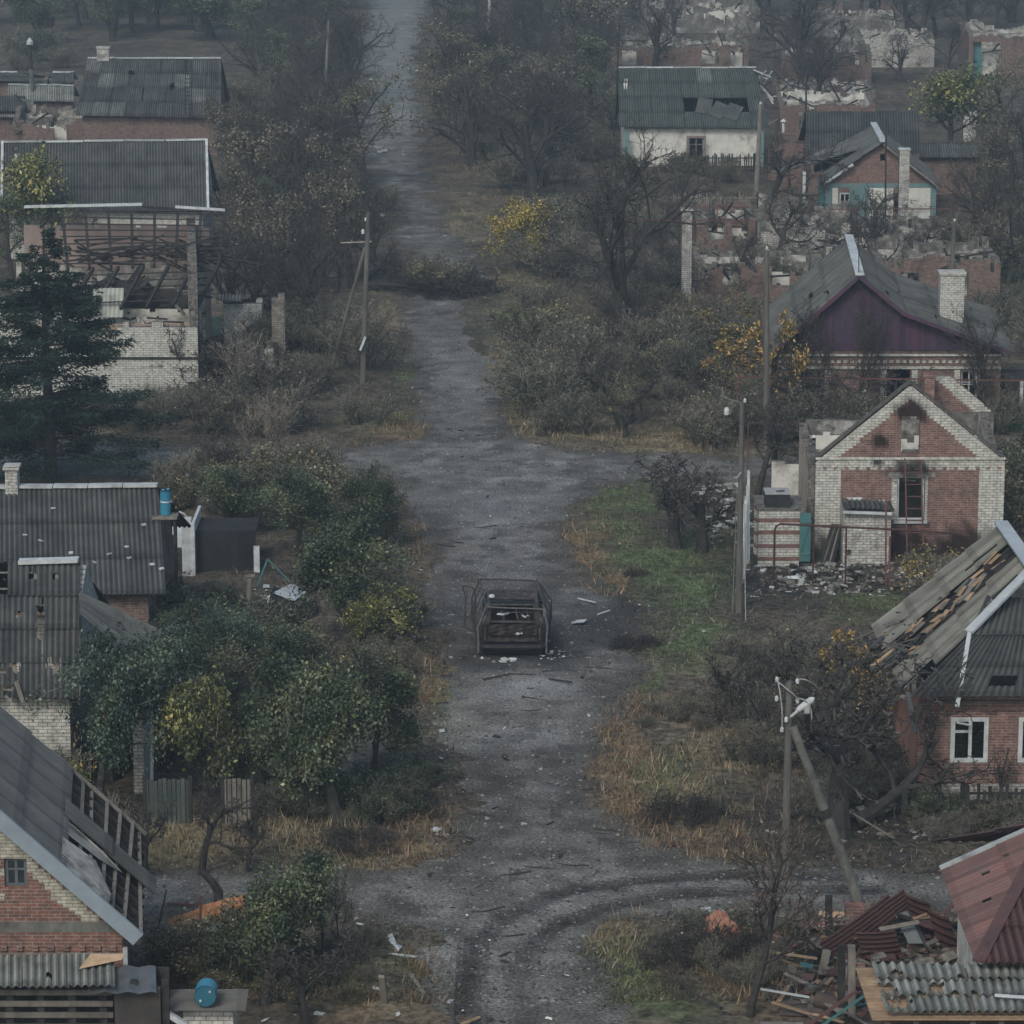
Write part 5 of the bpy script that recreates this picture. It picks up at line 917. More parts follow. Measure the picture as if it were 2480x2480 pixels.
# picket fences
def picket(name, label, pa, pb, base, h, m, seed, gap=.14, miss=.1):
    rg = random.Random(seed); a = G(pa, base); c = G(pb, base); L = (c - a).length; root = thing(name, label, 'fence', a); b = MB(); n = int(L / gap)
    for i in range(n):
        if rg.random() < miss: continue
        p = a.lerp(c, i / n); b.bar(p + Vector((0, 0, .05)), p + Vector((rg.uniform(-.04, .04), rg.uniform(-.03, .03), h * rg.uniform(.85, 1.1))), .09, .025, m, (rg.uniform(.6, 1.2),) * 3, up=(0, 1, 0))
    for z in (.3, .8): b.bar(a + Vector((0, .05, h * z)), c + Vector((0, .05, h * z)), .05, .07, m)
    b.build('pickets', root)
    for i in range(int(L / 2.6) + 1): q = a.lerp(c, min(1, i * 2.6 / L)) + Vector((0, .12, 0)); b = MB(); b.bar(q, q + Vector((0, 0, h + .08)), .1, .1, CHAR()); b.build('post', root)
picket('picket_fence', 'dark picket fence in front of the white walled house', 1636, 1845, 418, 1.2, CHAR(), 1)
picket('picket_fence', 'grey picket fence behind the roofless outbuilding', 1625, 1835, 528, 1.5, OLDWOOD(), 2, miss=.2)
picket('picket_fence', 'charred picket fence below the red brick house at the right edge', 2330, 2500, 1990, 1.0, CHAR(), 3)
picket('picket_fence', 'low charred fence by the doorway of the cream-trimmed brick house', 2205, 2275, 1378, .9, CHAR(), 4)
# R3 purple gable house
Y3 = Yat(1030); r3_, pts, top, xl, xr = gable_front('purple_gable_house', 'large house with dark purple boarded gable and white brick chimney', 'house', (1862, 858), (2081, 668), (2448, 852), Y3, 10.5, .55, REDOLD(), SLATE(), over=.5, kink=(2192, 760), roofkw=dict(slip=.05, var=.14, slits=((2.2, 1.5, .5, .1), (5, 2.5, .7, .12), (1.2, 3.2, .6, .1))), ops=[(P(1950, 900, Y3).x, P(1995, 900, Y3).x, P(0, 985, Y3).z, P(0, 900, Y3).z), (P(2150, 900, Y3).x, P(2205, 900, Y3).x, P(0, 985, Y3).z, P(0, 893, Y3).z), (P(2328, 900, Y3).x, P(2368, 900, Y3).x, P(0, 975, Y3).z, P(0, 897, Y3).z)], side=REDOLD())
PUR = mat('purple_boards', (.058, .034, .060), (.044, .028, .049), 3, stain=(.10, .03, .04), stain_amt=.5); b = MB(); zb = P(0, 848, Y3).z; xa, xc = xl - .1, xr + .1; n = int((xc - xa) / .13)
for i in range(n):
    x = xa + (xc - xa) * i / n; x2 = x + (xc - xa) / n; t0, t1 = top(x) - .02, top(x2) - .02
    if max(t0, t1) <= zb: continue
    yy = Y3 - .05 - (.012 if i % 2 else 0); c = rng.uniform(.8, 1.2); b.mesh([(x, yy, zb), (x2, yy, zb), (x2, yy, max(zb, t1)), (x, yy, max(zb, t0)), (x, Y3 - .004, zb), (x2, Y3 - .004, zb)], [(0, 1, 2, 3), (4, 5, 1, 0)], PUR, (c, c, c))
b.build('gable_boards', r3_); b = MB(); yy = Y3 - .55; pp = [P(1862, 862, yy), P(2081, 670, yy), P(2192, 762, yy), P(2448, 856, yy)]
for a, c in zip(pp[:-1], pp[1:]): b.bar(a, c, .05, .16, PUR, (1.15, 1.1, 1.1))
b.build('barge_board', r3_); b = MB()
for i in range(34): x = xl + (xr - xl) * i / 34; b.box(x, x + .15, Y3 - .06, Y3 - .003, zb - .55, zb - .43, WHITE())
for k, (zz, h) in enumerate(((zb - .25, .1), (zb - .8, .1))): b.box(xl, xr, Y3 - .08 - .003 * k, Y3 - .003, zz, zz + h, WHITE())
for px in (1940, 2005, 2140, 2215, 2318, 2378):
    x = P(px, 900, Y3).x; b.box(x - .12, x + .12, Y3 - .05, Y3 - .003, 0, zb - .85, WHITE())
b.build('white_brick_trim', r3_); chimney(r3_, 2306, 660, 800, 62, Y3 + 2.6, WHITE()); window(r3_, P(2328, 900, Y3).x, P(2368, 900, Y3).x, P(0, 975, Y3).z, P(0, 897, Y3).z, Y3 + .1, trans=(.55, .62))
b = MB(); q = P(2078, 610, Y3 + 2); b.bar(P(2080, 690, Y3 - .3), P(2080, 560, Y3 - .3), .04, .04, CHAR()); tag(b.build('aerial_mast'), 'thin aerial mast at the peak of the purple gable', 'mast')
b = MB()
for px, py in ((1905, 800), (1930, 780), (1955, 760), (1975, 735)): 
    for k in range(3): q = P(px + rng.uniform(-8, 8), py + rng.uniform(-8, 8), Y3 + 2.0); 
b = MB(); Yg = Yat(1045); b.box(P(2395, 1000, Yg).x, P(2520, 1000, Yg).x, Yg, Yg + .06, 0, P(0, 985, Yg).z, mat('green_sheet', (.02, .085, .045), (.016, .065, .038), 2)); tag(b.build('green_metal_fence'), 'dark green metal fence at the right edge beside the purple gable house', 'fence')
b = MB(); Yg = Y3 - .5; b.box(P(2432, 1000, Yg).x, P(2520, 1000, Yg).x, Yg, Yg + 2, 0, P(0, 915, Yg).z, CHAR()); b.box(P(2468, 1000, Yg).x, P(2476, 1000, Yg).x, Yg - .05, Yg - .01, 0, P(0, 920, Yg).z, WPAINT()); tag(b.build('black_doorway_porch'), 'black burnt porch with white post right of the purple gable house', 'porch')
# R4 red brick gable with cream trim
Y4 = Yat(1350); e0, ea, e1 = P(1970, 1117, Y4), P(2205, 926, Y4), P(2440, 1115, Y4); CRB = WHITE(); RB = RED(); sl4 = (ea.z - e0.z) / (ea.x - e0.x)
zband0, zband1 = P(0, 1132, Y4).z, P(0, 1110, Y4).z; dzx0, dzx1 = P(2183, 1055, Y4).x, P(2228, 1055, Y4).x; wx0, wx1 = P(2172, 1208, Y4).x, P(2240, 1208, Y4).x; wz0, wz1 = P(0, 1260, Y4).z, P(0, 1155, Y4).z
def m4(x, z):
    r = ea.z - sl4 * abs(x - ea.x)
    if z > zband1 - .02: return CRB if r - z < .62 and r - z > -.3 else RB
    if z > zband0: return CRB
    if z > zband0 - .1: return CRB if int(x / .13 + 100) % 3 else RB
    if x < e0.x + .3 + .7 or x > e1.x - .3 - .7: return CRB
    if z < P(0, 1262, Y4).z: return RB
    if (abs(x - wx0) < .16 or abs(x - wx1) < .16) and wz0 - .15 < z < wz1 + .15: return CRB
    if wx0 - .3 < x < wx1 + .3 and wz1 < z < wz1 + .14: return CRB
    return RB
def soot4(x, z):
    d = min(math.hypot((x - (dzx0 + dzx1) / 2) / .8, (z - P(0, 1000, Y4).z) / .7), math.hypot((x - (wx0 + wx1) / 2) / 1.1, (z - wz1 - .25) / .6), math.hypot((x - P(2130, 1070, Y4).x) / .45, (z - P(0, 1070, Y4).z) / .35), math.hypot((x - P(2125, 1120, Y4).x) / .3, (z - P(0, 1120, Y4).z) / .2), (z + .1) / 1.5 + .15 * math.sin(x * 3))
    v = min(1, max(.16, (d - .35) * 1.6 + .18 * math.sin(x * 9 + z * 7))); return (v, v, v)
r4, pts, top, xl, xr = gable_front('cream_trimmed_brick_house', 'roofless red brick gable house with cream brick trim and a red ladder against its window', 'ruined house', (1970, 1117), (2205, 926), (2440, 1115), Y4, 7.2, .25, RB, SLATE(), over=.1, roof=False, matfn=m4, cell=(.13, .098), ops=[(dzx0, dzx1, P(0, 1100, Y4).z, P(0, 1008, Y4).z), (wx0, wx1, wz0, wz1)], side=PLASTER(), mint=BURNT(), colfn=soot4)
for o in list(r4.children):
    if o.name.startswith('side_walls'): bpy.data.objects.remove(o)
ztR = zband0; b = MB(); rg = random.Random(9); sk = .25
wall(b, (xl - .0, Y4 + 7.2), (-sk, -6.85), 6.85, broken(rg, 6.85, zband1 - .2, zband0 + .1, .3), -.1, mat('salmon_render', (.3, .2, .15), (.38, .34, .28), 2, stain=SOOT, stain_amt=.5), PLASTER(), RUBB(), th=.3, step=True, cell=(.26, .1), zmax=6); b.build('side_wall', r4)
b = MB(); wall(b, (xr, Y4 + .31), (sk, 6.85), 6.85, broken(rg, 6.85, zband0, zband1 + .2, .35), -.1, RB, PLASTER(), RUBB(), th=.3, step=True, cell=(.26, .1), zmax=6); b.build('side_wall', r4)
Yb = Y4 + 7.2; bx = ea.x + sk; bz = P(0, 912, Yb).z; b = MB(); sl5 = sl4
def bt(x): return min(bz, ea.z + .35 - sl5 * abs(x - bx - .35)) if x > P(2256, 950, Yb).x else zband0 + .25
wall(b, (xl + sk, Yb), (1, 0), xr - xl + .3, lambda s: max(zband0, bt(xl + sk + s)), -.1, RB, BURNT(), RUBB(), cell=(.13, .098), matfn=lambda s, z: BURNT() if z < (4.75 if xl + sk + s < ea.x + .5 else 3.95) else CRB if 0 < (ea.z + .35 - sl5 * abs(xl + sk + s - bx - .35)) - z < .6 and z > zband1 else RB, th=.3); b.build('back_wall', r4); chimney(r4, 2251, 906, 1000, 27, Yb - .9, RED(), depth=.5)
b = MB(); 
for k in range(2): wall(b, (xl + 2.3 + k * 2.4, Y4 + .32), (.03, 1), 6.2, broken(rg, 6, zband1 - .3, zband1, .3), -.1, PLASTER(), None, RUBB(), th=.2, step=True, cell=(.26, .14), zmax=6)
wall(b, (xl + .4, Y4 + 4.6), (1, 0), xr - xl - .8, broken(rg, 6, zband1 - .2, zband1 + .1, .4), -.1, CLEANPL(), None, RUBB(), th=.2, step=True, cell=(.26, .14), zmax=6); b.build('inner_walls', r4)
b = MB(); rubble_mesh(b, rg, xl + .3, xr - .3, Y4 + .4, Yb - .3, 420, [PLASTER(), RUBB(), CHAR(), CLEANPL()], .12, .6, 1, zf=lambda x, y: zband0 * .9 + rg.uniform(-.3, .15)); tag(b.build('rubble'), 'collapsed ceiling plaster and charred beams inside the cream-trimmed brick house', 'rubble', kind='stuff')
b = MB(); b.box(xl + .3, xr - .3, Y4 + .33, Yb - .32, zband0 - .5, zband0 - .3, RUBB()); b.build('ceiling_slab', r4)
window(r4, wx0 + .02, wx1 - .02, wz0, wz1, Y4 + .12, mull=(), trans=(), w=.06); b = MB(); b.box(wx0 - .1, wx1 + .1, Y4 - .1, Y4 - .004, wz0 - .1, wz0, WPAINT()); b.build('sill', r4)
b = MB(); b.box(xl, xr, Y4 - .06, Y4 - .003, zband1 - .04, zband1 + .04, CRB); cop = mat('charred_coping', (.05, .045, .04), (.1, .09, .08), 4)
b.bar(ea + Vector((0, .15, .02)), e0 + Vector((0, .15, .02)), .36, .06, cop); b.bar(ea + Vector((0, .15, .02)), e1 + Vector((0, .15, .02)), .36, .06, cop); b.build('coping', r4)
b = MB(); ya = Y4 - .35
for px in (2192, 2231): b.bar(G(px, 1378) * 1 if 0 else Vector((P(px, 1300, ya).x, ya - .9, 0)), P(px, 1110 if px < 2200 else 1115, ya), .05, .05, PIPERED())
for k in range(9): z = .3 + k * .42; t = z / P(0, 1110, ya).z; yy = ya - .9 * (1 - t); b.bar((P(2192, 1300, ya).x, yy, z), (P(2231, 1300, ya).x, yy, z), .035, .035, PIPERED())
tag(b.build('red_ladder'), 'rusty red metal ladder leaning on the cream-trimmed brick gable', 'ladder')
b = MB(); xw0, xw1, zz = P(2050, 1210, Y4).x, P(2088, 1210, Y4).x, P(0, 1204, Y4).z; b.box(xw0, xw1, Y4 - .06, Y4 - .003, zz - .1, zz, WPAINT()); b.box(xw0, xw0 + .1, Y4 - .06, Y4 - .003, zz - .3, zz - .103, WPAINT()); b.box(xw1 - .1, xw1, Y4 - .06, Y4 - .003, zz - .3, zz - .103, WPAINT()); b.build('small_window_surround', r4)
# small white brick shed with corrugated roof
Ys = Yat(1372); rs_ = thing('white_brick_privy', 'small bullet-marked white brick shed with corrugated roof before the cream-trimmed gable', 'shed', (P(2100, 1300, Ys).x, Ys, 0)); xa, xb = P(2042, 1300, Ys).x, P(2157, 1300, Ys).x; zt = P(0, 1238, Ys).z
b = MB(); wall(b, (xa, Ys), (1, 0), xb - xa, lambda s: zt, -.1, WHITESOOT(), DARKIN(), openings=((.1, .3, .35, .62),), cell=(.4, .4)); wall(b, (xb, Ys + .31), (0, 1), 1.2, lambda s: zt + .1 * s, -.1, WHITE()); wall(b, (xa, Ys + 1.6), (0, -1), 1.28, lambda s: zt + .1, -.1, WHITE()); b.build('wall', rs_)
b = MB(); corr(b, P(2036, 1207, Ys + 1.7), P(2152, 1210, Ys + 1.7), P(2166, 1242, Ys - .25), P(2040, 1236, Ys - .25), SLATE(), rng, sheet_w=1.0, sheet_l=2, pitch=.17, amp=.045); b.build('roof', rs_); b = MB(); b.bar(P(2042, 1240, Ys - .2), P(2160, 1244, Ys - .2), .08, .1, WPAINT()); b.build('fascia', rs_)
for px, py in ((2078, 1297), (2084, 1283), (2140, 1310), (2117, 1316), (2128, 1300), (2060, 1355), (2106, 1357), (2136, 1370), (2130, 1290), (2067, 1350)): b = MB(); b.chunk(P(px, py, Ys - .01), .14, .03, .12, WPAINT(), rg); b.build('plaster_splash', rs_)
# banded brick shed with black tank and teal door
Ys = Yat(1378); rs_ = thing('banded_brick_shed', 'white and red banded brick shed carrying an open black tank', 'shed', (P(1880, 1300, Ys).x, Ys, 0)); xa, xb = P(1836, 1300, Ys).x, P(1936, 1300, Ys).x; zt = P(0, 1236, Ys).z; RB2 = brick('plain_red_brick', (.17, .085, .07), (.21, .11, .09), (.14, .12, .11), h=.1, stain=(.1, .08, .07), stain_amt=.4)
bands = lambda z: any(abs(z - P(0, q, Ys).z) < .075 for q in (1259, 1290, 1322, 1352)); mf = lambda s, z: RB2 if bands(z) else CRB
b = MB(); wall(b, (xa, Ys), (1, 0), xb - xa, lambda s: zt + (.0 if s < 1.2 else -.05 * (s - 1.2)), -.1, CRB, DARKIN(), RUBB(), matfn=mf, cell=(.26, .05), step=False); wall(b, (xa + .0, Ys + 2.2), (.28, -1), 2.2, lambda s: zt, -.1, CRB, DARKIN(), matfn=mf, cell=(.26, .05)); wall(b, (xb, Ys + .31), (0, 1), 2, lambda s: zt, -.1, CRB, DARKIN()); b.build('wall', rs_)
b = MB(); b.box(xa - .05, xb + .2, Ys - .04, Ys + 2.2, zt + .004, zt + .06, RUBB()); b.build('roof_slab', rs_)
ta, tb_ = P(1855, 1200, Ys + .2).x, P(1914, 1200, Ys + .2).x; z1 = P(0, 1198, Ys + .2).z; tk = thing('open_black_tank', 'black rectangular metal tank with pale lid on the banded brick shed', 'tank', ((ta + tb_) / 2, Ys + .6, zt + .07)); b = MB(); BK = mat('black_tank_paint', (.015, .017, .018), (.03, .03, .03), 3)
b.box(ta, tb_, Ys + .2, Ys + 1.2, zt + .065, z1, BK); b.build('body', tk); b = MB(); b.box(ta - .02, tb_ + .02, Ys + .18, Ys + 1.22, z1 + .003, z1 + .03, mat('grey_lid', (.3, .3, .29), (.24, .24, .23), 3)); b.build('lid', tk); b = MB(); b.chunk(((ta + tb_) / 2 + .1, Ys + .6, z1 + .05), .3, .2, .03, CHAR(), rg); b.build('lid_hatch', tk)
b = MB(); da, db_ = P(1936, 1300, Ys).x, P(1963, 1300, Ys).x; zd = P(0, 1241, Ys).z; n = 5
for i in range(n): x = da + (db_ - da) * i / n; b.box(x, x + (db_ - da) / n - .008, Ys - .12, Ys - .08, .3, zd, TEAL(), (rng.uniform(.9, 1.1),) * 3)
b.box(da, db_, Ys - .15, Ys - .122, zd - .35, zd - .27, TEAL()); b.box(da, db_, Ys - .15, Ys - .122, .55, .63, TEAL()); b.bar((da + .05, Ys - .137, .66), (db_ - .05, Ys - .137, zd - .38), .08, .024, TEAL(), (.8,) * 3, up=(0, 1, 0)); tag(b.build('teal_door'), 'teal plank door standing open right of the banded brick shed', 'door')
b = MB()
for i in range(7): b.bar(G(1985 + i * 5, 1372), P(2018 + i * 3.4, 1270, Yat(1372) + .8), .12, .03, rng.choice([OLDWOOD(), CHAR()]), (rng.uniform(.5, .9),) * 3)
tag(b.build('leaning_corrugated_sheets'), 'bundle of grey sheets leaning beside the small white brick shed', 'roof sheet')
b = MB(); Yw = Yat(1430); 
for i in range(9): x = P(1796 + i * 2.6, 1340, Yw + i * .25).x; b.bar((x, Yw + i * .35, rng.uniform(.1, .6)), (x - .05, Yw + i * .35, 1.6 + i * .25 + rng.uniform(-.3, .3)), .1, .04, WPAINT(), (rng.uniform(.8, 1.1),) * 3)
tag(b.build('broken_white_fence'), 'tall splintered white fence boards behind the right-hand utility pole', 'fence')
b = MB(); Yw = Yat(1210); wall(b, (P(1868, 1190, Yw).x, Yw), (1, 0), 2.0, broken(rg, 2, 1.5, 1.3, .2), -.1, CLEANPL(), None, RUBB(), step=True, cell=(.26, .1)); tag(b.build('white_wall_fragment'), 'white plastered wall fragment behind the black tank', 'wall')
# R5 red brick house at right edge with half hipped roof
Y5 = Yat(1945); ze5 = P(2300, 1685, Y5 - .5).z; r5 = thing('red_brick_house', 'red brick house with white framed windows and shattered grey roof, right edge', 'house', (P(2400, 1900, Y5).x, Y5, 0)); ya = Y5 - .5
e_nl = P(2200, 1690, ya); e_fl = Vector((e_nl.x - .15, ya + 7.6, ze5)); xm = P(2500, 1385, ya + 2.9).x; zrd = P(2500, 1385, ya + 2.9).z; rn = Vector((xm, ya + 2.9, zrd)); rf = Vector((xm - .12, ya + 8.6, zrd)); e_nr = Vector((2 * xm - e_nl.x, ya, ze5)); e_fr = Vector((2 * xm - e_fl.x, ya + 7.6, ze5))
print('R5 ze', ze5, 'zr', zrd, 'W', e_nr.x - e_nl.x); b = MB(); rng = random.Random(12); hip = e_nl.lerp(rn, .48)
corr(b, Vector((hip.x, hip.y, hip.z)), Vector((2 * xm - hip.x, hip.y, hip.z)), e_nr, e_nl, SLATE(), rng, sheet_w=1.1, sheet_l=1.5, pitch=.17, var=.12, holes=((3.2, .6, .1), (3.9, 1.4, .1), (2.5, 1.7, .08)), slits=((1.9, 1.95, .3, .2),)); b.build('front_roof', r5)
b = MB(); top0 = hip.lerp(rn, .0); corr(b, Vector((rn.x - 1.6, rn.y, rn.z - .9)).lerp(rn, .2), Vector((rn.x + 1.6, rn.y, rn.z - .9)), Vector((2 * xm - hip.x, hip.y - .02, hip.z)), Vector((hip.x, hip.y - .02, hip.z)), SLATE(), rng, sheet_w=1.2, sheet_l=1.6, pitch=.17, var=.12); b.build('upper_front_roof', r5)
def lp(u, v):  # left slope: u 0 near..1 far, v 0 ridge..1 eave
    near = (rn.lerp(hip, min(1, v / .52)) if v < .52 else hip.lerp(e_nl, (v - .52) / .48)); far = rf.lerp(e_fl, v); return near.lerp(far, u)
for (u0, u1, ms) in ((0, .36, {(0, 3)}), (.64, 1.0, set())): b = MB(); corr(b, lp(u0, 0), lp(u1, 0), lp(u1, 1), lp(u0, 1), mat('brown_grey_slate', (.12, .115, .10), (.16, .155, .135), 1.5, stain=(.07, .065, .06), stain_amt=.5), rng, sheet_w=.9, sheet_l=1.3, pitch=.21, amp=.045, missing=ms, slip=.05, slits=((.6, 1, .05, .6), (1.1, 2.2, .05, .5))); b.build('left_roof', r5)
b = MB(); dn = Vector((0, 0, -.12)); rafters(b, lp(.2, 0) + dn, lp(.85, 0) + dn, lp(.85, 1) + dn, lp(.2, 1) + dn, CHAR(), 9, 0, .07, .14)
for i in range(70):
    u, v = rng.uniform(.34, .67), rng.uniform(.06, 1.02); p = lp(u, v); c = rng.choice([TANWOOD(), TANWOOD(), TANWOOD(), CHAR(), OLDWOOD()]); l = rng.uniform(.25, .6); dr = (lp(u, min(1.1, v + .1)) - p).normalized(); b.bar(p + Vector((0, 0, rng.uniform(-.1, .12))), p + dr * l + Vector((0, 0, rng.uniform(-.12, .1))), rng.uniform(.12, .3), .025, c, (rng.uniform(.7, 1.2),) * 3, up=(-.6, 0, .8))
b.build('roof_boarding', r5); b = MB()
for i in range(60):
    p = lp(rng.uniform(0, .9), rng.uniform(.8, 1.1)) + Vector((0, 0, rng.uniform(0, .2))); d = Vector((rng.uniform(-1, .4), rng.uniform(-1, 1), rng.uniform(-.6, .2))).normalized(); b.bar(p, p + d * rng.uniform(.4, 1.3), rng.uniform(.05, .16), .025, rng.choice([OLDWOOD(), SLATE(), CHAR()]), (rng.uniform(.6, 1.2),) * 3)
p = P(2140, 1548, ya + 4); b.bar(P(2105, 1620, ya + 2.5), P(2165, 1572, ya + 3), .09, .05, TANWOOD()); b.build('splintered_eave', r5)
b = MB(); u = Vector((0, 0, .14)); MH = mat('pale_metal_flashing', (.38, .40, .41), (.30, .32, .33), 2, rough=.5); b.bar(rn + u, rf + u, .42, .06, MH); b.bar(rn + u, hip + u, .30, .07, MH); b.bar(rn.lerp(hip, .98) + u, P(2318, 1712, ya - .2), .12, .05, MH); b.build('ridge_flashing', r5)
wa, wb, wz0, wz1 = P(2302, 1790, Y5).x, P(2393, 1790, Y5).x, P(0, 1846, Y5).z, P(0, 1737, Y5).z; w2a = P(2466, 1790, Y5).x; xa = e_nl.x + .35; b = MB(); xz = 2 * xm - xa
wall(b, (xa, Y5), (1, 0), xz - xa, lambda s: ze5 - .1, .55, RED(), DARKIN(), openings=((wa - xa, wb - xa, wz0, wz1), (w2a - xa, w2a + wb - wa - xa, wz0, wz1))); b.build('front_wall', r5)
b = MB(); wall(b, (xa - .04, Y5 - .05), (1, 0), xz - xa, lambda s: .55, -.1, WHITESOOT(), th=.35); b.build('plinth', r5)
b = MB(); wall(b, (xa - .1, Y5 + 7), (.1, -6.7), 6.7, broken(rng, 6.7, ze5, ze5 - .3, .2), -.1, mat('salmon_brick', (.34, .17, .11), (.26, .13, .09), 3, stain=(.4, .34, .26), stain_amt=.4), DARKIN(), RUBB(), cell=(.3, .2)); wall(b, (xz, Y5 + .31), (0, 1), 6.6, lambda s: ze5 - .1, -.1, RED()); wall(b, (xz, Y5 + 7.2), (-1, 0), xz - xa, lambda s: ze5 - .1, -.1, RED(), DARKIN()); b.build('side_walls', r5)
window(r5, wa, wb, wz0, wz1, Y5 - .02, mull=(.52,), trans=(), w=.12); window(r5, w2a, w2a + wb - wa, wz0, wz1, Y5 - .02, mull=(.52,), trans=(), w=.12); b = MB(); b.box(wa + .12, wa + (wb - wa) * .5, Y5 + .0, Y5 + .04, wz0 + .85, wz0 + .92, WPAINT()); b.bar((wa + .15, Y5 - .03, wz1 - .14), (wa + .55, Y5 - .03, wz1 - .22), .04, .05, WPAINT()); b.build('broken_casement', r5)
b = MB(); z_ = P(0, 1694, Y5).z
for k, (zz, h, o_) in enumerate(((z_ - .08, .07, .09), (z_ - .3, .1, .06))): b.box(xa, xz, Y5 - o_, Y5 - .003, zz, zz + h, RED(), (.7,) * 3)
n = 7; xc = (wa + wb) / 2
for i in range(n):
    t = i / (n - 1) * 2 - 1; x = xc + t * .62; b.box(x - .11, x + .11, Y5 - .05, Y5 - .003, wz1 + .1 + .12 * (1 - t * t), wz1 + .2 + .12 * (1 - t * t), RED(), (.6,) * 3)
b.build('brick_cornice', r5); b = MB(); b.box(P(2200, 1718, Y5).x, P(2233, 1718, Y5).x, Y5 - .03, Y5 - .003, P(0, 1722, Y5).z, P(0, 1714, Y5).z, mat('plate', (.35, .36, .36), (.3, .3, .3))); b.build('name_plate', r5)
# R6 bottom right: red sheet roof house
Y6 = Yat(2345, 2.4); r6 = thing('red_roofed_house', 'house under a dull red corrugated roof, bottom right corner', 'house', (P(2450, 2300, Y6).x, Y6, 0)); n_e = P(2370, 2338, Y6); n_t = P(2500, 2188, Y6); sl = (n_t.z - n_e.z) / (n_t.x - n_e.x); xt = n_e.x + 3.4; zt = n_e.z + 3.4 * sl; far = P(2290, 2117, Y6 + 6.0); dx = far.x - n_e.x; dy = 6.0
fz = P(2290, 2117, Y6 + 6).z; print('R6 eave z', n_e.z, 'far z', fz, 'slope', math.degrees(math.atan(sl)), 'dx', dx); dx = max(-1.0, min(.5, dx)); Fe = Vector((far.x, Y6 + dy, fz)); Ft = Vector((far.x + 3.4, Y6 + dy, fz + 3.4 * sl))
rng = random.Random(66); b = MB(); e = n_e; kz = .49; kh = 2.47
corr(b, Vector((e.x + 2.6, Y6, e.z + 2.6 * kz)), Vector((e.x + 2.6 + dx, Y6 + 6.4, e.z + 2.6 * kz)), Vector((e.x + dx, Y6 + 6.4, e.z)), e, REDROOF(), rng, sheet_w=1.1, sheet_l=1.7, pitch=.22, amp=.05, var=.12, holes=((4.2, 1.9, .1), (3.2, 2.2, .09), (5.4, 1.3, .16), (4.9, 1.9, .1)), clip=lambda p: p[1] - Y6 > kh * (p[0] - e.x) - .1)
fs = kz / kh; corr(b, Vector((e.x, Y6 + 6.2, e.z + 6.2 * fs)), Vector((e.x + 5, Y6 + 6.2, e.z + 6.2 * fs)), Vector((e.x + 5, Y6, e.z)), e, REDROOF(), rng, sheet_w=1.1, sheet_l=1.7, pitch=.2, amp=.05, var=.12, clip=lambda p: p[1] - Y6 < kh * (p[0] - e.x) + .1)
corr(b, Vector((e.x + 2.6, Y6 + 6.42, e.z + 2.6 * kz)), Vector((e.x + 5, Y6 + 6.42, e.z + 2.6 * kz)), Vector((e.x + 5, Y6 + 8.6, e.z)), Vector((e.x, Y6 + 8.6, e.z)), REDROOF(), rng, pitch=.22); b.build('roof', r6)
b = MB(); tp = Vector((e.x + 2.5, Y6 + 2.5 * kh, e.z + 2.5 * kz)); b.bar(e + Vector((0, 0, .1)), tp + Vector((0, 0, .12)), .3, .06, REDROOF(), (.8,) * 3); b.bar(Vector((e.x + dx - .08, Y6 + 6.45, e.z + .1)), Vector((e.x + 2.6 + dx, Y6 + 6.45, e.z + 2.6 * kz + .1)), .14, .08, WPAINT(), (.75,) * 3); b.build('ridge_cap', r6)
b = MB(); wall(b, (e.x + .35, Y6 + .4), (1, 0), 5, lambda s: e.z - .1, -.1, RED(), DARKIN()); wall(b, (e.x + dx + .35, Y6 + 6.2), (-dx, -5.5), 5.5, lambda s: e.z - .12, -.1, CLEANPL(), DARKIN()); b.build('wall', r6)
Y8 = Yat(2462, 2.0); r8 = thing('torn_corrugated_roof', 'pale grey corrugated roof with torn edge and exposed battens in front of the red roof', 'shed', (P(2300, 2460, Y8).x, Y8, 0)); A, B, C, D = P(2105, 2338, Y8 + 2.4), P(2560, 2338, Y8 + 2.4), P(2580, 2458, Y8), P(2145, 2458, Y8); print('R8', A.z, C.z)
b = MB(); corr(b, A, B, C, D, SLATELT(), rng, sheet_w=1.1, sheet_l=.95, pitch=.19, amp=.05, var=.14, slip=.05, missing={(0, 2)} if 0 else (), holes=((.35, 1.9, .3), (.2, 1.2, .22), (1.3, 1.2, .16), (1.7, 1.5, .14), (2.1, 1.5, .12), (1.9, .7, .1), (.9, 1.5, .12), (.5, .5, .12), (3, .4, .08))); b.build('roof', r8)
b = MB(); dn = Vector((-.12, 0, -.09)); n = 17
for j in range(n): t = j / (n - 1); b.bar(A.lerp(D, t) + dn + Vector((-.18, 0, 0)), B.lerp(C, t) + dn, .11, .03, TANWOOD(), (rng.uniform(.8, 1.15),) * 3)
b.build('battens', r8); b = MB(); 
for i in range(8): x = D.x + i * .62; b.box(x, x + .12, Y8 + .1, Y8 + .22, 0, D.z - .15, rng.choice([OLDWOOD(), CHAR(), RED()]))
b.box(D.x, C.x, Y8 + .8, Y8 + 1, 0, D.z - .1, RED(), (.5,) * 3); b.build('shed_front', r8); b = MB(); q = A.lerp(B, .62).lerp(D.lerp(C, .62), .78) + Vector((0, 0, .2)); b.bar(q, q + Vector((1.5, -.3, 0)), .07, .05, WPAINT()); tag(b.build('white_batten'), 'white batten lying on the pale torn corrugated roof', 'batten')
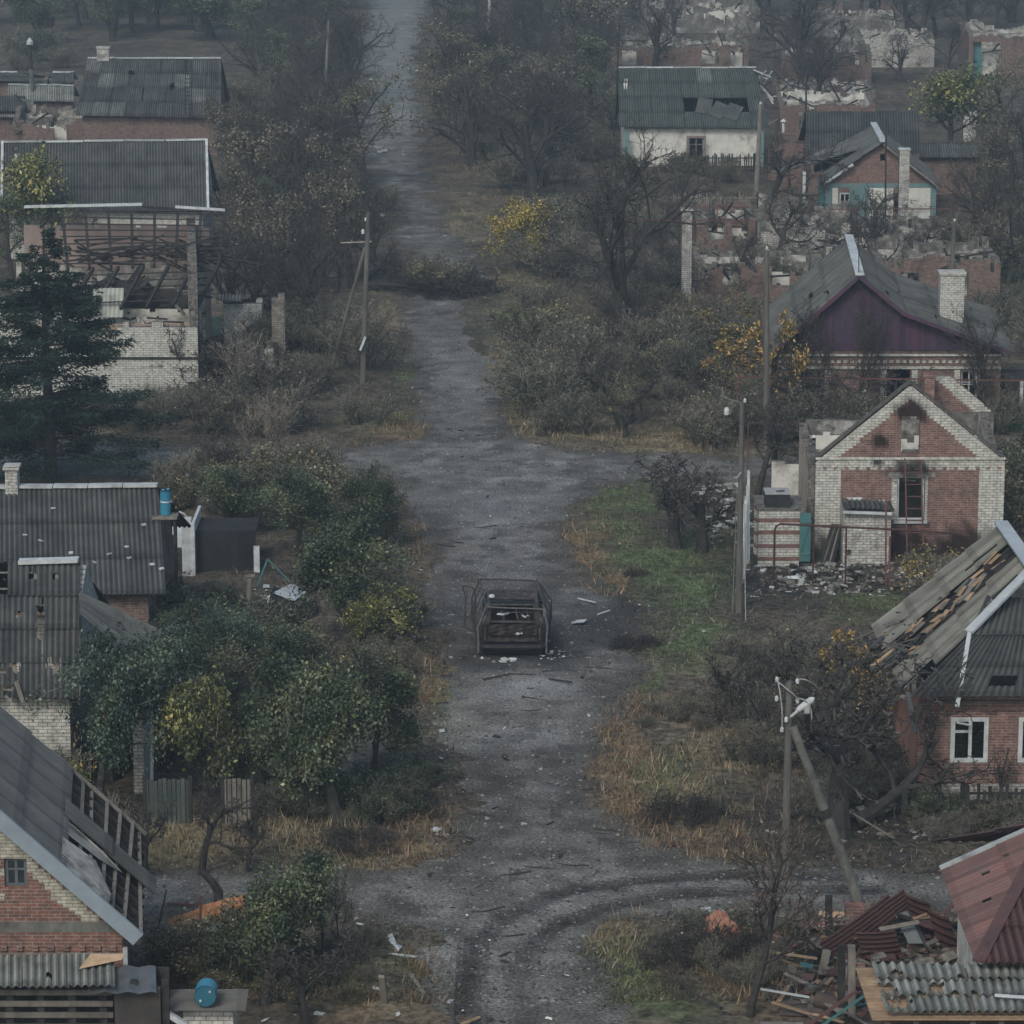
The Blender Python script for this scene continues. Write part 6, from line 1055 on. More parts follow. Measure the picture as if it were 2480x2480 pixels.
# ------------------------------------------------------------------ burnt car in the road
rng = random.Random(300)
YV = Yat(1590); x0, x1 = XA(1166, YV), XA(1316, YV); xc = (x0 + x1) / 2; W = x1 - x0; Lc = 4.3
car = thing('burnt_car', 'burnt-out car under a bent anti-drone mesh cage in the middle of the road', 'car', (xc, YV, 0)); ST = RUST(); BS = mat('scorched_body', (.014, .013, .014), (.030, .026, .024), 5, rough=.7, stain=(.09, .085, .08), stain_amt=.3, stain_scale=4, metal=.2)
def V(x, y, z): return (xc + x, YV + y, z)
hw = W / 2; b = MB()
# body side profile extruded, with wheel arches cut as polygon notches
prof = [(0.0, .42), (0.02, .95), (.10, 1.08), (1.0, 1.12), (2.6, 1.12), (3.0, 1.02), (3.95, .95), (4.2, .80), (4.25, .42), (3.75, .38), (3.68, .62), (3.45, .74), (3.15, .74), (2.92, .62), (2.86, .34), (1.25, .34), (1.18, .62), (.95, .74), (.68, .74), (.46, .62), (.40, .38)]
for s in (-1, 1):
    xo, xi = s * hw, s * (hw - .07); o = [V(xo * (1 - .03 * (z > .9)), y, z) for y, z in prof]; i_ = [V(xi, y, z) for y, z in prof]; n = len(prof)
    def tri(pts): return [(0, 1, 2, n - 1 + 0)] 
    # strip triangulation between upper and lower outline
    up_i = [1, 2, 3, 4, 5, 6, 7]; quads = [(0, 1, 2, 20), (20, 2, 19), (19, 2, 18), (18, 2, 3, 17), (17, 3, 16), (16, 3, 15), (15, 3, 4, 14), (14, 4, 13), (13, 4, 5, 12), (12, 5, 6, 11), (11, 6, 10), (10, 6, 9), (9, 6, 7, 8)]
    b.mesh(o, quads, BS); b.mesh(i_, quads, ST); v = o + i_; b.mesh(v, [(k, (k + 1) % n, (k + 1) % n + n, k + n) for k in range(n)], BS)
hood = [(2.75, 1.09), (3.3, 1.02), (3.95, .96), (4.2, .82)]
for a, c in zip(hood[:-1], hood[1:]): b.mesh([V(-hw + .07, a[0], a[1]), V(hw - .07, a[0], a[1]), V(hw - .07, c[0], c[1]), V(-hw + .07, c[0], c[1])], [(0, 1, 2, 3)], BS)
b.box(xc - hw * .96, xc + hw * .96, YV + .02, YV + .3, .1, .42, BS, (.45,) * 3); b.mesh([V(-hw, .25, .4), V(hw, .25, .4), V(hw, 4.1, .4), V(-hw, 4.1, .4)], [(0, 1, 2, 3)], ST); b.box(xc - hw + .1, xc + hw - .1, YV + 4.12, YV + 4.2, .42, .8, BS); b.build('body', car)
b = MB(); NS = 8; g = []   # dented tailgate
for j in range(6):
    for i in range(NS + 1): g.append(V(-hw * .80 + 1.6 * hw * i / NS, -.02 + .05 * math.sin(i * 1.9 + j) - .03 * j / 5 + (.06 if j == 1 else 0), .50 + .115 * j))
b.mesh(g, [(j * (NS + 1) + i, j * (NS + 1) + i + 1, (j + 1) * (NS + 1) + i + 1, (j + 1) * (NS + 1) + i) for j in range(5) for i in range(NS)], BS, (1.25, 1.1, 1.05)); tg = b.build('tailgate', car)
b = MB(); b.box(*sorted((V(-.55, 0, 0)[0], V(.45, 0, 0)[0])), YV - .12, YV - .10, .24, .36, ST, (1.5, 1.4, 1.4)); b.build('number_plate_recess', tg)
for s in (-1, 1):
    b = MB(); b.box(*sorted((xc + s * hw * .82, xc + s * hw * .99)), YV - .05, YV + .1, .55, .95, mat('black_void', (.008, .008, .009), (.015, .015, .016), 3)); b.box(*sorted((xc + s * hw * .86, xc + s * hw * .90)), YV - .08, YV - .052, .55, .95, ST, (1.8,) * 3); b.build('tail_lamp_hole', car)
b = MB(); b.tube([V(-hw - .02, .02, .34), V(-hw * .9, -.1, .34), V(hw * .9, -.1, .34), V(hw + .02, .02, .34)], .085, BS, 8); b.box(xc - hw * .9, xc + hw * .9, YV - .13, YV - .05, .27, .33, ST); b.build('bumper', car)
b = MB(); zt = 1.62; A0 = [(-hw * .95, .12, 1.06), (-hw * .80, .35, zt)]   # cabin skeleton
for s in (-1, 1):
    b.bar(V(s * hw * .95, .08, 1.06), V(s * hw * .78, .42, zt), .10, .08, ST, (1.4,) * 3); b.bar(V(s * hw * .97, 1.25, 1.1), V(s * hw * .80, 1.25, zt), .09, .07, ST); b.bar(V(s * hw * .97, 3.0, 1.02), V(s * hw * .78, 2.25, zt), .08, .07, ST, (1.2,) * 3); b.bar(V(s * hw * .78, .42, zt), V(s * hw * .78, 2.25, zt), .09, .07, ST, (1.4,) * 3)
for y in (.42, 1.25, 2.25): b.bar(V(-hw * .78, y, zt), V(hw * .78, y, zt), .09, .05, ST, (1.5,) * 3)
b.build('cabin_frame', car)
for s in (-1, 1):
    b = MB(); a = [V(s * hw * .97, .0, .45), V(s * hw * .97, .02, 1.02), V(s * hw * .82, .36, 1.6), V(s * hw * .66, .34, 1.58), V(s * hw * .72, .06, 1.10), V(s * hw * .70, -.01, .5)]; b.mesh(a + [p_[:1] + (p_[1] + .07,) + p_[2:] for p_ in a], [(0, 1, 4, 5), (1, 2, 3, 4), (6, 11, 10, 7), (7, 10, 9, 8)] + [(i, (i + 1) % 6, (i + 1) % 6 + 6, i + 6) for i in range(6)], BS, (.8,) * 3); a2 = [V(s * hw * .98, .1, 1.05), V(s * hw * .82, .4, 1.6), V(s * hw * .82, 1.2, 1.6), V(s * hw * .98, 1.25, 1.08)]; b.mesh(a2, [(0, 1, 2, 3)], BS, (.9,) * 3); b.build('rear_pillar', car); b = MB(); g = []
for j in range(6):
    for i in range(6): g.append(V(-hw * .76 + 1.52 * hw * i / 5, 1.1 + 1.15 * j / 5, zt - .03 - .14 * math.sin(math.pi * i / 5) * math.sin(math.pi * j / 5) + rng.uniform(-.03, .03)))
b.mesh(g, [(j * 6 + i, j * 6 + i + 1, (j + 1) * 6 + i + 1, (j + 1) * 6 + i) for j in range(5) for i in range(5)], ST, (1.5, 1.5, 1.5)); b.build('sagging_roof', car)
for sx in (-.45, .45):
    for y in (1.3, 2.2): b = MB(); b.box(xc + sx - .25, xc + sx + .25, YV + y, YV + y + .5, .5, .62, ST); b.bar(V(sx, y, .6), V(sx, y - .15, 1.2), .45, .05, ST); b.build('seat_frame', car)
b = MB()
b.bar(V(-hw * .8, .2, 1.12), V(hw * .8, .2, 1.10), .06, .06, ST, (1.6,) * 3)
for x in (-.35, .1, .45): b.bar(V(x, .3, 1.5), V(x + .08, .2, 1.16), .04, .03, ST, (2,) * 3)
b.build('rear_window_bars', car)
for s in (-1, 1):
    for y in (.82, 3.3):
        w = MB(); w.tube([V(s * (hw - .02), y, .30), V(s * (hw - .2), y, .30)], [.30, .30], mat('bare_rim_rust', (.07, .045, .035), (.05, .035, .03), 6), 16); wo = w.build('wheel', car); w = MB(); w.tube([V(s * (hw - .0), y, .30), V(s * (hw - .03), y, .30)], .12, ST, 10, (1.5,) * 3); w.build('hub', wo)
# mesh cage
cage = thing('mesh_cage', 'bent welded rod cage with wire mesh fixed over the burnt car', 'cage', (xc, YV, 0)); cz0, cz1 = 1.62, 1.92
Cn = {'nl': P(1178, 1470, YV + .15), 'nr': P(1320, 1476, YV + .15), 'fl': P(1161, 1402, YV + 3.9), 'fr': P(1302, 1406, YV + 3.9)}
ml, mr = Vector((xc - hw - .12, YV + .1, .95)), Vector((xc + hw + .12, YV + .1, .95)); gl, gr = Vector((xc - hw - .1, YV, .12)), Vector((xc + hw + .1, YV, .1)); fl_, fr_ = Vector((xc - hw - .35, YV + 3.8, 1.0)), Vector((xc + hw + .3, YV + 3.8, .9))
b = MB(); CG = mat('cage_rod', (.03, .028, .028), (.055, .05, .048), 8, rough=.7)
def rod(*p, r=.028, c=1.0):
    q = []
    for a, d in zip(p[:-1], p[1:]):
        for k in range(3): q.append(Vector(a).lerp(Vector(d), k / 3) + Vector((rng.uniform(-.015, .015), 0, rng.uniform(-.015, .015))))
    b.tube(q + [Vector(p[-1])], r, CG, 5, (c,) * 3)
rod(Cn['nl'], Cn['nr'], c=2.4); rod(Cn['fl'], Cn['fr']); rod(Cn['nl'], Cn['fl'], c=1.2); rod(Cn['nr'], Cn['fr'], c=1.2); rod(Cn['nl'], ml, gl, c=2.8, r=.03); rod(Cn['nr'], mr, gr, c=2.8, r=.03); rod(Cn['fl'], fl_, (fl_.x, fl_.y, .25)); rod(Cn['fr'], fr_, (fr_.x, fr_.y, .25)); rod(ml, fl_); rod(mr, fr_)
for t in (.3, .62): rod(Cn['nl'].lerp(Cn['fl'], t), Cn['nr'].lerp(Cn['fr'], t), r=.018, c=1.2)
for t in (.25, .5, .75):
    rod(Cn['nl'].lerp(Cn['fl'], t), ml.lerp(fl_, t), (ml.lerp(fl_, t).x, ml.lerp(fl_, t).y, .15), r=.018); rod(Cn['nr'].lerp(Cn['fr'], t), mr.lerp(fr_, t), (mr.lerp(fr_, t).x, mr.lerp(fr_, t).y, .15), r=.018)
b.build('rod_frame', cage); b = MB()
def meshp(a, c, d, e, nu, nv, name='wire_mesh'):
    global b; b = MB(); a, c, d, e = map(Vector, (a, c, d, e))
    for i in range(nu + 1): t = i / nu; b.bar(a.lerp(c, t), e.lerp(d, t), .009, .009, CG)
    for j in range(nv + 1): t = j / nv; b.bar(a.lerp(e, t), c.lerp(d, t), .009, .009, CG)
    b.build(name, cage)
meshp(Cn['nl'].lerp(Cn['fl'], .3), Cn['nr'].lerp(Cn['fr'], .3), Cn['fr'], Cn['fl'], 13, 16); meshp(ml, fl_, Cn['fl'], Cn['nl'], 17, 5); meshp(mr, fr_, Cn['fr'], Cn['nr'], 17, 5); meshp(gl, (fl_.x, fl_.y, .25), fl_, ml, 34, 8); meshp(gr, (fr_.x, fr_.y, .25), fr_, mr, 34, 8)
gd = thing('cage_door', 'open rod-frame cage door standing off the left side of the burnt car', 'gate', (xc - hw - .6, YV + 1.2, 0)); b = MB(); y = YV + 1.6; q = [P(1120, 1417, y), P(1146, 1423, y), P(1152, 1445, y), P(1150, 1530, y), P(1124, 1519, y), P(1127, 1447, y), P(1120, 1417, y)]
rod(*q); rod(P(1125, 1489, y), P(1150, 1497, y), r=.018); rod(P(1132, 1420, y), P(1131, 1452, y), r=.01); rod(P(1125, 1470, y), P(1151, 1476, y), r=.01); rod(P(1151, 1530, y), P(1151, 1560, y - .2)); b.build('door_frame', gd)
b = MB(); q = P(1191, 1446, YV + 1); b.tube([q, q + Vector((0, 0, .05)), q + Vector((0, 0, .09))], [.10, .10, .05], WPAINT(), 12); b.build('white_cap', car)  # small round white cap on the car, not a lamp
for i, (px, py, y, s, l) in enumerate([(1215, 1487, .25, .2, 'pale scrap of fabric lying in the rear window of the burnt car'), (1268, 1492, .25, .14, 'curled white strip in the right half of the burnt rear window'), (1254, 1535, -.12, .12, 'two white flakes stuck on the tailgate of the burnt car')]):
    b = MB(); q = P(px, py, YV + y); b.chunk(q, s * 1.4, s, .04, WPAINT(), rng); b.chunk(q + Vector((s, 0, .01)), s * .6, s * .5, .03, WPAINT(), rng); tag(b.build('white_scrap'), l, 'debris')
b = MB(); rubble_mesh(b, rng, xc + hw - .1, xc + hw + 1.0, YV - .3, YV + .6, 60, [WPAINT(), RUBB(), CHAR()], .02, .1, .08); rubble_mesh(b, rng, xc - hw - 1.2, xc - hw + .2, YV - .5, YV + .5, 50, [WPAINT(), RUBB(), CHAR()], .02, .1, .08); tag(b.build('burnt_crumbs'), 'ash crumbs and white fragments on the road beside the burnt car wheels', 'debris', kind='stuff')
# ------------------------------------------------------------------ poles, lamps, pipes, wires
DKPOLE = lambda: mat('dark_pole', (.075, .07, .063), (.12, .113, .10), 5, stretch=(1, 1, .2), stain=(.04, .037, .034), stain_amt=.6)
def pole(name, label, foot, topp, r0, r1, m, fork=None, lean=0.0, cat='utility pole'):
    q = G(*foot); t = P(topp[0], topp[1], q.y + lean); root = thing(name, label, cat, q); b = MB(); n = 7; b.tube([q.lerp(t, i / n) - Vector((0, 0, .1 if i == 0 else 0)) for i in range(n + 1)], [r0 + (r1 - r0) * i / n for i in range(n + 1)], m, 10); b.build('shaft', root); return root, q, t
def insul(root, p, s=.085):
    b = MB(); p = Vector(p); b.tube([p, p + Vector((0, 0, s)), p + Vector((0, 0, s * 1.5))], [s * .55, s * .6, s * .35], WPAINT(), 10); b.build('insulator', root)
r, q, t = pole('utility_pole', 'upright dark wooden utility pole with lamp and broken crossarms, lower right', (1902, 2118), (1912, 1650), .115, .09, DKPOLE()); Yp = q.y
b = MB(); a1, a2 = P(1882, 1651, Yp), P(1931, 1655, Yp); b.bar(a1, a2, .07, .07, CHAR()); b.build('crossarm', r); insul(r, a1); insul(r, a2); b = MB(); a1, a2 = P(1881, 1697, Yp), P(1931, 1702, Yp); b.bar(a1, a2, .07, .07, CHAR()); b.build('crossarm', r); insul(r, a1); insul(r, a2); insul(r, P(1904, 1748, Yp - .15)); insul(r, P(1894, 1772, Yp - .15))
def wire(pts, r, m, label, n=8, name='loose_wire', sag=0): 
    b = MB(); P3 = [Vector(p) for p in pts]; o = []
    for i in range(len(P3) - 1):
        a = P3[max(0, i - 1)]; p0 = P3[i]; p1 = P3[i + 1]; c = P3[min(len(P3) - 1, i + 2)]
        for k in range(n): t = k / n; o.append(.5 * ((2 * p0) + (-a + p1) * t + (2 * a - 5 * p0 + 4 * p1 - c) * t * t + (-a + 3 * p0 - 3 * p1 + c) * t ** 3))
    o.append(P3[-1]); b.tube(o, r, m, 5); return tag(b.build(name), label, 'wire')
al = mat('aluminium_wire', (.32, .32, .31), (.25, .25, .24), 4)
wire([P(1883, 1650, Yp), P(1888, 1670, Yp - .1), P(1894, 1720, Yp - .2), P(1894, 1768, Yp - .15)], .018, al, 'loose pale wire hanging down the left of the upright pole with lamp'); wire([P(1883, 1650, Yp), P(1900, 1664, Yp - .2), P(1920, 1680, Yp - .2), P(1931, 1692, Yp - .1)], .018, al, 'loose pale wire slanting between the two crossarms'); wire([P(1933, 1645, Yp), P(1950, 1646, Yp - .2), P(1968, 1655, Yp), P(1985, 1670, Yp + .3)], .016, al, 'loose pale wire curling right from the upper crossarm'); wire([P(1931, 1692, Yp), P(1945, 1694, Yp - .2), P(1956, 1702, Yp - .2)], .02, al, 'short pale wire from the lower crossarm to the street lamp')
lm = thing('street_lamp', 'white street lamp head tilted beside the upright wooden pole, lower right', 'street lamp', P(1918, 1734, Yp)); b = MB(); b.tube([P(1908, 1740, Yp), P(1919, 1733, Yp - .1), P(1932, 1722, Yp - .1)], .04, WPAINT(), 8); b.build('arm', lm); b = MB(); a, c = P(1930, 1722, Yp - .1), P(1972, 1690, Yp - .1); d = c - a; b.tube([a, a + d * .12, a + d * .5, a + d * .85, c], [.05, .08, .10, .09, .03], WPAINT(), 12); b.build('housing', lm); b = MB(); q2 = P(1954, 1716, Yp - .12); b.bar(q2 + Vector((0, 0, .1)), q2 - Vector((0, 0, .12)), .14, .12, WPAINT(), (.8,) * 3); b.build('bracket', lm); wire([P(1958, 1700, Yp - .1), P(1964, 1720, Yp - .1), P(1966, 1742, Yp - .1)], .018, al, 'stub of pale cable hanging below the street lamp head')
r, q, t = pole('concrete_prop', 'pale concrete strut pole leaning against the upright wooden pole, lower right', (2084, 2190), (1921, 1762), .145, .105, CONC(), lean=0.0); b = MB(); m_ = q.lerp(t, .52); b.tube([m_ - (t - q).normalized() * .12, m_ + (t - q).normalized() * .12], .155, RUST(), 10); b.build('steel_collar', r)
for f_ in (.0, .25):
    pass
r, q, t = pole('utility_pole', 'square concrete utility pole with lamp arm beside the grassy bend, right', (1789, 1488), (1797, 975), .125, .08, DKPOLE()); Yp = q.y; b = MB(); b.bar(P(1765, 1064, Yp), P(1808, 1067, Yp), .05, .05, CHAR()); b.build('crossarm', r); b = MB(); b.bar(q + Vector((-.22, 0, 0)), P(1785, 1180, Yp), .035, .035, CONC()); b.build('earth_rod', r); b = MB(); b.bar(P(1790, 974, Yp), P(1750, 962, Yp), .04, .04, CONC()); a, c = P(1762, 966, Yp), P(1744, 958, Yp); b.tube([a, a.lerp(c, .5), c], [.04, .06, .03], CONC(), 10); b.build('lamp_head', r); insul(r, P(1804, 974, Yp)); insul(r, P(1760, 1004, Yp - .05), .16)
wire([P(1802, 1200, Yp), P(1806, 1500, Yp - 1), P(1812, 1680, Yp - 4), P(1816, 1830, Yp - 8)], .014, al, 'long slack cable hanging past the concrete utility pole into the scrub'); wire([P(1778, 1158, Yp - .2), P(1790, 1153, Yp - .2), P(1794, 1144, Yp - .2), P(1785, 1158, Yp - .3)], .02, al, 'curled white wire end tangled halfway up the concrete utility pole')
r, q, t = pole('utility_pole', 'slim dark utility pole left of the purple gable house', (1856, 1090), (1857, 608), .13, .1, DKPOLE()); insul(r, P(1857, 604, q.y)); r, q, t = pole('utility_pole', 'dark utility pole standing in front of the white brick chimney of the purple gable house', (2290, 930), (2312, 540), .14, .1, DKPOLE()); insul(r, P(2312, 536, q.y)); insul(r, P(2283, 770, q.y))
r, q, t = pole('utility_pole', 'grey utility pole beside the white walled house corner', (1831, 480), (1842, 252), .17, .12, OLDWOOD()); insul(r, P(1842, 256, q.y), .16)
r, q, t = pole('utility_pole', 'thin mast standing at the left end of the long slate roof, upper right', (1491, 320), (1500, 40), .09, .05, CHAR())
r, q, t = pole('utility_pole', 'thin dark mast rising before the dark slate building behind the teal gable', (1950, 380), (1953, 180), .08, .06, CHAR())
r, q, t = pole('utility_pole', 'thin mast before the apex of the teal gable house', (2144, 545), (2146, 285), .06, .05, CHAR())
r, q, t = pole('utility_pole', 'dark pole with cut brackets among trees left of the fallen tree', (878, 935), (892, 516), .14, .1, DKPOLE()); Yp = q.y; b = MB(); b.bar(P(825, 588, Yp), P(900, 585, Yp), .05, .05, OLDWOOD(), (1.6,) * 3); b.build('crossarm', r); insul(r, P(879, 566, Yp), .13); insul(r, P(886, 535, Yp), .1); b = MB(); a, c = P(872, 848, Yp - .3), P(885, 816, Yp - .3); b.bar(a, c, .16, .1, WPAINT()); b.build('lamp_head', r)
r, q, t = pole('pole_strut', 'split strut pole leaning onto the dark pole left of the fallen tree', (800, 900), (884, 600), .1, .08, DKPOLE(), cat='pole')
r, q, t = pole('utility_pole', 'far slender concrete pole with guy wires among trees left of the road top', (782, 335), (796, 48), .14, .09, CONC()); wire([P(783, 230, q.y), P(756, 290, q.y)], .02, al, 'thin stay wire beside the far slender pole'); r, q, t = pole('birch_trunk_pole', 'pale mottled slender trunk rising to the top edge right of the road', (1182, 180), (1186, -30), .2, .12, mat('birch_bark', (.36, .36, .34), (.12, .12, .12), 5), cat='pole')
for i, (a, z_, c, lab) in enumerate([((1786, 913), 1, (2500, 922), 'long rusty gas pipe running in front of the purple gable house'), ((1812, 1024), 1, (1952, 1025), 'short rusty gas pipe left of the cream-trimmed brick house'), ((1650, 500), 1, (1826, 502), 'thin gas pipe above the grey picket fence'), ((2010, 507), 1, (2470, 505), 'thin gas pipe crossing before the teal gable house'), ((1530, 530), 1, (1830, 536), 'second thin gas pipe beside the white brick gate pillar')]):
    Yg = Yat(a[1], 2.6); b = MB(); p0, p1 = P(*a, Yg), P(*c, Yg); b.bar(p0, p1, .06, .06, PIPERED()); n = max(2, int((p1.x - p0.x) / 3.5))
    for k in range(n + 1): q = p0.lerp(p1, k / n); b.bar((q.x, q.y, 0), q, .05, .05, PIPERED())
    tag(b.build('gas_pipe'), lab, 'pipe')
Yg = Yat(1425); b = MB(); z_ = P(0, 1270, Yg).z; pts = [G(1874, 1425), P(1876, 1285, Yg), P(1880, 1274, Yg), P(1890, 1269, Yg), P(2140, 1281, Yg), P(2330, 1292, Yg)]; b.tube(pts, .04, PIPERED(), 8, (.6,) * 3)
for px, e in ((1971, 1412), (2050, 1370)): b.bar((P(px, 1275, Yg).x, Yg, 0), P(px, 1275, Yg), .06, .06, PIPERED(), (.5,) * 3)
for px, top in ((2146, 1212), (2155, 1300)): b.bar((P(px, 1400, Yg).x, Yg + .05, 0), P(px, top, Yg), .06, .06, PIPERED(), (1.2,) * 3)
tag(b.build('gas_pipe'), 'dark bent gas pipe on uprights in front of the banded and white brick sheds', 'pipe')
# ------------------------------------------------------------------ rubble patches
def rubble(label, pa, pb, ya, yb, n, mats, smin, smax, hmax, seed):
    b = MB(); a, c = G(pa, yb), G(pb, ya); rubble_mesh(b, random.Random(seed), a.x, c.x, a.y, c.y, n, mats, smin, smax, hmax); tag(b.build('rubble'), label, 'rubble', kind='stuff')
RW = [CHAR(), CHAR(), RUBB(), PLASTER(), WPAINT(), OLDWOOD()]
rubble('charred rubbish with white scraps strewn before the two brick sheds', 1800, 2300, 1365, 1450, 900, RW, .04, .28, .25, 1)
rubble('white rubble and torn scraps beside the concrete pole and bare trees', 1700, 1800, 1170, 1330, 260, [WPAINT(), PLASTER(), CHAR()], .05, .3, .35, 2)
rubble('white rubble strip behind the rust coloured boulder, lower right', 1690, 1910, 2200, 2255, 200, [WPAINT(), PLASTER(), RUBB()], .03, .2, .12, 3)
rubble('brick and timber rubble under the broken plank heap, bottom right', 1880, 2370, 2230, 2480, 900, [CHAR(), OLDWOOD(), RUBB(), RED(), REDROOF()], .05, .35, .5, 4)
rubble('rubble and splintered wood under the large black tree, right', 1990, 2330, 1900, 2060, 420, [CHAR(), OLDWOOD(), CHAR(), PLASTER()], .04, .3, .2, 5)
rubble('brick rubble around the fallen orange tiles, lower left', 330, 590, 2240, 2400, 420, [CHAR(), RUBB(), RED(), OLDWOOD(), PLASTER()], .05, .3, .35, 6)
rubble('light brick crumbs along the far right verge by the street', 850, 1010, 355, 375, 50, [WPAINT(), RUBB()], .05, .3, .15, 7)
rubble('scattered white crumbs beside the toppled cabin and bushes', 560, 800, 1400, 1520, 120, [WPAINT(), PLASTER()], .05, .2, .2, 8)
# plank heap at bottom right
g_ = 'broken planks and sheets heaped at the bottom right'; rg = random.Random(77)
def plank(px, py, px2, py2, w, m, lab='broken plank in the heap left of the red roof', grp=g_, dy=0, name='broken_plank', zup=None, c=1, h=.04):
    Yk = Yat(max(py, py2), .3); b = MB(); b.bar(P(px, py, Yk + (dy if py < py2 else 0)), P(px2, py2, Yk + (0 if py < py2 else dy)), w, h, m, (c,) * 3); return tag(b.build(name), lab, 'plank', grp)
for i in range(90):
    px, py = rg.uniform(2010, 2340), rg.uniform(2215, 2330); a = rg.uniform(-1.2, .9); l = rg.uniform(40, 120); Yk = Yat(2340); q = P(px, py, Yk + rg.uniform(0, 3)); d = Vector((math.cos(a), rg.uniform(-.6, .6), math.sin(a) * .45)).normalized()
    b = MB(); b.bar(q - d * l / 200, q + d * l / 200, rg.uniform(.07, .2), .03, rg.choice([OLDWOOD(), OLDWOOD(), CHAR(), TANWOOD(), REDROOF()]), (rg.uniform(.5, 1.1),) * 3, up=(0, -.5, .8)); tag(b.build('broken_plank'), 'broken plank in the heap left of the red roof', 'plank', g_)
for i in range(34):
    px, py = rg.uniform(1900, 2080), rg.uniform(2300, 2480); q = G(px, py, rg.uniform(.05, .4)); a = rg.uniform(0, 3.14); l = rg.uniform(.5, 1.6); d = Vector((math.cos(a), math.sin(a) * 1.4, rg.uniform(-.05, .3))).normalized(); b = MB(); b.bar(q - d * l / 2, q + d * l / 2, rg.uniform(.06, .14), .03, rg.choice([OLDWOOD(), CHAR(), TANWOOD(), TEAL()]), (rg.uniform(.5, 1.1),) * 3); tag(b.build('scattered_board'), 'board scattered on the ground left of the torn corrugated roof', 'plank', 'boards scattered at the bottom right')
for i, (px, py, dx, w, l, ax, lab) in enumerate([(2080, 2255, 0, 1.0, 1.6, .55, 'crumpled red corrugated sheet at the left of the plank heap'), (2130, 2225, 1, .9, 1.3, .5, 'red corrugated sheet leaning behind the plank heap'), (2130, 2290, 0, 1.1, .8, -.05, 'torn red corrugated sheet with ragged hole edge in the heap middle'), (2235, 2225, 1.5, 1.6, .55, -.45, 'long mauve corrugated sheet sloping across the right of the heap'), (2290, 2275, .5, 2.0, .5, -.5, 'dark red sheet sloping down to the red roof corner')]):
    Yk = Yat(2345); b = MB(); d = Vector((math.cos(ax), .3, math.sin(ax))).normalized(); b.sheet(P(px, py, Yk + dx), Vector((-.25, -.5, .8)), d, w, l * 1.3, REDROOF(), rg, (.75,) * 3, 6, .03, .15); tag(b.build('red_sheet'), lab, 'roof sheet')
b = MB(); Yk = Yat(2345); a, c = P(2160, 2200, Yk + 1.5), P(2200, 2285, Yk); b.mesh([a, a + Vector((.35, 0, 0)), c + Vector((.35, 0, 0)), c], [(0, 1, 2, 3)], mat('grey_zinc_ridge', (.17, .18, .18), (.12, .125, .125), 3)); b.mesh([a + Vector((.35, .0, .0)), a + Vector((.6, .1, -.3)), c + Vector((.6, .1, -.3)), c + Vector((.35, 0, 0))], [(0, 1, 2, 3)], mat('grey_zinc_ridge', (.17, .18, .18), (.12, .125, .125), 3), (.7,) * 3); tag(b.build('ridge_sheet'), 'folded grey ridge sheet lying down the middle of the plank heap', 'roof sheet')
b = MB(); q = P(2072, 2225, Yat(2345) + 2); b.box(q.x - .25, q.x + .25, q.y, q.y + .4, 0, q.z + .3, RED()); tag(b.build('brick_chimney_stump'), 'red brick chimney stump behind the plank heap', 'chimney')
for (px, a, c, lab) in ((2007, 2170, 2330, 'charred upright post at the left of the plank heap'), (2038, 2290, 2470, 'thick charred post beside the torn corrugated roof'), (2062, 2290, 2470, 'pale splintered post next to the thick charred post'), (2190, 1908, 1990, 'square charred fence post under the large black tree'), (2340, 1902, 1992, 'dark gate post in front of the red brick house'), (2262, 1935, 1995, 'leaning dark post between plank scraps under the red brick house')):
    Yk = Yat(c); b = MB(); m = OLDWOOD() if 'pale' in lab else CHAR(); b.bar((P(px, c, Yk).x, Yk, 0), P(px + (-10 if 'leaning' in lab else 0), a, Yk), .17, .17, m); tag(b.build('post'), lab, 'post')
for (x_, y_, x2, y2, w, m, lab) in [(1925, 2242, 1998, 2320, .17, CHAR(), 'long charred beam leaning down to the right, left of the heap'), (1962, 2238, 2003, 2262, .12, OLDWOOD(), 'grey board propped above the long charred beam'), (1990, 2360, 2003, 2300, .2, OLDWOOD(), 'wide grey board standing against the charred post'), (1938, 2334, 1990, 2346, .22, TEAL(), 'pale blue board lying below the charred beam'), (2258, 2240, 2334, 2162, .2, REDROOF(), 'narrow red sheet strip propped between the heap and the red roof'), (1960, 2480, 2075, 2400, .14, PIPERED(), 'long rusty beam slanting at the bottom edge'), (1985, 2488, 2092, 2412, .08, TEAL(), 'thin teal lath slanting at the bottom edge'), (1842, 2395, 1960, 2415, .06, WPAINT(), 'thin pale blue rail behind the bare sapling foot'), (2066, 1970, 2165, 2030, .07, OLDWOOD(), 'long thin pole lying under the large black tree'), (1840, 2478, 1945, 2480, .12, OLDWOOD(), 'grey plank at the bottom edge right of the bare sapling')]:
    plank(x_, y_, x2, y2, w, m, lab, None)
b = MB(); a, c = G(1980, 2420, .35), G(2032, 2438, .3); b.tube([a, c], .19, mat('brown_pipe', (.07, .05, .042), (.05, .04, .035), 3), 18, cap=False); b.tube([c - (c - a) * .01, c], [.19, .165], CHAR(), 18); tag(b.build('metal_drum_pipe'), 'brown metal drainpipe piece lying on the collapsed boards, bottom right', 'pipe')
b = MB(); q = G(1950, 2440, .15)
for k in range(7): b.bar(G(1890, 2400 + k * 9, .15), G(2030, 2396 + k * 10, .2), .2, .03, mat('brown_board', (.10, .075, .065), (.07, .055, .05), 4), (rg.uniform(.7, 1.2),) * 3)
tag(b.build('collapsed_board_panel'), 'collapsed brown board panel lying on the ground, bottom right', 'panel')
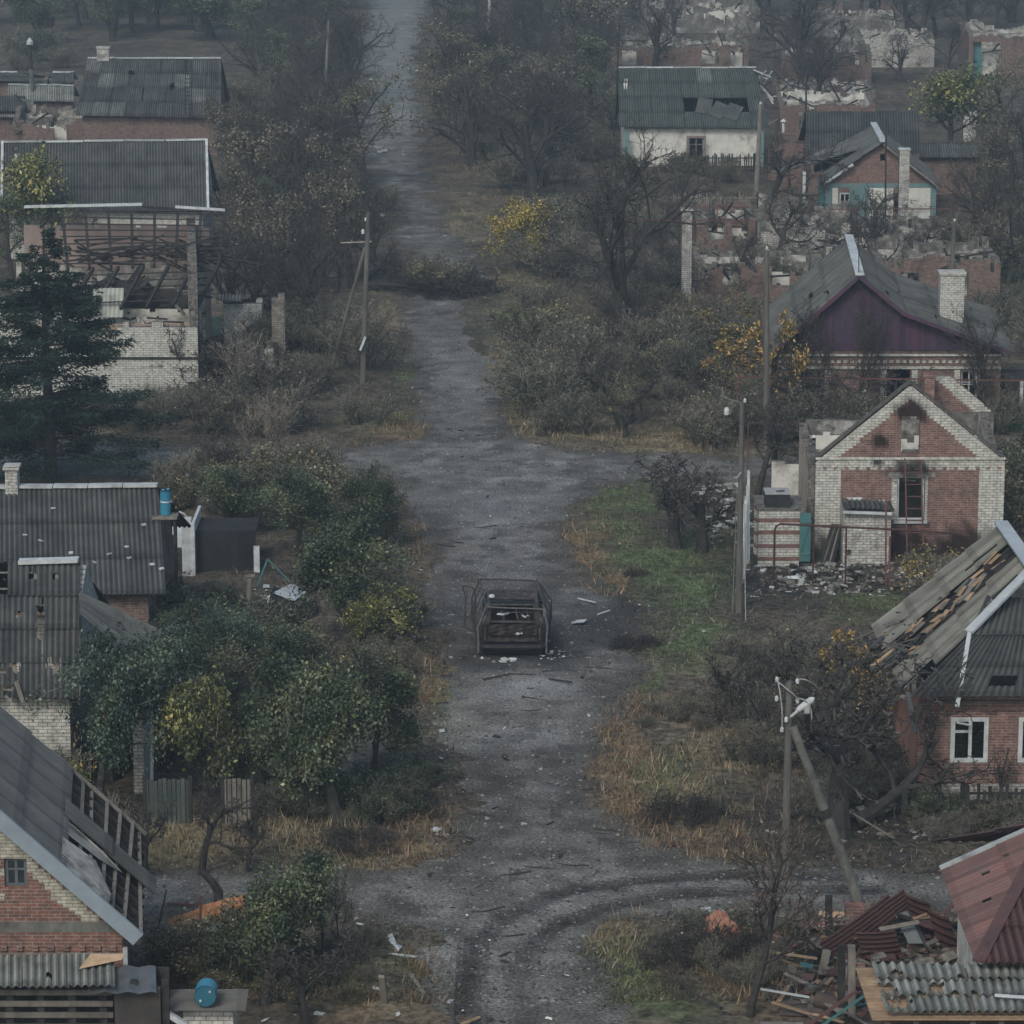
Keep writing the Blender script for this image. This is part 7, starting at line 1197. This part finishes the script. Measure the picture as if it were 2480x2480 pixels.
# rust coloured boulder, white sheets on the road verge
b = MB(); q = G(1742, 2268); rb = np.random.RandomState(3); pts = []; nu, nv = 14, 7
for j in range(nv + 1):
    for i in range(nu): th = math.pi / 2 * (1 - j / nv); ph = 2 * math.pi * i / nu; r_ = 1 + .14 * math.sin(3 * ph + j) + .1 * rb.rand(); pts.append((q.x + .46 * r_ * math.sin(th) * math.cos(ph), q.y + .4 * r_ * math.sin(th) * math.sin(ph), .58 * math.cos(th) * r_ - .02))
b.mesh(pts, [(j * nu + i, j * nu + (i + 1) % nu, (j + 1) * nu + (i + 1) % nu, (j + 1) * nu + i) for j in range(nv) for i in range(nu)], mat('terracotta_plaster', (.33, .155, .105), (.25, .125, .09), 4, stain=(.2, .13, .1), stain_amt=.6, stain_scale=3)); tag(b.build('terracotta_lump'), 'big terracotta coloured lump on the ground behind the bare sapling, lower right', 'debris')
b = MB(); p = [G(934, 2277), G(950, 2276), G(962, 2298), G(974, 2306), G(965, 2314), G(955, 2306), G(944, 2292)]; p = [a + Vector((0, 0, .12 + .05 * (i % 2))) for i, a in enumerate(p)]; b.mesh(p + [a - Vector((0, 0, .03)) for a in p], [tuple(range(7)), tuple(range(13, 6, -1))] + [(i, (i + 1) % 7, (i + 1) % 7 + 7, i + 7) for i in range(7)], WPAINT(), (1.15,) * 3); tag(b.build('white_sheet_scrap'), 'large torn white sheet on the grass at the lower left verge', 'debris')
for (a, c, w, m, lab) in [((901, 2306), (1012, 2317), .06, WPAINT(), 'long thin white batten lying below the torn white sheet'), ((860, 2330), (968, 2334), .05, OLDWOOD(), 'thin grey rail lying in the grass below the white batten'), ((993, 2358), (1026, 2406), .09, OLDWOOD(), 'short grey plank lying slantwise on the lower left verge'), ((1118, 2480), (1162, 2463), .05, TANWOOD(), 'pale stick on the road at the bottom edge'), ((405, 2188), (560, 2194), .04, PIPERED(), 'thin reddish rail above the fallen orange tiles'), ((335, 2281), (560, 2211), .06, PIPERED(), 'long red pipe slanting across the orange tiles'), ((1400, 1449), (1443, 1459), .04, WPAINT(), 'thin white and red strip on the road right of the burnt car'), ((1448, 1488), (1477, 1478), .05, WPAINT(), 'white batten on the road right of the burnt car'), ((400, 2345), (510, 2324), .05, PIPERED(), 'bent rusty rail above the lying blue barrel'), ((1170, 1645), (1235, 1632), .05, CHAR(), 'dark stick on the road below the burnt car'), ((1330, 1644), (1386, 1652), .05, CHAR(), 'curved dark branch on the road lower right of the burnt car')]:
    b = MB(); b.bar(G(*a, .06), G(*c, .08), w, .04, m); tag(b.build('batten'), lab, 'plank')
b = MB(); q = G(1400, 1508, .06); b.mesh([q + Vector(v) for v in ((-.25, .05, 0), (.05, .3, .03), (.3, .1, .1), (.2, -.25, .08), (-.2, -.2, .02))], [(0, 1, 2, 3, 4)], WPAINT()); tag(b.build('white_sheet_scrap'), 'crumpled white scrap on the road right of the burnt car', 'debris')
b = MB(); 
for k in range(6): b.chunk(G(1218 + k * 5, 1600 + rg.uniform(-4, 4), .06), .25, .2, .05, WPAINT(), rg)
tag(b.build('white_sheet_scrap'), 'crumpled white foil on the road just behind the burnt car', 'debris')
b = MB(); b.bar(G(932, 2436), G(932, 2380, 0) + Vector((0, -2.0, .9)), .14, .1, OLDWOOD()); tag(b.build('grey_post'), 'stout pale post standing in the grass, lower left verge', 'post')
# orange tiles
for i, (px, py, w, l, a, lab) in enumerate([(455, 2240, .95, .6, .3, 'folded orange tile sheet left of the leafless curved trunk'), (545, 2215, 1.2, .75, .15, 'large orange tile sheet beside the leafless curved trunk'), (562, 2240, .6, .8, 1.2, 'orange tile sheet standing on end at the tree edge'), (470, 2325, .7, .35, -.4, 'small orange tile piece in the rubble above the blue barrel'), (515, 2250, .5, .4, .6, 'middle orange tile fragment between the two large ones')]):
    b = MB(); b.sheet(P(px, py, Yat(2290)), (math.cos(a), .3, math.sin(a)), (-.2, .5, .8), w, l, mat('orange_tile', (.40, .18, .085), (.29, .135, .07), 3, stain=(.2, .12, .08), stain_amt=.5), rg, (1, 1, 1), 5, .03); tag(b.build('orange_tile_sheet'), lab, 'roof sheet')
Yk = Yat(2330); b = MB(); wall(b, (P(390, 2300, Yk).x, Yk), (1, 0), P(560, 2300, Yk).x - P(390, 2300, Yk).x, broken(rg, 2, P(0, 2262, Yk).z, P(0, 2258, Yk).z, .1), -.1, WHITESOOT(), None, RUBB(), step=True, cell=(.26, .1)); b.box(P(400, 2300, Yk).x, P(550, 2300, Yk).x, Yk - .05, Yk + .2, P(0, 2258, Yk).z + .02, P(0, 2254, Yk).z + .03, WPAINT()); tag(b.build('low_brick_wall'), 'low sooty brick wall carrying orange tiles, lower left', 'wall')
b = MB(); b.bar(P(345, 2420, Yk), P(403, 2155, Yk), .035, .035, CHAR()); tag(b.build('iron_rod'), 'thin upright iron rod right of the patterned brick gable', 'rod')
for (px, top) in ((487, 2170), (467, 2250)): b = MB(); b.bar((P(px, 2400, Yk).x, Yk - .4, 0), P(px, top, Yk - .4), .06, .06, PIPERED()); tag(b.build('rusty_upright'), 'rusty upright %s the orange tiles' % ('rising through' if top < 2200 else 'below'), 'post')
# pipe-like leaning trunks
for pts, r_, lab in [([(530, 2200, 0), (529, 2160, 0), (518, 2140, 0), (486, 2108, .0)], (.13, .12, .1, .07), 'sawn-off black curved trunk on the side road, lower left')]:
    Yk = Yat(2205); b = MB(); b.tube([P(a, c, Yk + d) for a, c, d in pts], list(r_), BARK(), 10); o = tag(b.build('curved_trunk'), lab, 'tree')
# ------------------------------------------------------------------ scattered scraps, each one a thing
def scraps(n, reg, mats, smin, smax, group, label, seed, name='debris_scrap', flat=.25, onroad=None, elong=1.6):
    rg = random.Random(seed); protos = []
    for k in range(5):
        b = MB(); b.chunk((0, 0, .03), 1.0 * elong, 1.0, flat, rg.choice(mats), rg); o = b.build(name); protos.append(o.data); bpy.data.objects.remove(o)
    c = 0; t = 0
    while c < n and t < n * 30:
        t += 1; px, py = rg.uniform(reg[0], reg[2]), rg.uniform(reg[1], reg[3]); p = G(px, py); sd = float(road_sd(np.array([p.x]), np.array([p.y]))[0])
        if onroad is True and sd > .2: continue
        if onroad is False and sd < 0: continue
        o = bpy.data.objects.new(name, rg.choice(protos)); COL.objects.link(o); s = smin + (smax - smin) * rg.random() ** 2.5; o.location = (p.x, p.y, max(0, float(ground_z(np.array([p.x]), np.array([p.y]))[0])) + .02); o.scale = (s * rg.uniform(.7, 1.6), s, s); o.rotation_euler = (rg.uniform(-.2, .2), rg.uniform(-.2, .2), rg.uniform(0, 6.28)); tag(o, label, 'debris', group); c += 1
scraps(50, (1050, 640, 1560, 2480), [PLASTER(), CLEANPL()], .03, .11, 'white scraps on the road', 'small white scrap lying on the road surface', 1, onroad=True)
scraps(90, (900, 640, 1700, 2480), [CHAR()], .03, .13, 'dark chips on the road', 'small charred chip lying on the road surface', 2, onroad=True, elong=2.6, name='charred_chip')
scraps(60, (1300, 1100, 2300, 2480), [CLEANPL(), PLASTER()], .04, .2, 'white scraps right of the road', 'small white scrap on the ground right of the road', 3, onroad=False)
scraps(45, (350, 1300, 1150, 2480), [WPAINT()], .04, .2, 'white scraps left of the road', 'small white scrap on the ground left of the road', 4, onroad=False)
scraps(30, (850, 0, 1500, 640), [WPAINT(), PLASTER()], .1, .45, 'pale scraps along the far street', 'pale scrap beside the far stretch of the street', 5)
def stick(n, reg, group, label, seed, lmax=1.4):
    rg = random.Random(seed); b = MB(); pts = [Vector((0, 0, .02))]; 
    for k in range(5): pts.append(pts[-1] + Vector((.2, rg.uniform(-.05, .05), rg.uniform(-.01, .03))))
    b.tube(pts, [.02, .019, .016, .013, .01, .006], BARK(), 5); b.tube([pts[2], pts[2] + Vector((.2, .15, .05))], [.012, .005], BARK(), 4); o = b.build('fallen_stick'); me = o.data; bpy.data.objects.remove(o); c = 0; t = 0
    while c < n and t < n * 40:
        t += 1; p = G(rg.uniform(reg[0], reg[2]), rg.uniform(reg[1], reg[3])); sd = float(road_sd(np.array([p.x]), np.array([p.y]))[0])
        if sd > .3: continue
        o = bpy.data.objects.new('fallen_stick', me); COL.objects.link(o); s = rg.uniform(.4, lmax); o.location = (p.x, p.y, .01); o.scale = (s, s, s * 1.3); o.rotation_euler = (0, 0, rg.uniform(-.6, .6) + (math.pi if rg.random() < .5 else 0)); tag(o, label, 'stick', group); c += 1
stick(45, (950, 700, 1560, 2300), 'sticks on the road', 'thin dark stick lying on the road', 7, 1.0)
# ------------------------------------------------------------------ planting, near to far
PL = [
 # kind, px, py (foot), height m, label, wide
 ('spruce', 124, 1172, 10.3, 'tall dark spruce with drooping limbs in front of the white brick ruin', 1.3),
 ('bare0', 1502, 830, 11.0, 'tall wide bare tree with forked black trunk right of the road centre', .9),
 ('yellow0', 1252, 655, 4.0, 'bright yellow bushy tree at the roadside behind the fallen tree', .95),
 ('semi1', 852, 700, 6.4, 'green and yellow tipped tree left of the road beside the dark pole', .85),
 ('bare1', 815, 712, 5.5, 'thin bare tree directly left of the green and yellow tipped tree', .8),
 ('bare2', 905, 640, 3.8, 'small grey bare tree leaning over the road behind the dark pole', 1.2),
 ('bare1', 1215, 285, 8.6, 'tall many-branched bare tree right of the road near the top edge', 1.1),
 ('bare2', 1130, 315, 7.2, 'bare tree with long drooping limb over the road, upper middle', 1.0),
 ('bare0', 1945, 222, 9.2, 'huge black bare tree at the top right before the far ruins', 1.15),
 ('bare1', 2192, 76, 6.2, 'knotty bare trunk at the top edge right of centre', 1.0),
 ('bare2', 1585, 172, 6.8, 'dark bare tree standing in the far gutted house yard', .9),
 ('bare0', 1425, 215, 6.6, 'forked bare tree left of the thin mast, upper middle', .9),
 ('yellow1', 2300, 372, 6.2, 'large leafy tree turning yellow on top, upper right', 1.25),
 ('yellow0', 2045, 385, 2.8, 'yellow shrub tree behind the sweeping slate wing roof', .7),
 ('yellow1', 2010, 392, 2.4, 'greener low yellow tree left of the yellow shrub tree by the slate wing', .8),
 ('yellow1', 70, 640, 6.6, 'yellow topped tree at the left edge before the wide grey roof', .8),
 ('semi2', 30, 690, 5.0, 'brown half-bare tree at the left edge beside the spruce top', 1.0),
 ('semi1', 200, 660, 3.6, 'grey-leaved tree between the yellow topped tree and the charred rafters', 1.0),
 ('orch1', 457, 985, 3.9, 'black bare fruit tree in front of the white brick wall corner', .8),
 ('whips', 605, 1010, 4.2, 'pale grey many-stemmed sapling clump right of the white brick wall', .9),
 ('whips', 640, 1120, 3.4, 'pale sapling clump at the side road corner, left of the junction', 1.0),
 ('orch2', 545, 1200, 3.0, 'dark bare fruit tree on the side road behind the green bushes', 1.0),
 ('orch0', 1640, 1335, 3.4, 'spreading bare fruit tree on the green bend beside the concrete pole', 1.5),
 ('orch2', 1700, 1342, 3.6, 'second spreading bare fruit tree with straight trunk by the concrete pole', 1.1),
 ('orch1', 1832, 1205, 3.4, 'black bare tree left of the open black tank', .9),
 ('orch0', 1880, 1195, 3.9, 'gnarled bare tree directly behind the open black tank', .7),
 ('orch2', 1768, 1768, 3.0, 'small round-headed bare tree in the scrub below the concrete pole', .8),
 ('orch0', 2036, 2040, 5.2, 'large black bare tree with thick trunk and sprawling limbs, lower right', 1.25),
 ('orch1', 2330, 1900, 2.4, 'thin bare shrub tree before the red brick wall', .5),
 ('orch2', 2425, 1960, 2.0, 'thin bare tree under the second white window of the red brick house', .5),
 ('redwhip', 1815, 2472, 6.0, 'tall leafless sapling with reddish upswept twigs in the bottom foreground', 1.0),
 ('bare0', 1945, 1035, 6.0, 'tall bare tree before the left end of the purple gable', .55),
 ('bare1', 2075, 1040, 6.4, 'tall bare tree before the middle of the purple gable', .65),
 ('bare2', 2365, 1045, 5.6, 'tall bare tree before the right end of the purple gable house', .65),
 ('orch0', 2180, 1045, 3.0, 'low bare tree behind the cream-trimmed gable peak', 1.0),
 ('orch1', 1900, 1060, 3.6, 'low bare tree left of the cream-trimmed house behind its broken wall', 1.1),
 ('amber', 1905, 1060, 5.2, 'half-bare tree with a few amber leaves left of the purple gable', .6),
 ('amber', 1765, 1010, 3.4, 'amber leaved shrub by the short gas pipe', 1.1), ('amber', 1830, 960, 3.2, 'amber and rust leaved shrub beside the slim dark pole', 1.2),
 ('orch1', 2105, 560, 2.6, 'small bare tree in front of the white panels of the teal gable house', 1.1),
 ('bare1', 2440, 690, 7.4, 'bare tree at the right edge beside the long ruin', 1.0), ('bare2', 2370, 660, 6.6, 'bare tree with arching limbs right of the teal gable house', .9), ('bare0', 2470, 520, 7.5, 'grey bare tree at the right edge above the ruins', .9),
 ('semi0', 2440, 330, 6.0, 'olive leaved tree at the upper right edge', 1.1), ('semi1', 2390, 480, 5.0, 'brown leaved tree right of the teal gable house', 1.1), ('semi2', 2475, 820, 5.0, 'greenish half-bare tree at the right edge above the purple house eave', .8),
 ('ybush', 2300, 1470, 2.3, 'yellow-green shrub behind the shattered slate roof', 1.3), ('bush1', 2375, 1290, 2.6, 'olive bush right of the cream-trimmed brick house', 1.3), ('bush0', 2425, 1240, 3.0, 'green bush at the right edge behind the shattered roof', 1.2),
 ('amber', 2035, 1710, 2.4, 'sparse shrub with a few amber leaves left of the shattered roof', .9), ('amber', 2185, 1810, 3.4, 'amber leaved shrub at the corner of the red brick house', 1.1), ('amber', 2120, 1830, 3.4, 'amber leaved sapling left of the red brick house corner', .8),
 # lower left foliage
 ('green1', 235, 1990, 5.1, 'large blue-green leafy tree in front of the holed roof', .76), ('green1', 265, 1900, 4.4, 'dense green tree behind the large blue-green one, under the wing roof', .9), ('yellow1', 500, 1965, 4.1, 'yellow-green leafy tree above the corrugated fence', .75), ('green0', 640, 1960, 3.6, 'green tree right of the yellow-green one by the board fence', .75),
 ('green0', 905, 1905, 4.1, 'broad dark green tree at the roadside left of the road, lower middle', .95), ('green2', 815, 1998, 4.2, 'dark green tree with forked black trunk beside the low brown branches', .9),
 ('green0', 842, 1572, 4.7, 'dark brown-green tree leaning over the roadside left of the burnt car', 1.15), ('yellow1', 872, 1600, 2.2, 'small yellow-green tree at the foot of the brown-green one', .8), ('yellow1', 936, 1606, 2.5, 'yellow-green roadside tree nearest the burnt car', 1.1),
 ('green0', 720, 1350, 3.4, 'green tree at the side road corner behind the toppled cabin', 1.3), ('green2', 560, 1290, 2.6, 'olive green tree above the black shed roof', 1.2), ('green0', 900, 1330, 3.0, 'brown-green roadside tree just below the upper junction', 1.1), ('bush1', 800, 1260, 2.2, 'dense green bush at the corner of the upper junction', 1.5),
 ('bush0', 380, 1560, 2.2, 'green bush against the right end of the grey slate roof', 1.3), ('bush0', 470, 1580, 1.9, 'round green bush below the black shed', 1.4), ('green0', 430, 1660, 2.6, 'green tree in the middle of the lower left thicket', 1.2), ('green1', 545, 1690, 2.5, 'blue-green tree below the slim wooden post', 1.2), ('bush1', 665, 1660, 1.9, 'olive bush below the toppled cabin', 1.5), ('green2', 740, 1700, 2.4, 'bright green tree right of the slim wooden post', 1.2), ('bush0', 540, 1480, 1.0, 'low green bush at the foot of the black shed', 1.3), ('green0', 470, 1790, 3.4, 'green tree above the yellow-green one', 1.1), ('bush1', 350, 1820, 2.6, 'olive bush beside the white vertical pipe', 1.3),
 ('ybush', 90, 1950, 2.6, 'yellow leafed bush against the white brick wall at the left edge', 1.0), ('ybush', 20, 1900, 2.8, 'yellow leafed bush at the far left edge before the white brick wall', 1.0), ('yellow1', 150, 2010, 1.9, 'yellow-green shrub at the foot of the large blue-green tree', 1.2),
 ('green2', 640, 2440, 3.3, 'dark green tree with forked trunk at the bottom, left of the road', .95), ('bush0', 600, 2380, 2.0, 'leafy green bush beside the fallen orange tiles, bottom', .9), ('orch0', 745, 2490, 2.4, 'leafless black forked tree at the bottom, left of the road', 1.1),
 ('semi1', 785, 2360, 3.2, 'slim sapling with few leaves over the side road, bottom left', .35), ('semi0', 828, 2362, 2.9, 'second slim sapling right of the first, bottom left', .35),
 ('orch1', 487, 2118, 2.6, 'small bare fruit tree at the side road edge, lower left', .85), ('orch2', 350, 2125, 2.4, 'small bare tree right of the stripped rafters, lower left', .8), ('orch0', 600, 2110, 1.9, 'small bare bush tree beside the charred stump', .7), ('whips', 300, 2080, 2.0, 'pale bare saplings at the rafters edge, lower left', .8),
 ('bush1', 455, 2365, 1.5, 'small green bush in the rubble above the blue barrel', 1.2),
 ('brush', 1075, 705, 1.5, 'heap of broken leafy twigs across the road below the yellow tree', 1.5), ('scrub1', 1040, 690, 1.9, 'twiggy crown of the fallen tree nearest the dark pole', 1.3), ('scrub2', 1120, 700, 1.5, 'twiggy crown end of the fallen tree nearest the yellow tree', 1.4), ('brush', 865, 2055, .62, 'dark brushwood heap on the verge left of the road, lower left', 1.3), ('brush', 960, 1965, .8, 'rust-brown leafy branches lying beside the forked trunk', 1.2), ('brush', 1655, 1985, .85, 'black brushwood heap right of the road, lower right', .9), ('brush', 1650, 2330, .7, 'tangled bare branches on the ground left of the tall sapling', 1.1), ('brush', 1745, 2310, .8, 'dark bramble tangle under the terracotta lump', 1.0),
 ('brush', 1540, 1565, .45, 'low burnt brush at the right edge of the road beside the car', 1.3), ('brush', 1540, 1398, .35, 'small black brush pile on the green verge', 1.0),
]
for k, px, py, h, lab, w in PL: plant(k, px, py, h, lab, wide=w)
# fallen tree across the road edge
def fallen(kind, foot, tip, L, label, name='fallen_tree', wide=.7):
    a = G(*foot, .3); c = G(*tip, .3); nm, cat, ps, z = PROTO[kind]; e = thing(name, label, 'fallen tree', a); s = L / z; e.scale = (s * wide, s * wide, s); d = (c - a); e.rotation_euler = (R(80), 0, math.atan2(d.y, d.x) + math.pi / 2)
    for n, me in ps: o = bpy.data.objects.new(n, me); COL.objects.link(o); o.parent = e
fallen('semi0', (895, 690), (1170, 705), 6.2, 'fallen leafy tree lying across the road below the yellow tree', wide=.75)
fallen('bare2', (890, 672), (1100, 610), 4.4, 'bare fallen tree crown sticking up beside the dark pole, left of the yellow tree', wide=.8)
fallen('whips', (640, 1040), (820, 950), 4.2, 'pale fallen sapling trunks leaning across the left verge above the junction', wide=.5)
fallen('redwhip', (1745, 2440), (1560, 2340), 3.0, 'reddish fallen branch lying on the grass left of the tall sapling', name='fallen_branch', wide=.7)
fallen('bare1', (1090, 295), (1010, 270), 3.2, 'dark fallen branches on the far stretch of road, upper middle', name='fallen_branch', wide=1.0)
fallen('bare1', (850, 275), (890, 205), 3.6, 'dark broken branches at the left edge of the far road', name='fallen_branch', wide=.8)
fallen('orch1', (2080, 1990), (2260, 1960), 4.2, 'broken limbs of the large black tree lying toward the red brick house', name='fallen_branch', wide=1.0)
# masses of scrub: groups nobody can tell apart
def inpoly(x, y, poly):
    c = False; n = len(poly)
    for i in range(n):
        (x1, y1), (x2, y2) = poly[i], poly[(i + 1) % n]
        if (y1 > y) != (y2 > y) and x < (y - y1) * (x2 - x1) / (y2 - y1) + x1: c = not c
    return c
HOUSE_BOX = [(150, 250, 560, 300), (0, 440, 530, 1010), (0, 1185, 480, 1420), (1490, 290, 1870, 395), (1840, 480, 2340, 760), (1900, 620, 2480, 1010)]
def mass(group, label, kinds, poly, n, h, mind, seed, wide=(1.0, 1.5), minsd=1.2):
    rg = random.Random(seed); xs_ = [p[0] for p in poly]; ys_ = [p[1] for p in poly]; pts = []; t = 0
    while len(pts) < n and t < n * 60:
        t += 1; px = rg.uniform(min(xs_), max(xs_)); py = min(ys_) + (max(ys_) - min(ys_)) * rg.random()
        if not inpoly(px, py, poly): continue
        p = G(px, py)
        if float(road_sd(np.array([p.x]), np.array([p.y]))[0]) < minsd: continue
        if any((p.x - q.x) ** 2 + (p.y - q.y) ** 2 < mind ** 2 for q in pts): continue
        pts.append(p); plant(rg.choice(kinds), px, py, rg.uniform(*h), label, group, rot=rg.uniform(0, 6.28), wide=rg.uniform(*wide))
SC = ['scrub0', 'scrub1', 'scrub2', 'scrub3']; SM = ['semi0', 'semi1', 'semi2']; BR = ['bare0', 'bare1', 'bare2']
mass('scrub left of the street beside the white brick ruin', 'bare brown scrub between the white brick ruin and the street', SC + ['whips', 'orch1', 'orch2'], [(560, 640), (760, 640), (950, 760), (960, 900), (880, 1060), (540, 1075), (400, 1040), (480, 930), (560, 860)], 33, (1.6, 3.2), .8, 1)
mass('half-bare trees left of the street', 'half-bare tree between the left houses and the street', SM + BR, [(580, 420), (780, 470), (930, 560), (880, 640), (700, 840), (560, 860), (560, 620)], 24, (4.2, 6.4), 1.5, 2, (.8, 1.1))
mass('scrub along the left of the far street', 'grey-brown scrub along the left side of the far street', SC + ['semi1', 'orch1', 'orch2'], [(560, 180), (840, 180), (840, 330), (870, 420), (950, 470), (900, 560), (570, 560), (560, 300)], 36, (1.8, 3.4), 1.3, 3)
mass('trees along the left of the far street', 'brown-leaved tree along the left side of the far street', SM + BR + BR, [(610, 120), (860, 130), (850, 260), (840, 360), (900, 480), (740, 520), (600, 470)], 36, (5.0, 8.0), 2.0, 4, (.9, 1.2))
mass('wood at the top left', 'misty autumn tree at the top left behind the houses', SM + ['green0', 'semi1', 'green2'], [(-60, 5), (860, 5), (850, 130), (560, 130), (560, 100), (-60, 120)], 46, (5.0, 7.5), 2.6, 5, (1.0, 1.4))
mass('scrub right of the far street', 'grey-brown scrub on the right side of the far street', SC + ['orch0', 'bare2'], [(1060, 100), (1440, 60), (1480, 320), (1500, 440), (1250, 470), (1100, 430), (1060, 330)], 45, (1.6, 3.2), 1.3, 6)
mass('trees right of the far street', 'brown half-bare tree on the right side of the far street', SM + BR + BR, [(1080, 40), (1460, 20), (1480, 330), (1330, 520), (1150, 490), (1080, 300)], 38, (5.2, 8.4), 2.0, 7, (.9, 1.25))
mass('scrub around the tall forked tree', 'dark scrub around the tall wide bare tree right of the road', SC + ['orch1', 'bare1', 'orch2'], [(1250, 700), (1350, 560), (1480, 470), (1640, 480), (1680, 800), (1600, 880), (1400, 850), (1290, 800)], 36, (1.6, 3.4), .9, 8)
mass('thicket above the right side road', 'grey-green thicket shrub above the right side road', SC + ['bush1', 'semi0', 'orch2', 'orch0'], [(1240, 880), (1330, 820), (1600, 860), (1780, 960), (1800, 1085), (1400, 1085), (1270, 1060), (1235, 960)], 42, (1.5, 3.0), .8, 9)
mass('wood at the top right', 'misty bare tree at the top right edge', BR + SM, [(1500, -10), (2520, -10), (2520, 90), (2280, 110), (1900, 60), (1500, 60)], 32, (5, 8), 2.8, 10, (1, 1.3))
mass('scrub by the white walled house', 'scrub between the picket fences and the white walled house', SC + ['bush1', 'orch1'], [(1500, 395), (1830, 405), (1830, 500), (1500, 500)], 18, (.8, 1.6), 1.1, 11)
mass('scrub before the purple gable', 'bare scrub before the purple gable house', SC + ['orch1', 'orch2'], [(1700, 1050), (1780, 900), (1850, 860), (2460, 1050), (2460, 1090), (1960, 1100), (1720, 1110)], 19, (1.4, 3.2), .8, 12)
mass('scrub between the ruins', 'scrub growing between the ruined walls on the right', SC + ['ybush'], [(1620, 600), (1880, 620), (1900, 860), (1700, 900), (1620, 780)], 15, (1.4, 2.8), 1.0, 13)
mass('bare trees between the ruins', 'black bare tree standing among the ruined walls, upper right', ['bare0', 'bare1', 'bare2', 'orch1'], [(1660, 470), (1860, 440), (2000, 660), (2330, 680), (2330, 740), (1900, 760), (1680, 760)], 6, (3.6, 5.6), 1.6, 33, (.7, 1.0), -5)
mass('bare trees among the far ruins', 'misty bare tree among the farthest ruined walls', ['bare0', 'bare1', 'bare2'], [(1480, 90), (2330, 80), (2340, 250), (1880, 290), (1870, 160), (1490, 150)], 7, (4.5, 7), 2.4, 34, (.8, 1.1), -5)
mass('right edge thicket', 'brown thicket at the right edge above the purple gable house', SC + SM, [(2340, 400), (2500, 380), (2500, 900), (2420, 820), (2340, 640)], 15, (2.2, 4.4), 1.4, 14)
mass('burnt scrub in the lower right', 'blackened leafless scrub between the concrete pole and the large black tree', SC + ['orch1', 'orch2'], [(1760, 1600), (1860, 1540), (2160, 1600), (2210, 1760), (2200, 1960), (1960, 2010), (1830, 1900), (1740, 1700)], 37, (.9, 1.9), .62, 15)
mass('low scrub on the right verge', 'low leafless scrub on the right verge', SC, [(1540, 1700), (1700, 1690), (1700, 1780), (1560, 1790)], 7, (.5, .9), .6, 16)
mass('low scrub by the plank heap', 'low leafless scrub left of the plank heap', SC, [(1640, 2240), (1900, 2240), (1990, 2330), (1880, 2440), (1700, 2350)], 10, (.6, 1.2), .5, 17)
mass('scrub around the spruce', 'brown scrub around the foot of the spruce', SC, [(-20, 1000), (470, 1000), (380, 1050), (-20, 1050)], 11, (1.0, 2.0), .9, 18)
mass('scrub below the left side road', 'brown scrub below the left side road', SC + ['bush1'], [(400, 1170), (800, 1165), (950, 1240), (980, 1330), (640, 1300), (420, 1240)], 27, (1.2, 2.4), .75, 19)
mass('lower left thicket', 'green thicket bush in the lower left', ['bush0', 'bush1', 'green2', 'green0'], [(300, 1600), (640, 1600), (790, 1620), (760, 1720), (650, 1840), (380, 1880), (250, 1700)], 20, (1.3, 2.2), .85, 20, (1, 1.5))
mass('roadside bushes on the left', 'low brown-green bush at the left roadside', ['bush1', 'scrub1', 'scrub3'], [(880, 1400), (1000, 1380), (1030, 1600), (1050, 1700), (1000, 1760), (880, 1700)], 20, (.7, 1.6), .6, 21)
mass('bushes under the large green trees', 'shaded low bush under the large roadside trees', ['bush0', 'scrub1'], [(620, 1930), (860, 1950), (1020, 1870), (1060, 1960), (900, 2010), (640, 2010)], 16, (.6, 1.3), .6, 22)
mass('weeds by the rubble', 'low weeds by the rubble, lower left', ['bush1', 'scrub3', 'scrub0'], [(390, 2300), (900, 2250), (900, 2440), (620, 2440), (480, 2420)], 22, (.5, 1.2), .5, 23)
mass('hedge before the red brick house', 'dark low scrub before the red brick house', SC + ['bush0'], [(2200, 1975), (2500, 1975), (2500, 2030), (2220, 2050)], 13, (.5, .95), .5, 24)
mass('small trees by the annex', 'misty shrub beside the far left houses', SC + ['semi1', 'bush0'], [(-40, 120), (180, 120), (200, 175), (-40, 170)], 9, (1.6, 3.5), 1.3, 25)
